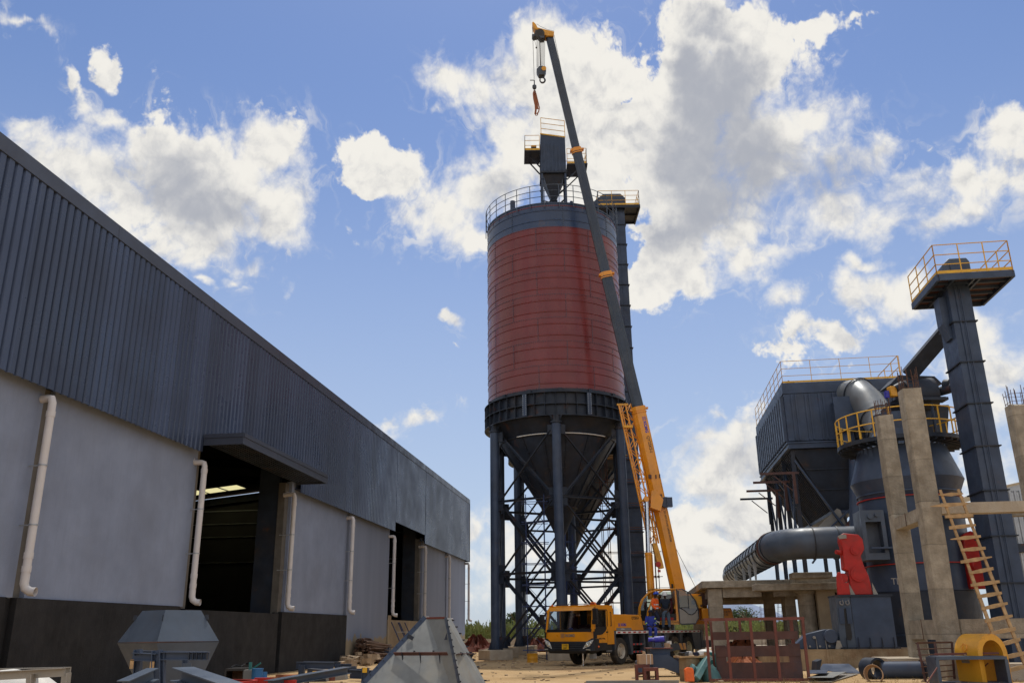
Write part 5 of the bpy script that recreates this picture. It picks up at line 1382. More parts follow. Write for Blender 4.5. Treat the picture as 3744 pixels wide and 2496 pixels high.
    if hat:
        Z = up_; X = rt; Y = fwd
        Mh = Tm @ Matrix(((X.x, Y.x, Z.x, 0), (X.y, Y.y, Z.y, 0), (X.z, Y.z, Z.z, 0), (0, 0, 0, 1)))
        c = hd_+up_*.045
        Mh = Tm @ Matrix(((X.x, Y.x, Z.x, c.x), (X.y, Y.y, Z.y, c.y), (X.z, Y.z, Z.z, c.z), (0, 0, 0, 1)))
        m = MB()
        if hat == 'helmet':
            m.lathe([(.145, -.004), (.135, .004), (.13, .03), (.118, .075), (.085, .115), (.04, .135), (.001, .14)], n=20, M=Mh @ Matrix.Diagonal((1, 1.15, 1, 1)))
            m.box(Vector((0, 0, 0)), (.001, .001, .001))
            m.v = m.v[:-8]; m.f = m.f[:-6]
            q = [Mh @ Vector(p) for p in ((-.09, .13, .0), (.09, .13, .0), (.06, .215, -.012), (-.06, .215, -.012), (-.09, .13, .012), (.09, .13, .012), (.06, .215, -.004), (-.06, .215, -.004))]
            m.add(q, [(0, 3, 2, 1), (4, 5, 6, 7), (0, 1, 5, 4), (1, 2, 6, 5), (2, 3, 7, 6), (3, 0, 4, 7)])
        else:
            m.lathe([(.104, -.01), (.106, .02), (.098, .06), (.06, .088), (.001, .094)], n=18, M=Mh @ Matrix.Diagonal((1, 1.12, 1, 1)))
            q = [Mh @ Vector(p) for p in ((-.07, .09, .0), (.07, .09, .0), (.05, .18, -.018), (-.05, .18, -.018), (-.07, .09, .01), (.07, .09, .01), (.05, .18, -.01), (-.05, .18, -.01))]
            m.add(q, [(0, 3, 2, 1), (4, 5, 6, 7), (0, 1, 5, 4), (1, 2, 6, 5), (2, 3, 7, 6), (3, 0, 4, 7)])
        m.build('hard_hat' if hat == 'helmet' else 'cap', hatmat, t)
    if tape:
        for which, f, r, mt in tape:
            a, b_ = {'torso': (V['pelvis'], V['chest']), 'kl': (V['knl'], V['anl']), 'kr': (V['knr'], V['anr']), 'al': (V['shl'], V['ell']), 'ar': (V['shr'], V['elr']), 'wl': (V['ell'], V['wrl']), 'wr': (V['elr'], V['wrr'])}[which]
            d = (b_-a).normalized(); p = a.lerp(b_, f)
            x = d.cross(Vector((0, 1, 0))).normalized() if abs(d.y) < .9 else Vector((1, 0, 0)); y = d.cross(x)
            rx, ry = r
            vs = [Tm @ (p + x*math.cos(k*math.pi/8)*rx + y*math.sin(k*math.pi/8)*ry + d*h) for h in (-.028, .028) for k in range(16)]
            MB().add(vs, [(k, (k+1) % 16, 16+(k+1) % 16, 16+k) for k in range(16)]).build('reflective_band', mt, t)
    return t
DK = 1.40
def stand(f, l, yaw):     # foot point on the deck in truck coordinates, facing yaw (0 = towards the viewer)
    g_ = TR @ Vector((f, l, DK)); return Matrix.Translation(g_) @ Matrix.Rotation(math.pi+yaw, 4, 'Z')
# local frame: x to the person's right... y forward, z up
J_std = dict(pelvis=(0, 0, .93), chest=(0, .01, 1.32), neck=(0, .0, 1.50), head=(0, .03, 1.63), shl=(-.19, 0, 1.41), ell=(-.25, -.03, 1.13), wrl=(-.24, .06, .90), shr=(.19, 0, 1.41), elr=(.26, -.02, 1.13), wrr=(.24, .10, .91),
             hpl=(-.10, 0, .88), knl=(-.13, .03, .50), anl=(-.14, -.02, .09), tol=(-.17, .13, .04), hpr=(.10, 0, .88), knr=(.14, .04, .50), anr=(.17, -.01, .09), tor=(.21, .14, .04), face=(0, 1, -.15))
man = dict(J_std); man['wrl'] = (-.12, .17, .93); man['ell'] = (-.24, -.01, 1.12)
person('man in a white hard hat, dark polo and faded jeans, standing before the open cab', stand(-4.75, 1.0, R(-8)), man, M['navysh'], M['jeans'], hatmat=M['helmw'])
j2 = dict(J_std); j2.update(chest=(0, .03, 1.30), head=(0, .05, 1.62), wrl=(-.20, .20, 1.02), ell=(-.27, -.06, 1.10), wrr=(.20, .18, .95), knr=(.12, .22, .55), anr=(.10, .05, .17), tor=(.12, .20, .06), face=(.25, 1, .05))
person('worker in a blue hard hat and orange high-visibility shirt, standing on the crane deck', stand(-3.72, 1.0, R(52)), j2, M['hivis'], M['navyc'], tape=[('torso', .28, (.178, .146), M['silver']), ('torso', .72, (.18, .145), M['silver']), ('kl', .35, (.094, .094), M['silver']), ('kr', .35, (.094, .094), M['silver'])], hatmat=M['helmb'], long_sleeve=True)
# seated worker on the edge of the deck
SE = gnd(2372, 2309, DK)
Ms = Matrix.Translation((TR @ Vector((-2.88, 1.15, DK)))) @ Matrix.Rotation(math.pi+R(8), 4, 'Z')
js = dict(pelvis=(0, -.02, .10), chest=(0, .02, .50), neck=(0, .05, .67), head=(0, .08, .80), shl=(-.18, .02, .59), ell=(-.24, .06, .32), wrl=(-.10, .28, .20), shr=(.18, .02, .59), elr=(.24, .08, .32), wrr=(.12, .30, .19),
          hpl=(-.10, .02, .08), knl=(-.12, .42, .08), anl=(-.11, .40, -.36), tol=(-.13, .55, -.42), hpr=(.10, .02, .08), knr=(.14, .42, .08), anr=(.15, .38, -.36), tor=(.18, .53, -.42), face=(-.5, 1, .1))
person('worker in a royal blue overall and dark cap, sitting on the crane deck edge', Ms, js, M['bluecl'], M['bluecl'], tape=[('kl', .78, (.08, .08), M['lime']), ('kr', .78, (.08, .08), M['lime']), ('wl', .2, (.066, .066), M['lime']), ('wr', .2, (.066, .066), M['lime']), ('al', .25, (.082, .082), M['lime'])], hat='cap', hatmat=M['navyc'], long_sleeve=True)
# ================================================================== RIGHT-HAND PLANT
# --- unfinished concrete frame with starter bars
cf = thing('concrete_skeleton', 'unfinished raw concrete frame of tall columns and beams at the right edge', 'concrete frame', W(28.5, 9.8, 0))
def rough_col(s0, s1, d0, d1, z0, z1, name='column', mat='conc', parent=None, n=7):
    m = GR(); rings = []
    for k in range(n+1):
        z = z0+(z1-z0)*k/n; j = lambda: random.uniform(-.012, .012)
        c = .035
        rings.append([(s0+j(), d0+c+j(), z), (s0+j(), d1-c+j(), z), (s0+c, d1+j(), z), (s1-c, d1+j(), z), (s1+j(), d1-c, z), (s1, d0+c, z), (s1-c, d0+j(), z), (s0+c, d0+j(), z)])
    if n > 3:
        rings[-1] = [(a, b, z1+random.uniform(-.05, .04)) for a, b, _ in rings[-1]]
    m.loft(rings); return m.build(name, M[mat], parent)
random.seed(21)
def starter(s0, s1, d0, d1, z, h, parent, n=4):
    m = GR()
    pos = [(s0+.05+(s1-s0-.1)*i/(n-1), d) for i in range(n) for d in (d0+.05, d1-.05)] + [(s, (d0+d1)/2+o) for s in (s0+.05, s1-.05) for o in (-.08, .08)]
    for s, d in pos: m.tube((s, d, z-.2), (s+random.uniform(-.03, .03), d+random.uniform(-.03, .03), z+h*random.uniform(.75, 1.15)), .010, n=5)
    for zz in (.12, .35):
        if zz < h: m.path([(s0+.04, d0+.04, z+zz), (s0+.04, d1-.04, z+zz+.01), (s1-.04, d1-.04, z+zz), (s1-.04, d0+.04, z+zz)], .007, 4, closed=True)
    m.build('rebar', M['rust_bar'], parent)
M['rust_bar'] = surf('rusty_bar', (.10, .045, .025), .8, 0, .2, 5)
colB = rough_col(27, 27.55, 8.33, 8.87, 0, 8.28, parent=cf); starter(27, 27.55, 8.33, 8.87, 8.28, .62, colB)
colA = rough_col(30, 30.5, 8.34, 8.84, .52, 8.13, parent=cf); starter(30, 30.5, 8.34, 8.84, 8.13, .55, colA)
colC = rough_col(27, 27.55, 11.32, 11.88, 0, 7.6, parent=cf); starter(27, 27.55, 11.32, 11.88, 7.6, .6, colC)
rough_col(27.08, 27.5, 8.88, 11.31, 1.08, 1.60, 'beam', 'conc', cf, 1)
rough_col(27.08, 27.5, 11.89, 15.5, 1.08, 1.60, 'beam', 'conc', cf, 1)
rough_col(27.06, 27.5, 8.88, 11.31, 4.50, 4.80, 'beam', 'conc_lt', cf, 1)
rough_col(27.06, 27.5, 11.89, 15.5, 4.50, 4.80, 'beam', 'conc_lt', cf, 1)
rough_col(27.56, 29.99, 8.36, 8.80, 4.36, 4.72, 'beam', 'conc', cf, 1)
rough_col(27.56, 29.99, 8.36, 8.80, 1.06, 1.60, 'beam', 'conc', cf, 1)
rough_col(35.6, 36.0, 11.9, 20.5, 5.32, 5.75, 'beam', 'conc', cf, 1)
rough_col(35.6, 36.0, 19.2, 19.7, 0, 5.3, 'column', 'conc', cf)
GR().bx(28.7, 28.72, 8.345, 8.359, 1.05, 1.62).bx(28.7, 28.72, 8.345, 8.359, 4.34, 4.74).build('tie_wire', M['rust_bar'], cf)
rough_col(29.2, 31.2, 7.4, 10.2, .0, .52, 'footing', 'conc_lt', cf, 1)
rough_col(27.15, 28.2, 9.6, 16, .0, .42, 'footing', 'conc_lt', cf, 1)
# --- stained machine foundation
fo = rough_col(34.0, 43, 5.3, 9.9, 0, .70, 'machine_foundation', 'conc_st', None, 1)
tag(fo, 'low concrete machine foundation with brown rust and mud stains down its front', 'foundation')
# --- vertical mill
ms, md = 38.2, 11.35
ml = thing('vertical_mill', 'big slate vertical mill with conical casing and round railed platform', 'mill', W(ms, md, .7))
Mm = Matrix.Translation(W(ms, md, 0))
MB().lathe([(2.3, .1), (2.3, 1.1), (2.0, 1.15), (2.0, 2.7)], n=56, M=Mm).build('mill_base', M['steel_dk'], ml)
MB().lathe([(1.95, 2.72), (1.95, 6.32)], n=56, M=Mm).build('mill_body', M['steel'], ml)
for z in (3.72, 6.30):
    MB().lathe([(1.9, z), (2.02, z), (2.02, z+.035), (1.9, z+.035)], n=56, M=Mm).build('red_flange', M['redp'], ml)
MB().lathe([(1.88, 6.36), (2.18, 7.05), (1.72, 8.42), (1.6, 8.45)], n=40, M=Mm).lathe([(1.96, 6.50), (2.0, 6.50), (2.0, 6.56), (1.97, 6.56)], n=56, M=Mm).build('upper_casing', M['steel'], ml)
MB().lathe([(1.62, 8.36), (1.7, 8.36), (1.7, 8.41), (1.62, 8.41)], n=48, M=Mm).build('red_flange', M['redp'], ml)
m = MB().lathe([(1.75, 8.5), (2.5, 8.5), (2.5, 8.66), (2.46, 8.66), (2.46, 8.56), (1.75, 8.56)], n=64, M=Mm)
for i in range(40):
    a = i*math.pi/20; c, s = math.cos(a), math.sin(a); m.beam(W(ms, md)+Vector((c*1.7, s*1.7, 8.45)), W(ms, md)+Vector((c*2.44, s*2.44, 8.45)), .05, .09)
m.build('ring_platform', M['steel_dk'], ml)
m = MB()
for lv in (.55, 1.1): m.path([W(ms, md)+Vector((math.cos(a)*2.46, math.sin(a)*2.46, 8.66+lv)) for a in [i*math.pi/24 for i in range(48)]], .026, 6, closed=True)
for i in range(24): a = i*math.pi/12; p = W(ms, md)+Vector((math.cos(a)*2.46, math.sin(a)*2.46, 8.62)); m.beam(p, p+Vector((0, 0, 1.14)), .045, .045)
m.build('platform_railing', M['railyel'], ml)
MB().lathe([(1.55, 8.45), (1.0, 9.2), (1.0, 9.9), (.2, 9.95)], n=40, M=Mm).build('top_cone', M['steel'], ml)
# inspection housing on the left flank and hydraulic rockers
m = GR(); s_, d_ = 36.55, 9.45
m.bx(s_, s_+.5, d_-.5, d_-.34, 3.9, 5.8).bx(s_, s_+.5, d_+.25, d_+.40, 3.9, 5.8).bx(s_, s_+.5, d_-.339, d_+.249, 3.9, 4.15).bx(s_, s_+.5, d_-.339, d_+.249, 5.35, 5.8).bx(s_+.5, s_+1.2, d_-.5, d_+.9, 3.9, 5.8)
m.tube((s_-.12, d_-.15, 5.55), (s_+.1, d_-.15, 5.55), .10, n=14).tube((s_-.12, d_+.1, 5.6), (s_+.1, d_+.1, 5.6), .07, n=14)
m.build('inspection_frame', M['steel_lt'], ml)
GR().bx(36.32, 36.55, 9.15, 10.0, 4.3, 4.36).bx(36.3, 36.5, 10.1, 12.4, 5.4, 5.5).build('casing_rib', M['steel'], ml)
text('TD3', GRID @ frame((36.18, 9.95, 3.05), (0, 1, 0), (0, 0, 1)), .34, M['greylet'], ml, sx=.9)
# hydraulic arm, red, on a slate pedestal
ha = thing('rocker_arm', 'bright red hydraulic rocker arm bolted on the slate pedestal', 'rocker arm', W(34.5, 7.9, 2.5), 'red hydraulic rocker arms of the mill')
pr = [(-.39, 0), (-.35, .53), (-.36, .84), (-.50, .9), (-.46, 1.62), (-.51, 1.90), (-.47, 2.12), (-.35, 2.18), (.16, 2.12), (.29, 1.96), (.31, 1.60), (.15, 1.35), (.21, 1.02), (.33, .66), (.36, .4), (.40, 0)]
GR().prism(pr, (34.2, 8.06, 2.53), (0, 1, 0), (0, 0, 1), (.5, 0, 0)).build('arm_casting', M['redp'], ha, bevel=.03)
GR().prism([(-.87, 0), (-.82, .66), (-.77, .79), (-.66, .79), (-.6, .42), (-.42, .42), (-.42, 0)], (34.05, 8.06, 2.53), (0, 1, 0), (0, 0, 1), (.09, 0, 0)).build('arm_bracket', M['redp'], ha, bevel=.02)
GR().tube((34.12, 8.03, 3.25), (34.2, 8.03, 3.25), .27, n=28).tube((34.10, 8.03, 3.25), (34.12, 8.03, 3.25), .19, n=28).tube((34.13, 8.01, 4.08), (34.2, 8.01, 4.08), .15, n=20).tube((34.1, 8.01, 4.08), (34.13, 8.01, 4.08), .08, n=16).tube((34.15, 7.48, 3.12), (34.5, 7.48, 3.12), .17, n=18).tube((34.22, 7.36, 4.05), (34.35, 7.62, 4.0), .08, n=10).tube((34.17, 7.62, 4.2), (34.2, 7.62, 4.2), .03, n=6).tube((34.17, 7.62, 4.38), (34.2, 7.62, 4.38), .03, n=6).tube((34.17, 7.62, 4.56), (34.2, 7.62, 4.56), .03, n=6).build('pivot_cap', M['redp'], ha, split=True)
GR().prism([(0, 0), (.12, .06), (.3, .05), (.3, -.08), (.05, -.1)], (34.15, 7.48, 4.60), (0, 1, 0), (0, 0, 1), (.1, 0, 0)).prism([(0, 0), (.16, 0), (0, .42)], (34.1, 8.44, 2.53), (0, 1, 0), (0, 0, 1), (.02, 0, 0)).prism([(0, 0), (-.02, .42), (.16, 0)], (34.12, 7.66, 2.53), (0, 1, 0), (0, 0, 1), (.02, 0, 0)).build('lug_plate', M['greylet'], ha)
pd = thing('arm_pedestal', 'slate steel pedestal box with slotted left end standing on the stained foundation', 'pedestal', W(34.6, 8.1, .7))
GR().bx(34.05, 35.3, 7.62, 9.0, .76, 2.46).build('pedestal_box', M['steel'], pd)
GR().bx(34.0, 35.35, 7.10, 9.06, 2.461, 2.53).bx(34.0, 35.3, 7.08, 9.1, .70, .76).build('pedestal_plate', M['steel_dk'], pd, split=True)
GR().prism([(0, 0), (.52, 0), (.50, 1.7), (0, 1.7)], (34.06, 7.1, .76), (0, 1, 0), (0, 0, 1), (.03, 0, 0)).bx(34.1, 35.2, 7.1, 7.14, .76, 2.46).build('slotted_end', M['steel_lt'], pd)
GR().prism([(.22, .25), (.36, .22), (.42, .35), (.40, 1.30), (.22, 1.30)], (34.05, 7.1, .76), (0, 1, 0), (0, 0, 1), (.009, 0, 0)).build('slot', M['blackp'], pd)
m = GR()
for d0 in (7.16, 7.42): m.prism([(0, 0), (.16, 0), (.17, .55), (0, .55)], (34.0, d0, 1.55), (0, 1, 0), (0, 0, 1), (.05, 0, 0))
m.build('latch_block', M['steel'], pd)
for d0 in (7.22, 7.42): GR().path([(34.02, d0+.07+.06*math.cos(R(a)), 2.26+.07*math.sin(R(a))) for a in range(120, 421, 30)]+[(34.02, d0+.12, 2.36)], .022, 6).build('hook_lug', M['greypan'], pd)
m = GR()
for k in range(5): m.prism([(0, 0), (.02, 0), (0, .32)], (33.98, 7.3+k*.4, .76), (0, 1, 0), (0, 0, 1), (.07, 0, 0)).tube((33.9, 7.2+k*.42, .70), (33.9, 7.2+k*.42, .78), .04, n=6)
m.build('anchor_bolts', M['steel_dk'], pd)
# second arm right of the mill
r2 = thing('rocker_arm', 'red hydraulic rocker arm half hidden behind the wooden ladder, right of the mill', 'rocker arm', W(36.6, 13.1, 2.75), 'red hydraulic rocker arms of the mill')
GR().prism([(-.05, 0), (-.05, .9), (-.05, 1.6), (.0, 2.0), (.30, 2.15), (.58, 1.95), (.72, 1.5), (.76, .9), (.80, .4), (.82, 0)], (36.4, 12.62, 2.75), (0, 1, 0), (0, 0, 1), (.6, 0, 0)).tube((36.3, 12.98, 3.6), (36.45, 12.98, 3.6), .26, n=24).build('arm_casting', M['redp'], r2, bevel=.04)
# mill drive parts left low
lb = thing('trunnion_bracket', 'slate cast trunnion bracket with ribs lying on the left end of the stained foundation', 'bracket', W(34.8, 6.3, .7))
GR().prism([(0, 0), (0, .12), (.45, .50), (.95, .62), (1.15, .66), (1.42, .62), (1.55, .4), (1.6, 0)], (34.3, 5.55, .71), (0, 1, 0), (0, 0, 1), (.6, 0, 0)).tube((34.15, 6.82, 1.13), (34.3, 6.82, 1.13), .24, n=22).build('casting', M['steel'], lb, bevel=.02)
m = GR()
for d0 in (5.95, 6.3, 6.62): m.prism([(0, 0), (.03, 0), (0, .40)], (34.2, d0, .71), (0, 1, 0), (0, 0, 1), (.1, 0, 0)).tube((34.24, d0+.12, .8), (34.3, d0+.12, .8), .04, n=6)
m.prism([(0, 0), (.26, 0), (.18, .28), (.08, .28)], (34.05, 6.9, .71), (0, 1, 0), (0, 0, 1), (.03, 0, 0)).tube((34.2, 6.25, 1.10), (34.3, 6.25, 1.10), .05)
m.build('rib_plate', M['greylet'], lb, split=True)
M['ductpale'] = surf('pale_duct_steel', (.17, .185, .20), .38, .2, .12, 1.2, (.12, .10, .08), .35, .8, .1, 2)
# --- process duct: mill -> elbow -> ribbed run along the platform
du = thing('process_duct', 'wide grey duct bending from the mill, its far run ringed with dark hoops', 'duct', W(44, 6.4, 3.6))
r = .66; zc = 4.86
pts = [(39.6, 9.7, zc), (39.6, 8.9, zc), (39.6, 8.1, zc), (39.65, 7.4, zc), (39.9, 6.9, zc), (40.4, 6.5, zc), (41.1, 6.3, zc), (41.8, 6.26, zc)]
GR().path(pts, r, 28).build('elbow', M['steel_lt'], du)
m = GR()
for d in (8.6, 7.6): m.path([(39.6 + math.cos(a)*(r+.02), d, zc+math.sin(a)*(r+.02)) for a in [i*math.pi/16 for i in range(32)]], .022, 5, closed=True)
m.path([(41.2 , 6.29+math.cos(a)*(r+.02), zc+math.sin(a)*(r+.02)) for a in [i*math.pi/16 for i in range(32)]], .022, 5, closed=True)
m.build('elbow_flange', M['steel_dk'], du, split=True)
sA, sB = 41.82, 60.5
dd = lambda s: 6.26+(s-41.8)*.010
rib_pts = [(sA, dd(sA), zc), (sB-1.2, dd(sB), zc), (sB-.5, dd(sB)-.05, zc-.05), (sB, dd(sB)-.1, zc-.25)]
GR().path(rib_pts, r, 28).build('ribbed_run', M['ductpale'], du)
GR().path([(41.85+.0*i, dd(sA)+math.cos(i*math.pi/14)*(r+.015), zc+math.sin(i*math.pi/14)*(r+.015)) for i in range(28)], .05, 6, closed=True).build('rust_collar', M['oxide_dk'], du)
s = 42.6
while s < sB:
    m = GR().path([(s, dd(s)+math.cos(i*math.pi/16)*(r+.02), zc+math.sin(i*math.pi/16)*(r+.02)) for i in range(32)], .024, 5, closed=True); m.build('hoop', M['steel_dk'], du); s += 1.48
m = GR().beam((sA, dd(sA)-r-.05, zc), (sB-.8, dd(sB)-r-.05, zc), .03, .07).build('stiffener', M['steel_dk'], du)
for s in (44.6, 46.9, 49.6, 54): 
    GR().prism([(-.09, 0), (.09, 0), (.04, -.86), (-.04, -.86)], (s, dd(s)-r*.8, zc-r*.55), (0, 1, 0), (0, 0, 1), (.06, 0, 0)).build('saddle_leg', M['galv'], du)
GR().prism([(-.3, -.1), (.6, -.1), (.45, -.55), (-.1, -.55)], (39.3, 9.3, 4.3), (0, 1, 0), (0, 0, 1), (.6, 0, 0)).build('duct_outlet', M['steel_dk'], du)
# --- concrete service platform
cp = thing('concrete_platform', 'grey concrete service platform on square columns, with a slab roof behind the truck crane', 'platform building', W(48, 7, 0))
GR().bx(44, 58, 3.15, 7.2, 3.28, 3.60).build('roof_slab', M['conc'], cp, bevel=.02)
GR().bx(42.6, 60, 7.21, 15.5, 3.25, 3.62).bx(42.3, 43.6, 5.4, 9.4, 3.05, 3.35).bx(41.2, 42.2, 6.9, 8.6, 3.5, 3.75).build('roof_slab', M['conc'], cp, bevel=.02)
GR().bx(44.25, 44.6, 4.12, 5.9, 2.85, 3.278).bx(44.3, 57.6, 3.45, 3.8, 2.85, 3.279).bx(44.25, 44.6, 6.46, 9.0, 2.85, 3.278).bx(57.2, 57.6, 3.8, 9.0, 2.85, 3.279).bx(50.8, 51.15, 3.8, 9, 2.9, 3.27).build('beam', M['conc'], cp)
for (s, d, w) in ((44.2, 3.42, .66), (57, 3.42, .6), (51, 6.9, .55)):
    rough_col(s, s+w, d, d+w, 0, 3.27, parent=cp)
rough_col(44.7, 45.9, 7.0, 7.5, 0, 3.05, parent=cp)
MB().lathe([(.38, 0), (.38, 2.9), (.52, 3.02), (.52, 3.04)], n=26, M=Matrix.Translation(W(43.4, 7.75, 0))).build('round_column', M['conc'], cp)
m = GR().bx(42.9, 43.3, 8.15, 8.95, 0, 3.25).bx(42.9, 43.3, 9.5, 11.6, 0, 3.25).bx(42.9, 43.3, 8.951, 9.499, 2.95, 3.25)
m.build('end_wall', M['beige'], cp)
GR().bx(45.6, 45.8, 8.3, 11, 0, 3.2).build('shade_panel', M['blackp'], cp)  # black panel standing in for the shade inside the doorway
GR().bx(42.7, 42.88, 8.85, 10.0, 2.05, 2.30).build('steel_stub', M['steel_dk'], cp)
# rusty lattice masts seen through the opening
for (x, y0, y1, Yv, w) in ((2789, 2330, 2213, 62, .28), (2852, 2330, 2168, 56, .26)):
    a, b = at(x-5, y0, Yv), at(x-7, y1, Yv); a.z = 0
    lm = thing('rebar_cage', 'thin rebar cage standing upright seen through the platform opening, ' + ('the taller one at the right' if y1 < 2200 else 'the shorter one in the middle'), 'rebar cage', a)
    m = MB()
    for dx in (0, w): m.tube(a+Vector((dx, 0, 0)), b+Vector((dx, 0, 0)), .012, n=5).tube(a+Vector((dx, w, 0)), b+Vector((dx, w, 0)), .012, n=5)
    k = int(b.z/.25)
    for i in range(k): z = a.lerp(b, i/k); m.path([z, z+Vector((w, 0, 0)), z+Vector((w, w, 0)), z+Vector((0, w, 0))], .008, 4, closed=True)
    m.build('bars', M['rust_bar'], lm)
# --- bag filter house
bh = thing('bag_filter', 'large slate bag filter house with ribbed sides, hoppers and yellow roof railing', 'filter house', W(53, 11.5, 3.6))
b0, b1, e0, e1_, zb_, zt_ = 48.0, 59.0, 8.6, 14.85, 10.95, 14.15
GR().bx(b0, b1, e0, e1_, zb_, 13.55).build('filter_casing', M['steel'], bh)
GR().bx(b0-.05, b1+.05, e0-.05, e1_+.05, 13.56, zt_).build('roof_band', M['steel'], bh)
m = GR()
for i in range(9):
    d = e0+.35+i*.72; m.bx(b0-.05, b0-.001, d, d+.09, 11.0, 13.5).bx(b0-.05, b0-.001, d+.22, d+.31, 11.0, 13.5)
for i in range(15):
    s = b0+.3+i*.73; m.prism([(0, 0), (.42, 0), (.36, .16), (.06, .16)], (s, e0-.0005, 11.0), (1, 0, 0), (0, -1, 0), (0, 0, 2.5))
m.build('casing_rib', M['steel'], bh, smooth=False)
GR().bx(b0-.12, b1+.1, e0-.12, e1_+.12, 10.80, 10.88).bx(b0-.06, b1+.06, e0-.06, e1_+.06, 10.60, 10.799).bx(b0-.12, b1+.1, e0-.12, e1_+.12, 10.52, 10.599).build('ring_girder', M['steel'], bh)
m = GR()
for k in range(3):
    s0, s1 = b0+.15+k*3.62, b0+.15+k*3.62+3.4
    sm = (s0+s1)/2
for (d0, d1) in ((e0+.1, e1_-.1),):
    dm = e0+2.3
    vs = [(b0+.1, d0, 10.5), (b0+.1, d1, 10.5), (b1-.1, d1, 10.5), (b1-.1, d0, 10.5), (b0+.9, dm-.35, 7.3), (b0+.9, dm+.75, 7.3), (b1-.9, dm+.75, 7.3), (b1-.9, dm-.35, 7.3)]
    m.add(vs, [(0, 1, 5, 4), (1, 2, 6, 5), (2, 3, 7, 6), (3, 0, 4, 7), (4, 5, 6, 7)])
hpf = m.build('hopper', M['steel_dk'], bh)
m = GR()
for i in range(26):
    f = i/26; p = Vector((b0+.3+f*(b1-b0-.6), e0+.08, 10.5)); q = Vector((b0+1.0+f*(b1-b0-2.0), e0+1.93, 7.3))
    m.beam(p, q, .10, .09, up=(0, -1, 0))
for z, f in ((9.45, .33), (8.4, .66)):
    y0_, y1_ = e0+.1+(dm-.35-e0-.1)*f, e1_-.1+(dm+.75-e1_+.1)*f; x0_ = b0+.1+.8*f
    m.bx(x0_-.05, x0_-.0, y0_, y1_, z-.03, z+.03)
m.build('hopper_rib', M['steel_dk'], hpf)
GR().bx(b0+.6, b1-.6, dm-.4, dm+.8, 7.12, 7.29).build('screw_trough', M['steel'], bh)
GR().prism([(0, 0), (1.35, 1.15), (1.5, 1.05), (1.9, -.5), (-.1, -.9)], (b0+.2, dm-1.55, 6.2), (0, 1, 0), (0, 0, 1), (.08, 0, 0)).build('pale_chute', M['greylet'], bh)
GR().beam((b0, dm+1.1, 7.4), (b0-.3, dm-.7, 5.4), .5, .22).build('screw_conveyor', M['oxide_dk'], bh)
for i, s in enumerate((48.2, 51.2, 54.4, 57.6)):
    for d in (8.75, 11.7, 14.7):
        GR().ibeam((s, d, 3.62), (s, d, 10.5), .2, .2).build('leg', M['steel_dk'], bh)
def br(a, b, w=.16): GR().beam(a, b, w, w*.6).build('brace', M['steel'], bh)
for s in (48.1, 54.4):
    br((s, 8.8, 9.9), (s, 11.6, 5.2)); br((s, 14.6, 9.9), (s, 10.3, 5.0)); br((s, 8.8, 5.2), (s, 11.6, 7.5), .12); br((s, 11.8, 4.0), (s, 14.6, 8), .12)
for a, b in ((48.2, 51.2), (51.2, 54.4), (54.4, 57.6)):
    br((a, 8.75, 4.2), (b, 8.75, 9.8), .1); br((a, 8.75, 9.8), (b, 8.75, 4.2), .1)
m = GR().rail([(b1, e0+.02, zt_), (b0, e0+.02, zt_), (b0, e1_, zt_)], 1.25, (1, .66, .33), 1.45, .014, .10)
m.build('roof_railing', M['railyel'], bh)
GR().rail([(b0+4, e1_-.05, zt_), (b0, e1_-.05, zt_)], 1.25, (1, .5), 1.4, .02).build('roof_railing', M['railyel'], bh)
GR().prism([(0, .25), (.25, .62), (1.6, 0), (.9, -.0)], (b0+1.5, e0+.35, zt_-.05), (0, 1, 0), (0, 0, 1), (1.2, 0, 0)).build('roof_hatch', M['steel_dk'], bh)
for k, (s, dz) in enumerate(((47.9, 0), (50.8, 0), (54.0, 0), (57.4, 0))):
    GR().bx(s-.1, s+.0, 6.9, 8.9, 9.15, 9.27).bx(s-.1, s+.0, 8.55, 8.7, 7.6, 9.149).beam((s-.05, 7.6, 9.1), (s-.05, 8.5, 8.3), .05, .05).build('cable_bracket', M['oxide_dk'] if k < 3 else M['steel_dk'], bh)
# inlet duct box and big pipe into the filter house
fd = thing('inlet_duct', 'fat grey elbow duct dropping from the filter house towards the mill top', 'duct', W(44, 12.6, 9))
cc = [at(3060, 1600, 50), at(3040, 1500, 49), at(3075, 1420, 47.5), at(3140, 1400, 46), at(3200, 1480, 44), at(3232, 1540, 43), at(3262, 1640, 42)]
cc = [at(3055, 1560, 48), at(3062, 1490, 47.4), at(3095, 1445, 46.6), at(3140, 1440, 45.5), at(3175, 1475, 44.8), at(3210, 1530, 44), at(3240, 1590, 43.2), at(3262, 1655, 42.4)]
MB().path(cc, .83, 28).build('duct_bend', M['ductpale'], fd)
m = MB()
for i in (3, 5, 6):
    a = (cc[i+1]-cc[i-1]).normalized() if i < 7 else (cc[i]-cc[i-1]).normalized(); x = a.cross(Vector((0, 0, 1))).normalized(); y = a.cross(x)
    m.path([cc[i]+x*math.cos(k*math.pi/16)*.87+y*math.sin(k*math.pi/16)*.87 for k in range(32)], .035, 5, closed=True)
m.build('flange', M['steel_dk'], fd)
GR().bx(47.0, 47.95, 11.0, 12.2, 11.3, 12.9).bx(46.9, 46.999, 10.9, 12.3, 11.2, 13.0).build('transition_box', M['steel'], fd)
MB().tube(at(3105, 1640, 45), at(3085, 1520, 46.5), .36).tube(at(3140, 2030, 44), at(3135, 1680, 45), .42).build('bypass_pipe', M['steel'], fd)
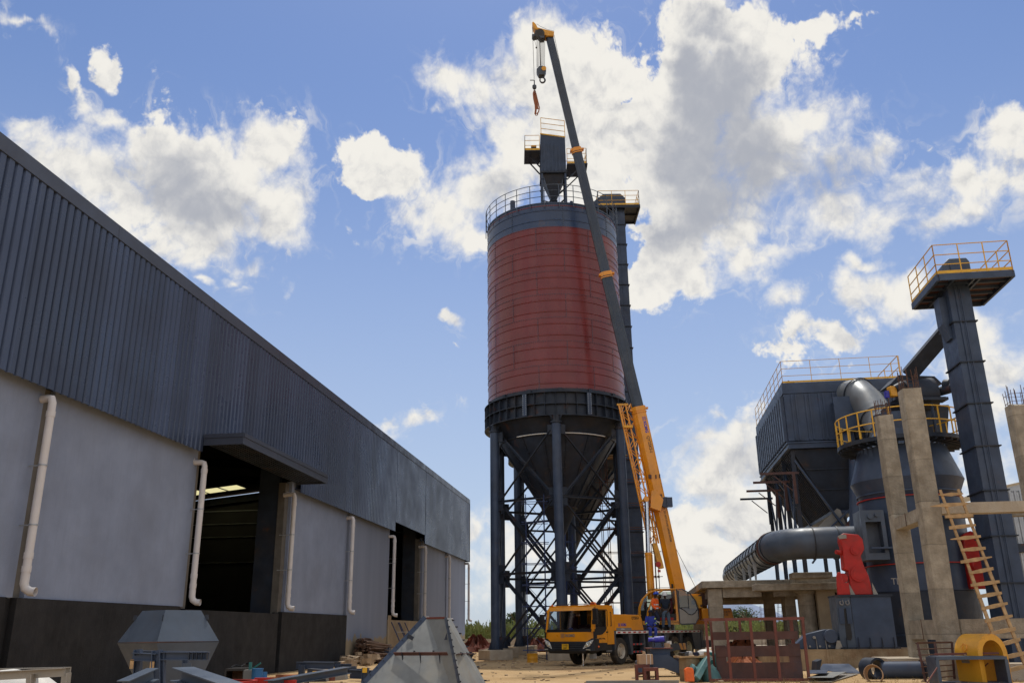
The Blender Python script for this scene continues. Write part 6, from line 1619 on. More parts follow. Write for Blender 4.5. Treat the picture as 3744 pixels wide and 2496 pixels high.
# feed hopper and bag box between the columns, behind
ft = thing('feed_tower', 'dark ribbed feed housing with round cyclone behind the taller concrete column', 'feed housing', W(37.5, 11.1, 8.6))
m = MB()
A_ = lambda x, y, Yv=37.8: at(x, y, Yv)
q = [A_(3255, 1470), A_(3300, 1445), A_(3420, 1445), A_(3420, 1700), A_(3300, 1700), A_(3275, 1650)]
m.add(q + [p+Vector((.2, 1.6, 0)) for p in q], [tuple(range(5, -1, -1)), tuple(range(6, 12))] + [(i, (i+1) % 6, 6+(i+1) % 6, 6+i) for i in range(6)])
m.build('housing', M['steel_dk'], ft)
m = MB()
for i in range(6): p = A_(3250, 1475+i*32, 37.7); m.box(p+Vector((.35, 0, 0)), (1.0, .05, .05))
m.build('rib', M['steel'], ft)
MB().tube(A_(3300, 1450, 37.2), A_(3408, 1440, 37.2), .72, n=26).tube(A_(3405, 1440, 37.2), A_(3500, 1412, 36.0), .20, n=16).tube(A_(3455, 1408, 36.6), A_(3475, 1407, 36.4), .26, n=16).tube(A_(3488, 1408, 36.2), A_(3498, 1407, 36.1), .30, n=16).build('cyclone', M['steel_dk'], ft)
MB().prism([(-.1, 0), (2.2, 0), (1.9, .35), (.35, .42)], A_(3262, 1405, 37.0), (1, 0, 0), (0, 0, 1), (0, 1.2, 0)).box(A_(3400, 1458, 37.0)+Vector((0, 0, -.05)), (1.0, .8, .1)).box(A_(3405, 1462, 36.6), (1.2, .6, .12)).build('top_frame', M['steel_dk'], ft)
mt_ = A_(3262, 1432, 36.6)
MB().box(mt_, (.30, .3, .45), rz=.2).build('gearbox', M['yellow2'], ft, bevel=.03)
MB().tube(mt_+Vector((.15, 0, .1)), mt_+Vector((.5, 0, .28)), .2, n=14).build('motor', M['steel_dk'], ft)
MB().box(A_(3242, 1442, 36.6), (.14, .2, .3)).build('coupling_guard', M['bluev'], ft)
MB().prism([(-.9, 0), (.6, 0), (.25, -1.7), (-.1, -1.7)], A_(3420, 1480, 38), (1, 0, 0), (0, 0, 1), (0, .9, 0)).build('discharge_chute', M['steel_dk'], ft)
m = MB(); m.path([A_(3405, 1475, 36.5), A_(3430, 1620, 36.0), A_(3460, 1800, 35.8), A_(3475, 1930, 35.6)], .07, 8); m.build('drop_pipe', M['steel_dk'], ft)
# --- right-hand bucket elevator
EX0, EX1 = 12.74, 13.55
e2 = elevator('bucket_elevator', 'slate bucket elevator with a wide yellow-railed head platform at the right', 34.0, 35.45, EX0, EX1, 0, 14.1, T=GRID, flange=1.62)
m = GR().bx(33.95, 33.9995, 12.98, 13.02, .3, 13.9).bx(33.95, 33.9995, 13.16, 13.2, .3, 13.9); m.build('seam_rib', M['steel'], e2)
px0, px1, py0, py1, pz = 33.1, 36.3, 12.12, 14.86, 14.13
m = GR().bx(px0, px1, py0, py1, pz, pz+.05); m.build('platform_deck', M['oxide_dk'], e2)
m = GR()
for d in (py0, py1): m.bx(px0, px1, d-.05, d+.05, pz-.18, pz+.08)
for s in (px0, px1): m.bx(s-.05, s+.05, py0+.051, py1-.051, pz-.179, pz+.079)
for k in range(4): s = px0+.65+k*.62; m.bx(s-.03, s+.03, py0+.06, py1-.06, pz-.12, pz-.001)
for d in (12.75, 13.5, 13.7): m.bx(px0+.06, px1-.06, d-.04, d+.04, pz-.14, pz-.002)
m.build('platform_frame', M['steel'], e2)
GR().rail([(px1, py0, pz+.08), (px0, py0, pz+.08), (px0, py1, pz+.08), (px1, py1, pz+.08)], 1.22, (1, .66, .33), .95, .017, .12).build('platform_railing', M['railyel'], e2)
hx = GR().prism([(0, 0), (0, .75), (.28, 1.02), (.95, 1.02), (1.05, .85), (1.05, 0)], (34.0, 12.7, pz+.06), (0, 1, 0), (0, 0, 1), (1.6, 0, 0)).build('head_casing', M['steel_lt'], e2, bevel=.04)
GR().bx(33.95, 33.999, 12.98, 13.55, pz+.2, pz+.8).build('access_door', M['steel'], hx)
GR().tube((34.2, 14.0, pz+.2), (34.2, 14.3, pz+.2), .16, n=14).build('drive_motor', M['steel_dk'], e2)
GR().bx(34.3, 34.9, 12.45, 12.735, 12.6, 13.7).prism([(0, 0), (.28, 0), (.28, -.6), (.2, -.6)], (34.3, 12.455, 12.599), (0, 1, 0), (0, 0, 1), (.6, 0, 0)).build('side_chute', M['steel'], e2)
# inclined chute from elevator to feed tower
ch = MB().beam(at(3462, 1208, 35.8), at(3322, 1372, 37.2), .62, .55, up=(0, -1, 0)).build('feed_chute', M['steel_dk']); tag(ch, 'dark inclined chute running down from the right elevator to the feed housing', 'chute')
# --- far light grey corrugated building at the right edge
fb_ = thing('far_shed', 'pale grey corrugated shed behind the frame at the right edge', 'shed', W(58, 26, 0))
m = GR(); prof = []
d = 21.5
while d < 34: prof += [(58, d), (58, d+.12), (57.95, d+.16), (57.95, d+.26), (58, d+.30)]; d += .30
vs = [(s, dd_, z) for z in (0, 9.3) for s, dd_ in prof]; n = len(prof)
m.add(vs, [(i, i+1, n+i+1, n+i) for i in range(n-1)]); m.build('sheet_wall', M['galv'], fb_, smooth=False)
GR().add([(57.7, 21.3, 9.3), (57.7, 34, 11.8), (66, 34, 11.8), (66, 21.3, 9.3), (58, 21.5, 9.2), (58, 34, 9.2), (58, 34, 11.7)], [(0, 1, 2, 3), (4, 5, 6)]).build('roof', M['galv'], fb_, smooth=False)
GR().bx(57.7, 57.95, 21.3, 34, 5.6, 6.1).build('door_beam', M['steel_dk'], fb_)
# --- wooden ladder
LA, LB = gnd(3690, 2482), gnd(3768, 2462)
LA = at(3693, 2484, 24.5); LB = at(3762, 2466, 24.5)
TA, TB = at(3437, 1790, 25.35), at(3503, 1788, 25.3)
wl = thing('wooden_ladder', 'home-made raw timber ladder with uneven nailed rungs leaning on the concrete frame', 'ladder', LA)
for a, b in ((LA, TA), (LB, TB)):
    MB().beam(a, a.lerp(b, .55), .085, .05, up=(0, -1, 0)).build('ladder_rail', M['wood'], wl)
    MB().beam(a.lerp(b, .5)+Vector((.03, .05, 0)), b, .07, .045, up=(0, -1, 0)).build('ladder_rail', M['wood'], wl)
random.seed(9)
nR = 16
for i in range(nR):
    f = .045+i*(.925/(nR-1)); a, b = LA.lerp(TA, f), LB.lerp(TB, f); d = (b-a)
    ov0, ov1 = random.uniform(.10, .28), random.uniform(.12, .30)
    if i in (14,): ov0 = .9
    if i in (9,): ov0 = .35; ov1 = .35
    if i in (11,): ov0 = .45
    if i in (13, 12): ov0 = .3
    a2, b2 = a-d*ov0+Vector((0, -.06, 0)), b+d*ov1+Vector((0, -.06, random.uniform(-.01, .05)))
    m = MB(); w0, w1 = random.uniform(.06, .09), random.uniform(.06, .09)
    if i in (9, 11, 14, 15): w0 = .02 if i != 9 else .08; w1 = .03 if i in (9, 15) else w1
    up_ = Vector((0, 0, 1)); o_ = Vector((0, .035, 0))
    mid = a2.lerp(b2, .5)
    r_ = []
    for p, w in ((a2, w0), (mid, .11), (b2, w1)): r_.append([p-up_*w/2, p+up_*w/2, p+up_*w/2+o_, p-up_*w/2+o_])
    m.loft(r_); m.build('rung', M['wood'], wl, smooth=False)
# ================================================================== YARD CLUTTER
# --- red oxide steel frame (skip side) standing in front
G = lambda x, y, z=0.0: gnd(x, y, z)
gt = thing('steel_cage', 'red oxide steel cage with rusty cross plates standing in the yard', 'steel frame', W(27.2, 3.3, 0))
def bxs(m, *a): return m.bx(*a)
g0, g1, gs, gz = 1.93, 4.72, 27.0, 1.72
m = GR(); 
def part(name, mat, *boxes, parent=gt, **k):
    m = GR()
    for b in boxes: m.bx(*b)
    return m.build(name, mat, parent, **k)
part('top_rail', M['oxide'], (gs, gs+.08, g0, g1, gz-.08, gz))
part('bottom_rail', M['oxide'], (gs, gs+.08, g0, g1, .02, .09))
for d in (g0, g0+.58, g0+1.25, g0+1.92, g1-.09): part('upright', M['oxide'], (gs+.001, gs+.079, d, d+.075, .09, gz-.08))
part('upright', M['oxide'], (gs+.9, gs+.98, g0+.22, g0+.28, .02, gz-.08)); part('upright', M['oxide'], (gs+.85, gs+.95, g1-.28, g1-.19, .02, gz-.08))
part('side_rail', M['oxide'], (gs+.081, gs+.95, g0+.02, g0+.08, gz-.07, gz-.005)); part('side_rail', M['oxide'], (gs+.081, gs+.95, g1-.09, g1-.03, gz-.07, gz-.005))
part('upright', M['oxide'], (gs+.9, gs+.97, g0+1.05, g0+1.12, 1.1, gz-.06))
part('cross_plate', M['oxide_dk'], (gs+.5, gs+.52, g0+.25, g1-.15, 1.12, 1.34))
part('cross_plate', M['oxide_dk'], (gs+.5, gs+.52, g0+.30, g1-.12, .66, .95))
part('cross_plate', M['oxide_dk'], (gs+.5, gs+.52, g0+.30, g1-.12, .04, .50))
part('cross_plate', M['oxide_dk'], (gs+.53, gs+.55, g0+.28, g0+.58, .03, .97)); part('cross_plate', M['oxide_dk'], (gs+.53, gs+.55, g1-.45, g1-.12, .03, 1.0))
# --- yellow half-round guard
ar = thing('arched_guard', 'bright yellow half-round machine guard standing on end at the foot of the wooden ladder', 'machine guard', W(27.0, 9.1, 0))
arc = lambda r: [(r*math.cos(a), .70+r*math.sin(a)) for a in [math.pi*i/20 for i in range(21)]]
outer = [(.52, 0)]+arc(.52)+[(-.52, 0)]; inner = [(-.36, 0)]+list(reversed(arc(.36)))+[(.36, 0)]
poly = outer+inner
Ma = Matrix.Translation(W(25.65, 9.12, 0)) @ Matrix.Rotation(R(22), 4, 'Z')
m = MB(Ma); n = len(outer)
vs = [(x, y, z) for y in (0, .74) for x, z in outer+inner]; N2 = len(outer)+len(inner); inn = [N2-1-i for i in range(n)]
fs = []
for i in range(n-1):
    fs.append((i, i+1, inn[i+1], inn[i])); fs.append((N2+i, N2+inn[i], N2+inn[i+1], N2+i+1)); fs.append((i, N2+i, N2+i+1, i+1)); fs.append((inn[i], inn[i+1], N2+inn[i+1], N2+inn[i]))
fs += [(0, inn[0], N2+inn[0], N2), (n-1, N2+n-1, N2+inn[n-1], inn[n-1])]
m.add(vs, fs); m.build('guard_shell', M['yellow2'], ar)
m = MB(Ma); m.path([(-.535, .40, .78), (-.530, .32, .86), (-.50, .34, .95), (-.485, .44, .98), (-.50, .50, .92), (-.53, .44, .74)], .012, 6); m.build('lifting_loop', M['yellow'], ar)
MB(Ma).bx(-.527, -.521, .3, .55, .50, .57).build('label_plate', M['greylet'], ar)
# --- open rectangular duct section in front of it
bd = thing('duct_section', 'open grey rectangular duct section lying on its side in front of the yellow guard', 'duct section', W(25.8, 8.5, 0))
Mb = Matrix.Translation(W(25.3, 8.42, 0)) @ Matrix.Rotation(R(-7), 4, 'Z')
for nme, a in (('duct_wall', (-.86, -.80, 0, .75, 0, .66)), ('duct_wall', (.84, .90, 0, .75, 0, .66)), ('duct_wall', (-.80, .84, 0, .75, .62, .68)), ('duct_wall', (-.80, .84, 0, .75, .0, .05))):
    MB(Mb).bx(*a).build(nme, M['steel_lt'] if a[4] > .5 else M['steel'], bd)  # top wall takes a paler steel: the light on it put into colour
MB(Mb).bx(-.84, .88, -.05, -.001, .60, .67).bx(-.86, -.78, -.05, -.001, 0, .599).bx(.82, .90, -.05, -.001, 0, .599).build('duct_flange', M['steel_lt'], bd)
ro = MB(Mb).beam((-.7, .5, .72), (.85, .35, .74), .05, .05).build('steel_angle', M['oxide']); tag(ro, 'rusty angle iron lying across the top of the open duct section', 'angle iron')
rd2 = MB(Mb).tube((.55, .35, .5), (.0, .6, .0), .018, n=6).build('steel_bar', M['oxide']); tag(rd2, 'thin rusty bar leaning inside the open duct section', 'bar')
rd3 = MB(Mb).tube((-.9, -.2, .42), (-1.35, -.5, .0), .018, n=6).build('steel_bar', M['oxide']); tag(rd3, 'thin rusty bar leaning against the left side of the open duct section', 'bar')
wp = MB(Mb).beam((-.05, .1, .70), (.05, .6, .70), .03, .02).build('wood_strip', M['wood']); tag(wp, 'thin pale wood strip lying on top of the duct section', 'strip')
# --- welded rebar frame
rf = thing('rebar_mat', 'rusty welded rebar mat leaning upright left of the yellow guard', 'rebar mat', W(26.5, 8.0, 0))
A0, A1_, B0, B1_ = at(3385, 2492, 25.1), at(3490, 2480, 25.1), at(3354, 2347, 25.2), at(3480, 2345, 25.2)
for f in (0, .5, 1):
    MB().beam(A0.lerp(A1_, f), B0.lerp(B1_, f), .06, .02, up=(0, -1, 0)).build('flat_bar', M['oxide_dk'], rf)
for k in range(7):
    f = .08+k*.15; a, b = A0.lerp(B0, f), A1_.lerp(B1_, f); MB().tube(a-(b-a)*.06, b+(b-a)*.04, .015, n=5).build('cross_bar', M['rust_bar'], rf)
MB().beam(B0, B1_, .03, .03).build('cross_bar', M['rust_bar'], rf)
# --- pipes
p_a, p_b = at(3222, 2456, 27.2), at(3372, 2456, 27.0); p_a.z = p_b.z = .24
sp = thing('steel_pipe', 'blue-grey steel pipe length lying flat in the yard beside the broken stub', 'pipe', p_a)
MB().tube(p_a, p_b, .23, n=28).build('pipe_shell', M['steel'], sp)
MB().tube(p_b, p_b+Vector((.05, 0, 0)), .28, n=28).build('end_flange', M['steel_dk'], sp)
q0 = p_a+Vector((-.12, -.15, .03)); dv = Vector((.3, -1, 0)).normalized()
M2 = frame(q0, Vector((1, .3, 0)), (0, 0, 1))
MB().lathe([(.31, -.5), (.31, 0), (.25, 0), (.25, -.5)], n=28, M=M2).build('collar', M['steel_dk'], sp)
bp_ = at(3196, 2492, 25.8); bp_.z = .20
br_ = MB().lathe([(.22, -.45), (.25, 0), (.235, 0), (.205, -.45)], n=22, M=frame(bp_, Vector((1, -.5, .25)), (-.15, .2, 1))).build('clay_pipe', M['cardb']); tag(br_, 'short broken tan pipe stub tilted in front of the steel pipe', 'pipe stub')
# --- sand and pale gravel
def mound(name, mat, c, rx, ry, h, label, cat, seed=1, kind=None, n=22, rough=.18):
    random.seed(seed); m = MB(); vs = [(c[0], c[1], h)]; rings = 7; fs = []
    for k in range(1, rings+1):
        f = k/rings
        for i in range(n):
            a = 2*math.pi*i/n; rr = f*(1+random.uniform(-rough, rough)*.5)
            z = h*(1-f)**1.1*(1+random.uniform(-rough, rough)*1.6) if k < rings else -.02
            vs.append((c[0]+math.cos(a)*rx*rr, c[1]+math.sin(a)*ry*rr, z))
    for i in range(n): fs.append((0, 1+i, 1+(i+1) % n))
    for k in range(rings-1):
        for i in range(n): fs.append((1+k*n+i, 1+k*n+(i+1) % n, 1+(k+1)*n+(i+1) % n, 1+(k+1)*n+i))
    m.add(vs, fs); o = m.build(name, mat, smooth=True)
    for a in range(1): tag(o, label, cat, kind=kind)
    return o
c = at(3235, 2415, 31.5); mound('sand_heap', M['sand'], (c.x, c.y), 1.3, .9, .42, 'small pale sand heap against the stained foundation beside the concrete columns', 'sand heap', 4)
c = gnd(1752, 2382); mound('soil_heap', M['soil'], (c.x-.2, 72), 2.1, 1.4, 1.05, 'dark red soil heap beyond the far corner of the warehouse', 'soil heap', 5, n=40, rough=.35)
c = gnd(1960, 2384); mound('soil_heap', M['soil'], (at(1960, 2380, 70).x, 70), 2.6, 1.4, .85, 'long red soil heap behind the silo legs, left of the crane cab', 'soil heap', 6, n=40, rough=.35)
c = at(2780, 2390, 46); mound('soil_heap', M['brick'], (c.x, 50), 2.0, 1.0, .75, 'heap of orange-red bricks seen through the red steel frame', 'brick heap', 8, n=30, rough=.6)
c = at(2720, 2455, 35); mound('gravel_heap', M['brick'], (c.x, 35), 1.3, .8, .35, 'low heap of red gravel seen low through the red steel frame', 'gravel heap', 9, n=30, rough=.6)
# --- flat plates right of the red frame
def plate(pts, z0, z1, label, mat, name='steel_plate', grp='steel plates stacked on the ground'):
    m = MB(); n = len(pts)
    ps = [gnd(x, y, z0) for x, y in pts]
    hs = z1 if isinstance(z1, (list, tuple)) else [z1]*n
    m.add([Vector((p.x, p.y, z0+h)) for p, h in zip(ps, hs)] + [Vector((p.x, p.y, z0+h+.012)) for p, h in zip(ps, hs)], [tuple(range(n-1, -1, -1)), tuple(range(n, 2*n))] + [(i, (i+1) % n, n+(i+1) % n, n+i) for i in range(n)])
    o = m.build(name, mat, smooth=False); tag(o, label, 'steel plate', grp); return o
plate([(2955, 2490), (3040, 2492), (3140, 2462), (3060, 2462)], .02, 0, 'pale dusty plate at the bottom of the stack right of the red frame', M['greylet'])
plate([(2955, 2476), (3045, 2476), (3095, 2455), (3010, 2457)], .12, 0, 'dusty plate with a red edge on top of the stack right of the red frame', M['hopgrey'])
plate([(2950, 2462), (3020, 2460), (3030, 2449), (2950, 2449)], .2, 0, 'dark bent plate at the left end of the plate stack', M['steel'])
pp = MB(); a_, b_, c_p, d_p = at(2995, 2450, 30.5), at(3150, 2462, 30.2), at(3105, 2427, 31.2), at(3010, 2427, 31.3)
pp.add([a_, b_, c_p, d_p] + [v+Vector((0, .02, .02)) for v in (a_, b_, c_p, d_p)], [(0, 1, 2, 3), (7, 6, 5, 4), (0, 4, 5, 1), (1, 5, 6, 2), (2, 6, 7, 3), (3, 7, 4, 0)])
o = pp.build('steel_plate', M['steel'], smooth=False); tag(o, 'large slate plate propped up behind the stack, its front face dark', 'steel plate', 'steel plates stacked on the ground')
pp = MB().prism([(0, 0), (.05, .28), (.22, .34), (.12, .02)], at(2985, 2450, 30.4), (1, 0, 0), (0, 0, 1), (0, .5, 0)).build('steel_offcut', M['steel_dk']); tag(pp, 'upturned dark steel offcut at the left of the propped plate', 'offcut')
# --- teal fan parts, drums, jug between the crane and the red frame
ff = thing('fan_housing', 'teal round fan casing standing behind the left edge of the red frame', 'fan casing', at(2590, 2480, 28.2))
c = at(2588, 2445, 28.0)
Mf = frame(c, (1, 0, .05), (0, 0, 1))
MB().lathe([(.02, .12), (.48, .12), (.5, .10), (.5, -.10), (.48, -.12), (.02, -.12)], n=36, M=Mf).build('casing', M['teal'], ff)
MB(Mf).bx(-.02, .16, .26, .36, .121, .126).build('label_plate', M['whitep'], ff)
MB(Mf).bx(-.25, -.23, .0, .2, .121, .13).bx(.2, .22, .0, .2, .121, .13).build('slot', M['blackp'], ff)
ff2 = thing('fan_casing_part', 'pale teal fan casting leaning at a steep angle in front of the round casing', 'casting', at(2590, 2490, 26.8))
a, b = at(2533, 2492, 26.6), at(2578, 2413, 27.2)
MB().beam(a, b, .16, .55, up=(0, -1, 0)).build('slanted_frame', M['teal_lt'], ff2, bevel=.02)
MB().tube(at(2532, 2452, 26.9), at(2558, 2462, 27.0), .16, n=20).tube(at(2522, 2448, 26.9), at(2532, 2452, 26.9), .19, n=20).build('inlet_ring', M['teal_lt'], ff2)
MB().tube(at(2580, 2448, 27.1), at(2630, 2470, 27.3), .14, .22, n=18).beam(at(2570, 2438, 26.9), at(2625, 2462, 27), .08, .06).build('bracket_arm', M['teal_lt'], ff2)
mm_ = MB().lathe([(.001, .34), (.20, .30), (.27, .05), (.27, -.2), (.2, -.3), (.001, -.32)], n=20, M=frame(at(2600, 2478, 27.0)+Vector((0, 0, .02)), (1, .2, .4), (0, 1, 0))).build('wrapped_motor', M['teal_lt']); tag(mm_, 'plastic-wrapped pale teal motor lying at the foot of the fan casting', 'motor')
jg = MB().prism([(-.12, 0), (.13, 0), (.13, .30), (.10, .36), (-.03, .38), (-.12, .32)], at(2523, 2490, 26.4)+Vector((0, 0, 0)), (1, 0, 0), (0, 0, 1), (0, .2, 0)).tube(at(2517, 2461, 26.5), at(2517, 2458, 26.5), .04).build('plastic_jug', M['orange'], bevel=.03); tag(jg, 'orange plastic jug between the old drum and the fan casting', 'jug')
dm_ = thing('old_drum', 'battered rusty drum with a plank top, covered with scraps', 'drum', at(2528, 2490, 28))
c = gnd(2532, 2488); MB().lathe([(.30, 0), (.31, .02), (.30, .3), (.315, .32), (.30, .34), (.30, .62)], n=26, M=Matrix.Translation((c.x, c.y+.3, 0))).build('drum_shell', M['conc_st'], dm_)
MB().box((c.x+.1, c.y+.3, .66), (.95, .7, .05), rz=.1).build('plank_top', M['wood'], dm_)
random.seed(31)
for k in range(6):
    o = MB().rock((c.x-.25+k*.14, c.y+.15+random.uniform(-.1, .2), .74), .09, (1, 1, .7)).build('scrap', [M['blackp'], M['ckgrey'], M['tarp'], M['navyc'], M['whitep'], M['cardb']][k], smooth=False)
    tag(o, ['black cable scrap on the left of the drum top', 'grey metal scrap on the drum top', 'crumpled white wrapper on the drum top', 'dark rag in the middle of the drum top', 'small white packet near the right end of the drum top', 'brown paper scrap at the right end of the drum top'][k], 'scrap')
sk_ = MB().ball((c.x+.75, c.y+1.6, .72), .2, (1.3, 1, .6), 10).build('cement_bag', M['tarp']); tag(sk_, 'pale full sack lying beyond the drum, left of the red frame', 'sack')
# --- grey Y duct piece with cardboard box and blue valve
yd = thing('duct_junction', 'grey steel Y-shaped duct piece with a square top spout standing behind the red flanges', 'duct piece', gnd(2405, 2468))
c = at(2408, 2400, 30.5); w = .33
MB().bx(c.x-w, c.x+w, c.y-w, c.y+w, .40, .84).build('spout', M['steel'], yd)
MB().bx(c.x-w-.08, c.x+w+.08, c.y-w-.08, c.y+w+.08, .84, .87).build('spout_flange', M['oxide'], yd)
MB().prism([(-.75, .0), (-.75, .42), (-.32, .62), (.25, .62), (.62, .36), (.62, .02), (.1, .22), (-.1, .22)], (c.x, c.y-w-.15, .04), (1, 0, 0), (0, 0, 1), (0, .7, 0)).build('branch', M['steel'], yd)
MB().bx(c.x-.34, c.x-.28, c.y-w-.25, c.y-w-.151, .3, .85).bx(c.x+.58, c.x+.66, c.y-w-.2, c.y+.3, .02, .55).build('flange', M['steel_dk'], yd)
vb = thing('valve_actuator', 'royal blue valve actuator lying on top of the grey duct piece, below the seated worker', 'valve', Vector((c.x, c.y, 1.01)))
MB().tube((c.x-.32, c.y-.1, 1.12), (c.x-.12, c.y-.1, 1.12), .065, n=16).tube((c.x-.12, c.y-.1, 1.12), (c.x+.2, c.y-.1, 1.14), .095, n=18).build('actuator', M['bluev'], vb)
MB().bx(c.x-.2, c.x+.16, c.y-.2, c.y, .871, .90).bx(c.x-.12, c.x+.08, c.y-.17, c.y-.03, .901, 1.03).bx(c.x-.2, c.x-.17, c.y-.2, c.y, .901, 1.04).bx(c.x+.13, c.x+.16, c.y-.2, c.y, .901, 1.04).build('bracket', M['steel'], vb)
MB().path([(c.x+.24, c.y-.1+.1*math.cos(a), 1.13+.1*math.sin(a)) for a in [i*math.pi/8 for i in range(16)]], .012, 5, closed=True).build('handwheel', M['steel'], vb)
o = MB().rock((c.x+.3, c.y-.1, .94), .10, (1, 1, .8)).build('paper_parcel', M['cardb']); tag(o, 'brown paper parcel beside the blue valve', 'parcel')
o = MB().rock((c.x+.36, c.y-.02, 1.02), .08, (1, 1, .7)).build('white_rag', M['tarp']); tag(o, 'white rag on the brown parcel beside the blue valve', 'rag')
rd = thing('duct_collar', 'square dark red flanged duct collars lying in the yard under the cardboard box', 'duct collar', gnd(2375, 2486))
c3 = gnd(2372, 2487)
for nme, (dx, dy, w_, h_) in (('collar_frame', (-.12, .25, .42, .44)), ('collar_frame', (.08, -.05, .44, .36))):
    m = MB(); x0 = c3.x+dx-w_/2; y0 = c3.y+dy
    m.bx(x0, x0+.07, y0, y0+.28, 0, h_).bx(x0+w_-.08, x0+w_, y0, y0+.28, 0, h_).bx(x0+.071, x0+w_-.081, y0, y0+.28, h_-.09, h_).bx(x0+.071, x0+w_-.081, y0, y0+.28, .16 if dx < 0 else .0, .22 if dx < 0 else .04)
    m.build(nme, M['oxide'], rd)
cb = thing('cardboard_box', 'brown cardboard box tied with white straps on the red duct collars', 'cardboard box', (c3.x-.05, c3.y+.4, .44))
MB().box((c3.x-.02, c3.y+.42, .585), (.44, .3, .28), rz=.05).build('carton', M['cardb'], cb, bevel=.01)
MB().box((c3.x+.0, c3.y+.42, .585), (.02, .31, .29), rz=.05).box((c3.x+.12, c3.y+.42, .585), (.02, .31, .29), rz=.05).build('strap', M['tarp'], cb)
ck = MB().rock((c3.x-.05, c3.y+.4, .77), .05).build('carton_scrap', M['cardb']); tag(ck, 'torn carton scrap on top of the strapped cardboard box', 'scrap')
# --- yellow drum by the silo piers
c = gnd(1947, 2420); yd_ = thing('yellow_drum', 'short dented yellow drum on the ground between the silo piers', 'drum', c)
MB().lathe([(.001, .40), (.26, .40), (.275, .41), (.275, .39), (.265, .37), (.265, .22), (.275, .20), (.265, .18), (.265, .02), (.275, 0)], n=26, M=Matrix.Translation(c)).build('drum_shell', M['yellow2'], yd_)
# --- leaning poles stack (logs)
random.seed(17)
lg = 0
for i in range(95):
    lay = (i/95)**1.1
    z = .06+lay*1.12; L = random.uniform(3.4, 5.6)*(1-.45*lay)
    s0 = 44.4+random.uniform(0, .5)+lay*.3
    d = DW+.25+random.uniform(0, 1.4)*(1-lay*.7)
    ang = random.uniform(-.16, .16); pit = random.uniform(-.03, .05)-.05*lay
    a = W(s0, d, z); b = a + (UV*math.cos(ang)+NV*math.sin(ang))*L + Vector((0, 0, -L*abs(pit)))
    b.z = max(.07, b.z); mid = a.lerp(b, .5)+Vector((random.uniform(-.1, .1), 0, random.uniform(-.05, .1)))
    r0 = random.uniform(.035, .07)
    o = MB().path([a, a.lerp(mid, .5), mid, mid.lerp(b, .5)+Vector((random.uniform(-.06, .06), 0, 0)), b], r0, 7, rs=[r0, r0*.95, r0*.9, r0*.8, r0*.65]).build('timber_pole', M['log'])
    tag(o, 'crooked brown timber pole in the heap against the beige foot of the warehouse', 'pole', 'rough timber poles stacked by the warehouse wall')
# --- rubble pile
random.seed(18)
for i in range(26):
    f = random.random(); s = 43.2+random.uniform(-.4, .4)+random.random()*1.2; d = DW+.5+random.uniform(0, 1.6)
    s, d = 41.2+f*2.6, DW+.4+random.uniform(0, 1.2)
    z = .1+random.random()*.45*(1-abs(f-.6))
    o = MB().rock(tuple(W(s, d, z)), random.uniform(.12, .26), (1.3, .9, .7)).build('broken_block', M['rubble'], smooth=False)
    tag(o, 'broken pale concrete block in the rubble pile at the foot of the black plinth', 'block', 'broken blocks piled at the black plinth')
# --- blue ladder-back frames at the second door
random.seed(19)
bf = thing('ladder_rack', 'blue metal ladder frames leaning against the bare sill of the second warehouse door', 'metal frame', W(53, DW+.4, 0))
for (s0, s1, mtx) in ((52.5, 54.3, 0), (54.0, 55.6, 1)):
    for s in (s0, s1):
        GR().tube((s, DW+.9, .2), (s-.5, DW+.12, 2.05), .03, n=6).build('frame_tube', M['scafblue'], bf)
    for k in range(3):
        GR().tube((s0-.15*k, DW+.8-.2*k, .7+.4*k), (s1-.15*k, DW+.8-.2*k, .7+.4*k), .022, n=6).build('frame_rung', M['greylet'], bf)
o = GR().prism([(0, 0), (.5, 0), (.55, .75), (.05, .75)], (50.2, DW+.2, .1), (1, 0, 0), (0, 0, 1), (0, .3, 0)).build('sheet_bundle', M['steel']); tag(o, 'grey bundle of bent sheet strips lying at the front of the pole heap', 'sheet bundle')
# --- big dusty grey transition hopper, front centre
HP = thing('transition_hopper', 'big dusty grey truncated pyramid hopper standing wide end down in the front centre', 'hopper', at(1560, 2496, 15))
Yh = 14.6
tl, tm, tr = at(1562, 2258, Yh+.4), at(1625, 2257, Yh+.1), at(1648, 2257, Yh+1.2)
bl_, bm_, br2 = at(1130, 2760, 13.6), at(1740, 2760, 13.3), at(1960, 2760, 15.3)
bl_, bm_, br2 = at(1150, 2700, 13.9), at(1715, 2700, 13.6), at(1875, 2680, 15.6)
back_l_t = tl + (tr-tm); back_l_b = bl_ + (br2-bm_)
m = MB(); m.add([tl, tm, tr, back_l_t, bl_, bm_, br2, back_l_b], [(0, 1, 5, 4), (1, 2, 6, 5), (2, 3, 7, 6), (3, 0, 4, 7)])
hs_ = m.build('hopper_shell', M['hopgrey'], HP, smooth=False)
so2 = hs_.modifiers.new('s', 'SOLIDIFY'); so2.thickness = .012; so2.offset = -1
m = MB()
nL = (tl-bl_).cross(Vector((0, 1, 0))).normalized()
for a, b, u in ((tl, bl_, Vector((-1, .25, .1))),):
    m.beam(a+u*.02, b+u*.02, .11, .016, up=(0, 1, .0))
le_ = m.build('edge_flange', M['steel'], HP)
m = MB().beam(tm+Vector((.02, -.03, 0)), bm_+Vector((.02, -.03, 0)), .012, .045, up=(1, 0, 0)); m.build('edge_flange', M['steel_dk'], HP)
m = MB().beam(tl, tm, .03, .03); m.build('top_rim', M['oxide'], HP)
m = MB()
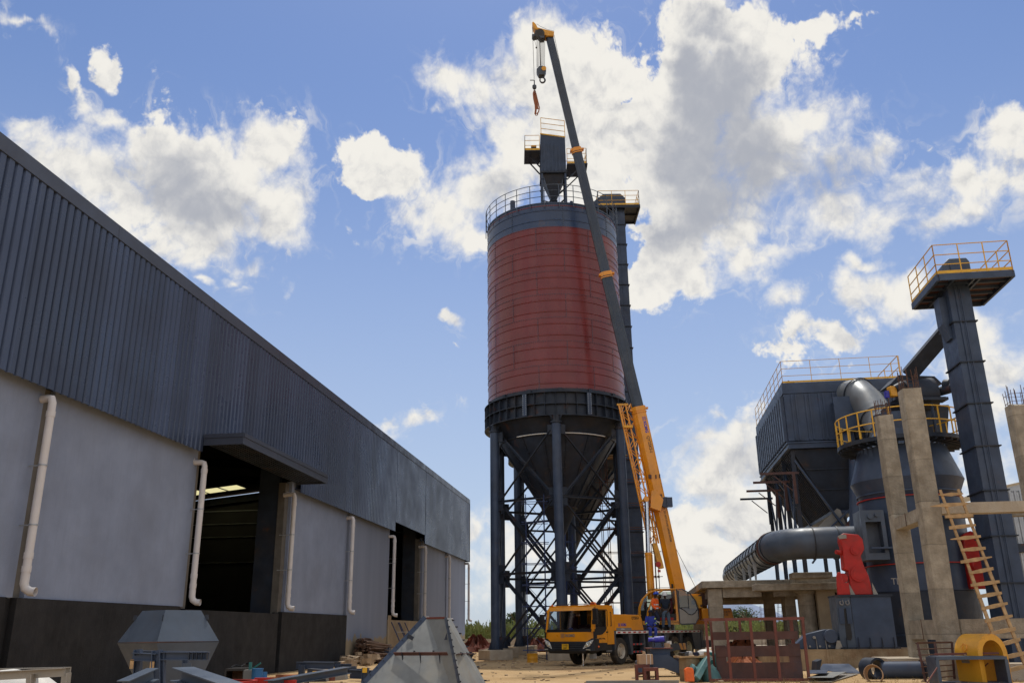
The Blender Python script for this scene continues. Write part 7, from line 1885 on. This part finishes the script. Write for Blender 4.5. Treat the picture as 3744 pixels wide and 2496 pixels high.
for i in range(18):
    f = (i+.4)/17
    p = tm.lerp(bm_, f)+Vector((.05, -.03, 0)); m.tube(p, p+Vector((-.0, -.03, .0)), .014, n=6)
    p = tr.lerp(br2, f)+Vector((.0, -.02, 0)); m.tube(p, p+Vector((.035, -.02, .0)), .014, n=6)
    p = tl.lerp(bl_, f)+Vector((-.06, -.03, .0)); m.tube(p, p+Vector((0, -.012, 0)), .010, n=6)
m.build('bolts', M['steel_dk'], HP)
f = .335
a, b, c_ = tl.lerp(bl_, f), tm.lerp(bm_, f), tr.lerp(br2, f)
fn = (b-a).cross(bl_-a).normalized(); fn = -fn if fn.y > 0 else fn
rn = (c_-b).cross(bm_-b).normalized(); rn = -rn if rn.x < 0 else rn
st = MB().beam(a+fn*.04+Vector((.04, 0, 0)), b+fn*.04-Vector((.06, 0, 0)), .010, .07, up=fn).build('stiffener', M['oxide_dk'], HP)
MB().beam(b+rn*.04+(c_-b)*.12, c_+rn*.04+(c_-b)*.1, .010, .07, up=rn).build('stiffener', M['oxide_dk'], HP)
m = MB()
for k in (.18, .48, .8):
    p = a.lerp(b, k)+fn*.003; m.prism([(0, 0), (.0, -.11), (.09, -.0)], p-Vector((0, 0, .01)), fn, (0, 0, 1), (.008, 0, 0)) 
for k in (.38, .7):
    p = a.lerp(b, k)+fn*.003; m.prism([(0, 0), (.0, .06), (.09, .0)], p+Vector((0, 0, .01)), fn, (0, 0, 1), (.008, 0, 0))
for k in (.3, .6, .9):
    p = b.lerp(c_, k)+rn*.003; m.prism([(0, 0), (0, -.13), (.09, 0)], p, rn, (0, 0, 1), (0, .008, 0)).prism([(0, 0), (0, .06), (.09, 0)], p, rn, (0, 0, 1), (0, .008, 0))
m.build('gusset', M['steel_dk'], HP, split=True)
m = MB()
for k, ff_ in enumerate((.17, .60)):
    p = tl.lerp(bl_, ff_); m.beam(p+Vector((-.03, -.04, .02)), p+Vector((.06, -.06, -.03)), .012, .06)
    p = tm.lerp(bm_, ff_+.03); m.prism([(0, 0), (-.05, 0), (-.01, .11)], p+Vector((-.02, -.04, 0)), (1, 0, 0), (0, 0, 1), (0, -.01, 0))
m.build('lug', M['steel_dk'], HP)
def paint_arc(parent, p, u, v, nrm, r, a0, a1, mat, name='paint_mark'):
    m = MB(); pts = [p+nrm*.006+u*math.cos(R(a))*r+v*math.sin(R(a))*r for a in range(a0, a1+1, 15)]
    for x, y in zip(pts, pts[1:]): m.beam(x, y, .022, .004, up=nrm)
    m.build(name, mat, parent)
paint_arc(HP, tm.lerp(bm_, .70).lerp(tr.lerp(br2, .70), .42), (c_-b).normalized(), Vector((0, 0, 1)), rn, .045, -50, 200, M['dkletter'])
paint_arc(HP, a.lerp(b, .45).lerp(bl_.lerp(bm_, .5), .65), (b-a).normalized(), Vector((0, 0, 1)), fn, .04, 0, 230, M['dkletter'])
# --- octagonal chute (two frustums) left
OH = thing('chute_hopper', 'blue-grey faceted chute hopper of two joined frustums before the black plinth', 'hopper', at(610, 2496, 17))
# square hopper turned so that one corner points at the viewer
fc = at(575, 2346, 16.6)
def dirn(deg): return Vector((math.cos(R(deg)), math.sin(R(deg)), 0))
e1v, e2v = dirn(53.6), dirn(143.6); side = 1.30
cM = fc + (e1v+e2v)*side/2
def sq(c, a, z): return [Vector((c.x, c.y, z))+(e1v*i+e2v*j)*a/2 for i, j in ((-1, -1), (1, -1), (1, 1), (-1, 1))]
zt_ = at(600, 2231, cM.y).z
r_ = [sq(cM, .76, zt_), sq(cM, side, fc.z), sq(cM+Vector((.12, 0, 0)), .45, .12)]
MB().loft(r_[:2]).build('upper_frustum', M['steel_lt'], OH, smooth=False)
MB().loft([[p-Vector((0, 0, .012)) for p in r_[1]], r_[2]]).build('lower_frustum', M['steel_lt'], OH, smooth=False)
MB().path(r_[1], .010, 4, closed=True).build('seam', M['oxide_dk'], OH)
for k in (1, 3):
    p = r_[0][k].lerp(r_[1][k], .3); MB().prism([(-.04, 0), (.04, 0), (.025, .09), (-.025, .09)], p+Vector((0, -.01, 0)), (1, 0, 0), (0, 0, 1), (0, .02, 0)).build('lifting_lug', M['steel_dk'], OH)
p = r_[0][0].lerp(r_[1][0], .25); MB().tube(p+Vector((0, -.02, .05)), p+Vector((0, -.05, -.05)), .012).build('lifting_lug', M['steel_dk'], OH)
# --- bolted steel stand in front of it
SS = thing('steel_stand', 'dusty slate steel stand of bolted channels in front of the chute hopper', 'steel stand', at(620, 2496, 13.8))
Ys = 13.8
def bt_(x0, y0, x1, y1, w, h, Y0=Ys, Y1=Ys, nm='beam', mt='steel'): MB().ibeam(at(x0, y0, Y0), at(x1, y1, Y1), w, h, .012).build(nm, M[mt], SS)
bt_(485, 2398, 573, 2402, .12, .11); bt_(590, 2396, 764, 2396, .12, .115)
bt_(515, 2382, 760, 2386, .08, .05, 14.6, 14.6)
bt_(575, 2375, 575, 2560, .13, .13, nm='post'); bt_(595, 2378, 592, 2560, .08, .08, nm='post')
bt_(505, 2372, 505, 2392, .10, .10, nm='post'); bt_(505, 2412, 498, 2560, .10, .10, nm='post', Y0=13.9, Y1=13.9)
bt_(680, 2408, 676, 2560, .09, .09, nm='post', Y0=14.6, Y1=14.6)
MB().box(at(482, 2426, 13.75), (.05, .02, .13)).box(at(556, 2432, 13.75), (.06, .02, .13)).build('end_plate', M['wood'], SS)
MB().box(at(683, 2433, 14.4), (.14, .02, .08)).build('splice_plate', M['steel_lt'], SS)
m = MB()
for x in (692, 706, 720, 738, 757): m.box(at(x, 2396, 13.74), (.01, .05, .10))
m.build('web_stiffener', M['steel_dk'], SS)
def slab(x0, y0, x1, y1, wdt, Y, label, mt='steel_lt', Yb=None, th=.16, name='steel_beam', cat='steel beam', grp='loose steel sections in front'):
    a, b = at(x0, y0, Y), at(x1, y1, Yb or Y); o = MB().ibeam(a, b, wdt, th, .014).build(name, M[mt]); tag(o, label, cat, grp); return o
slab(665, 2462, 860, 2530, .28, 11.5, 'pale blue-grey box beam sloping down to the right at the bottom edge', Yb=10.5)
slab(450, 2510, 560, 2462, .2, 12.3, 'short grey channel sloping up to the right at the bottom edge', Yb=12.8)
slab(980, 2500, 1270, 2448, .26, 20.5, 'long grey beam running across the clutter left of the big grey hopper', Yb=23)
# --- white wrapped load in a pale steel crate, bottom left
WC = thing('steel_crate', 'pale painted steel crate frame at the bottom left corner', 'crate', at(120, 2496, 8.5))
def cr(x0, y0, x1, y1, Y0, Y1, nm='crate_rail', w=.07): MB().angle(at(x0, y0, Y0), at(x1, y1, Y1), w, .008).build(nm, M['greylet'] if nm != 'x' else M['whitep'], WC)
cr(-60, 2472, 232, 2456, 8.4, 8.4); cr(-60, 2458, 246, 2453, 9.3, 8.5); cr(105, 2465, 102, 2560, 8.4, 8.4, 'crate_post', .08); cr(236, 2458, 225, 2560, 8.4, 8.4, 'crate_post', .08)
wb_ = at(80, 2500, 8.9)
o = MB().ball((wb_.x-.1, wb_.y, wb_.z-.22), .46, (1.15, .75, .78), 14).build('wrapped_bundle', M['tarp']); tag(o, 'white plastic-wrapped bundle inside the pale crate at the bottom left', 'bundle', 'wrapped bundles in the crate')
o = MB().ball((wb_.x+.42, wb_.y-.05, wb_.z-.32), .26, (1, .7, .95), 12).build('wrapped_bundle', M['tarp']); tag(o, 'smaller crumpled grey-white bundle at the right of the pale crate', 'bundle', 'wrapped bundles in the crate')
# --- items along the wall: black box, cabinet, blue motors, bricks, beams
c = at(852, 2480, 25)
bb = thing('open_box', 'dark open-fronted wooden box near the black plinth with cables on top', 'box', (c.x, c.y, 0))
x0, x1 = at(820, 2470, 25).x, at(893, 2470, 25).x; zt = at(850, 2442, 25).z
MB().bx(x0, x1, 25, 25.8, zt-.06, zt).bx(x0, x0+.05, 25, 25.8, 0, zt-.061).bx(x1-.05, x1, 25, 25.8, 0, zt-.061).bx(x0, x1, 25.8, 25.85, 0, zt).build('box_shell', M['blackp'], bb)
MB().bx(x0+.06, x1-.06, 25.5, 25.52, .05, zt-.08).build('inner_board', M['log'], bb)
o = MB().path([(x0+.1, 25.2, zt+.02), (x0+.2, 25.3, zt+.08), (x0+.35, 25.25, zt+.04), (x1-.1, 25.4, zt+.1), (x1+.1, 25.3, zt+.14)], .02, 5).build('cable', M['blackp']); tag(o, 'loose black cable lying on the dark open box', 'cable')
c = at(915, 2480, 24.5); zt = at(915, 2446, 24.5).z
cab_ = MB().box((c.x, c.y, zt/2), (.30, .3, zt)).build('grey_cabinet', M['hopgrey'], bevel=.01); tag(cab_, 'pale grey steel cabinet between the dark open box and the blue motors', 'cabinet')
o = MB().box((c.x-.02, c.y, zt+.09), (.07, .06, .18)).tube((c.x+.05, c.y, zt+.03), (c.x+.25, c.y-.02, zt+.16), .02, n=6).build('clamp', M['teal']); tag(o, 'small green clamp with a blue handle on the grey cabinet', 'clamp')
mo = thing('blue_motor', 'bright blue geared motor standing upright at the bottom, left of the brick blocks', 'motor', at(950, 2496, 24))
a = at(942, 2443, 24); MB().tube((a.x, a.y, 0.05), a, .14, n=20).tube(a-Vector((0, 0, .02)), a+Vector((0, 0, .01)), .15, n=20).build('motor_body', M['bluep'], mo)
a = at(960, 2455, 24.2); MB().tube((a.x+.02, a.y, 0.05), a, .12, n=20).build('motor_body', M['bluep'], mo)
b = at(950, 2490, 23.9); MB().box((b.x, b.y, .1), (.62, .4, .2)).build('motor_foot', M['bluep'], mo)
rg = MB().lathe([(.52, 0), (.62, 0), (.62, .05), (.52, .05)], n=40, M=Matrix.Translation((at(835, 2492, 20.5).x, 20.5, at(835, 2488, 20.5).z-.04))).build('flange_ring', M['redp']); tag(rg, 'orange-red flange ring lying flat at the bottom edge before the dark open box', 'flange ring')
for k, (x, y, l) in enumerate(((962, 2488, 'red bolted channel at the bottom edge, left of the second one'), (1052, 2496, 'red bolted channel at the bottom edge, right of the first one'))):
    a = at(x-30, y, 21); b = at(x+30, y, 21); o = MB().beam(a, b, .12, .14).build('red_channel', M['redp']); tag(o, l, 'channel', 'red bolted channels at the bottom edge')
def beamset(x0, y0, x1, y1, Y, th, label, mt='steel', Yb=None): return slab(x0, y0, x1, y1, .2, Y, label, mt, Yb, th)
fr_ = thing('steel_trestle', 'slate steel trestle of bolted beams lying before the rubble pile', 'trestle', at(1150, 2470, 33))
for nme, a in (('top_beam', (1083, 2430, 1220, 2432, 33, 33, .22)), ('top_beam', (1110, 2423, 1245, 2425, 34.5, 34.5, .14)), ('side_beam', (1238, 2436, 1285, 2436, 33.5, 33.5, .2)), ('low_beam', (1250, 2452, 1350, 2450, 33, 32.6, .15)), ('low_beam', (1280, 2462, 1400, 2466, 30, 29.5, .26))):
    MB().ibeam(at(a[0], a[1], a[4]), at(a[2], a[3], a[5]), .2, a[6], .014).build(nme, M['steel'], fr_)
for x, y, Yv in ((1104, 2440, 32.8), (1236, 2436, 33.4), (1292, 2445, 32.6)):
    a = at(x, y, Yv); MB().ibeam((a.x, a.y, .02), a+Vector((0, 0, .1)), .2, .2, .014).build('leg', M['steel'], fr_)
mp_ = thing('machine_part', 'slate casting with a yellow sticker and a sloped white cover beyond the long beam', 'machine part', at(1150, 2470, 29))
a = at(1120, 2477, 28.5)
MB().prism([(0, 0), (.02, .38), (.48, .34), (.60, 0)], (a.x, a.y, .05), (1, 0, 0), (0, 0, 1), (0, .5, 0)).build('casting', M['steel_dk'], mp_)
MB().prism([(.5, .0), (.48, .34), (1.15, .22), (1.2, .05)], (a.x, a.y+.05, .05), (1, 0, 0), (0, 0, 1), (0, .4, 0)).build('cover', M['greylet'], mp_)
MB().bx(a.x+.18, a.x+.30, a.y-.01, a.y-.001, .22, .36).build('sticker', M['plate'], mp_)
a = at(1215, 2460, 27); o = MB().lathe([(.001, .06), (.17, .06), (.18, .04), (.001, .035)], n=20, M=Matrix.Translation((a.x, a.y, a.z-.05))).tube((a.x, a.y, a.z-.2), (a.x, a.y, a.z-.01), .09).build('round_cap', M['oxide']); tag(o, 'small rusty round cap on a stub on the long grey beam', 'cap')
a = at(1335, 2470, 29); o = MB().ibeam((a.x, a.y, 0), (a.x, a.y, .42), .2, .2, .014).build('beam_stub', M['steel']); tag(o, 'upright slate beam stub with a yellow sticker left of the big hopper', 'beam stub')
o = MB().bx(a.x-.07, a.x+.07, a.y-.125, a.y-.115, .28, .42).build('yellow_sticker', M['plate']); o.parent = None; tag(o, 'yellow sticker on the beam stub left of the big hopper', 'sticker')
for k, (x, y, Y, sx, sz, mt, l, cat) in enumerate(((1072, 2478, 29.0, .55, .24, 'brick', 'stack of orange clay blocks on the sandy ground', 'clay blocks'), (1056, 2457, 33, .85, .09, 'brick', 'long thin red brick beam lying behind the clay blocks', 'beam'), (998, 2474, 31, .16, .1, 'brick', 'single broken brick lying on the sand right of the blue motor', 'brick'))):
    a = at(x, y, Y); m = MB().box((a.x, a.y, sz/2), (sx, .3, sz), rz=.06)
    if k == 0: m.box((a.x+.05, a.y-.2, .06), (.42, .16, .12), rz=.06)
    o = m.build('clay_brick', M[mt]); tag(o, l, cat)
a = W(43.5, DW+.3, .02)
o = GR().path([(36, DW+1.4, .03), (38, DW+.7, .04), (40, DW+.45, .05), (42.5, DW+.5, .05)], .035, 6).build('hose', M['ckgrey']); tag(o, 'dark hose lying along the foot of the black plinth', 'hose')
# front kerb plank, bits on the ground
a, b = at(2143, 2492, 26.3), at(2482, 2494, 26.0); a.z = b.z = .05
o = MB().beam(a, b, .1, .09).build('timber_plank', M['hopgrey']); tag(o, 'long pale plank lying on the ground at the bottom centre', 'plank')
random.seed(44)
m = MB()
for _ in range(900):
    s = random.uniform(22, 70); d = random.uniform(-13.5, 12)*random.uniform(.6, 1.1)
    if abs(d) < 3.2 and random.random() < .75: continue
    r = random.choice((.02, .03, .035, .05, .07)); m.rock(tuple(W(s, d, r*.3)), r, (1.4, 1, .6))
st_ = m.build('stones', M['rubble'], smooth=False); tag(st_, 'small stones and crumbs scattered over the sandy yard', 'stones', kind='stuff')
m = MB()
for _ in range(240):
    s = random.uniform(26, 60); d = random.uniform(-12, 11)
    a = random.uniform(0, 3); L = random.uniform(.1, .5); p = W(s, d, .015); m.beam(p, p+Vector((math.cos(a)*L, math.sin(a)*L, 0)), .03, .015)
st_ = m.build('litter', M['log'], smooth=False); tag(st_, 'twigs and thin scraps scattered over the sandy yard', 'litter', kind='stuff')
m = MB()
for _ in range(2600):
    if random.random() < .5: p = gnd(random.uniform(2600, 3000), random.uniform(2484, 2530))
    else: p = gnd(random.uniform(2900, 3744), random.uniform(2430, 2520))
    if p.y > 40: continue
    a = random.uniform(0, 6.3); h = random.uniform(.03, .14); w = .006
    m.add([p+Vector((math.cos(a)*w, math.sin(a)*w, 0)), p-Vector((math.cos(a)*w, math.sin(a)*w, 0)), p+Vector((random.uniform(-.08, .08), random.uniform(-.08, .08), h))], [(0, 1, 2)])
st_ = m.build('dry_grass', surf('dry_grass', (.30, .22, .08), .9, 0, .2, 3), smooth=False); tag(st_, 'sparse dry grass tufts around the red frame and the yard edge', 'grass', kind='stuff')
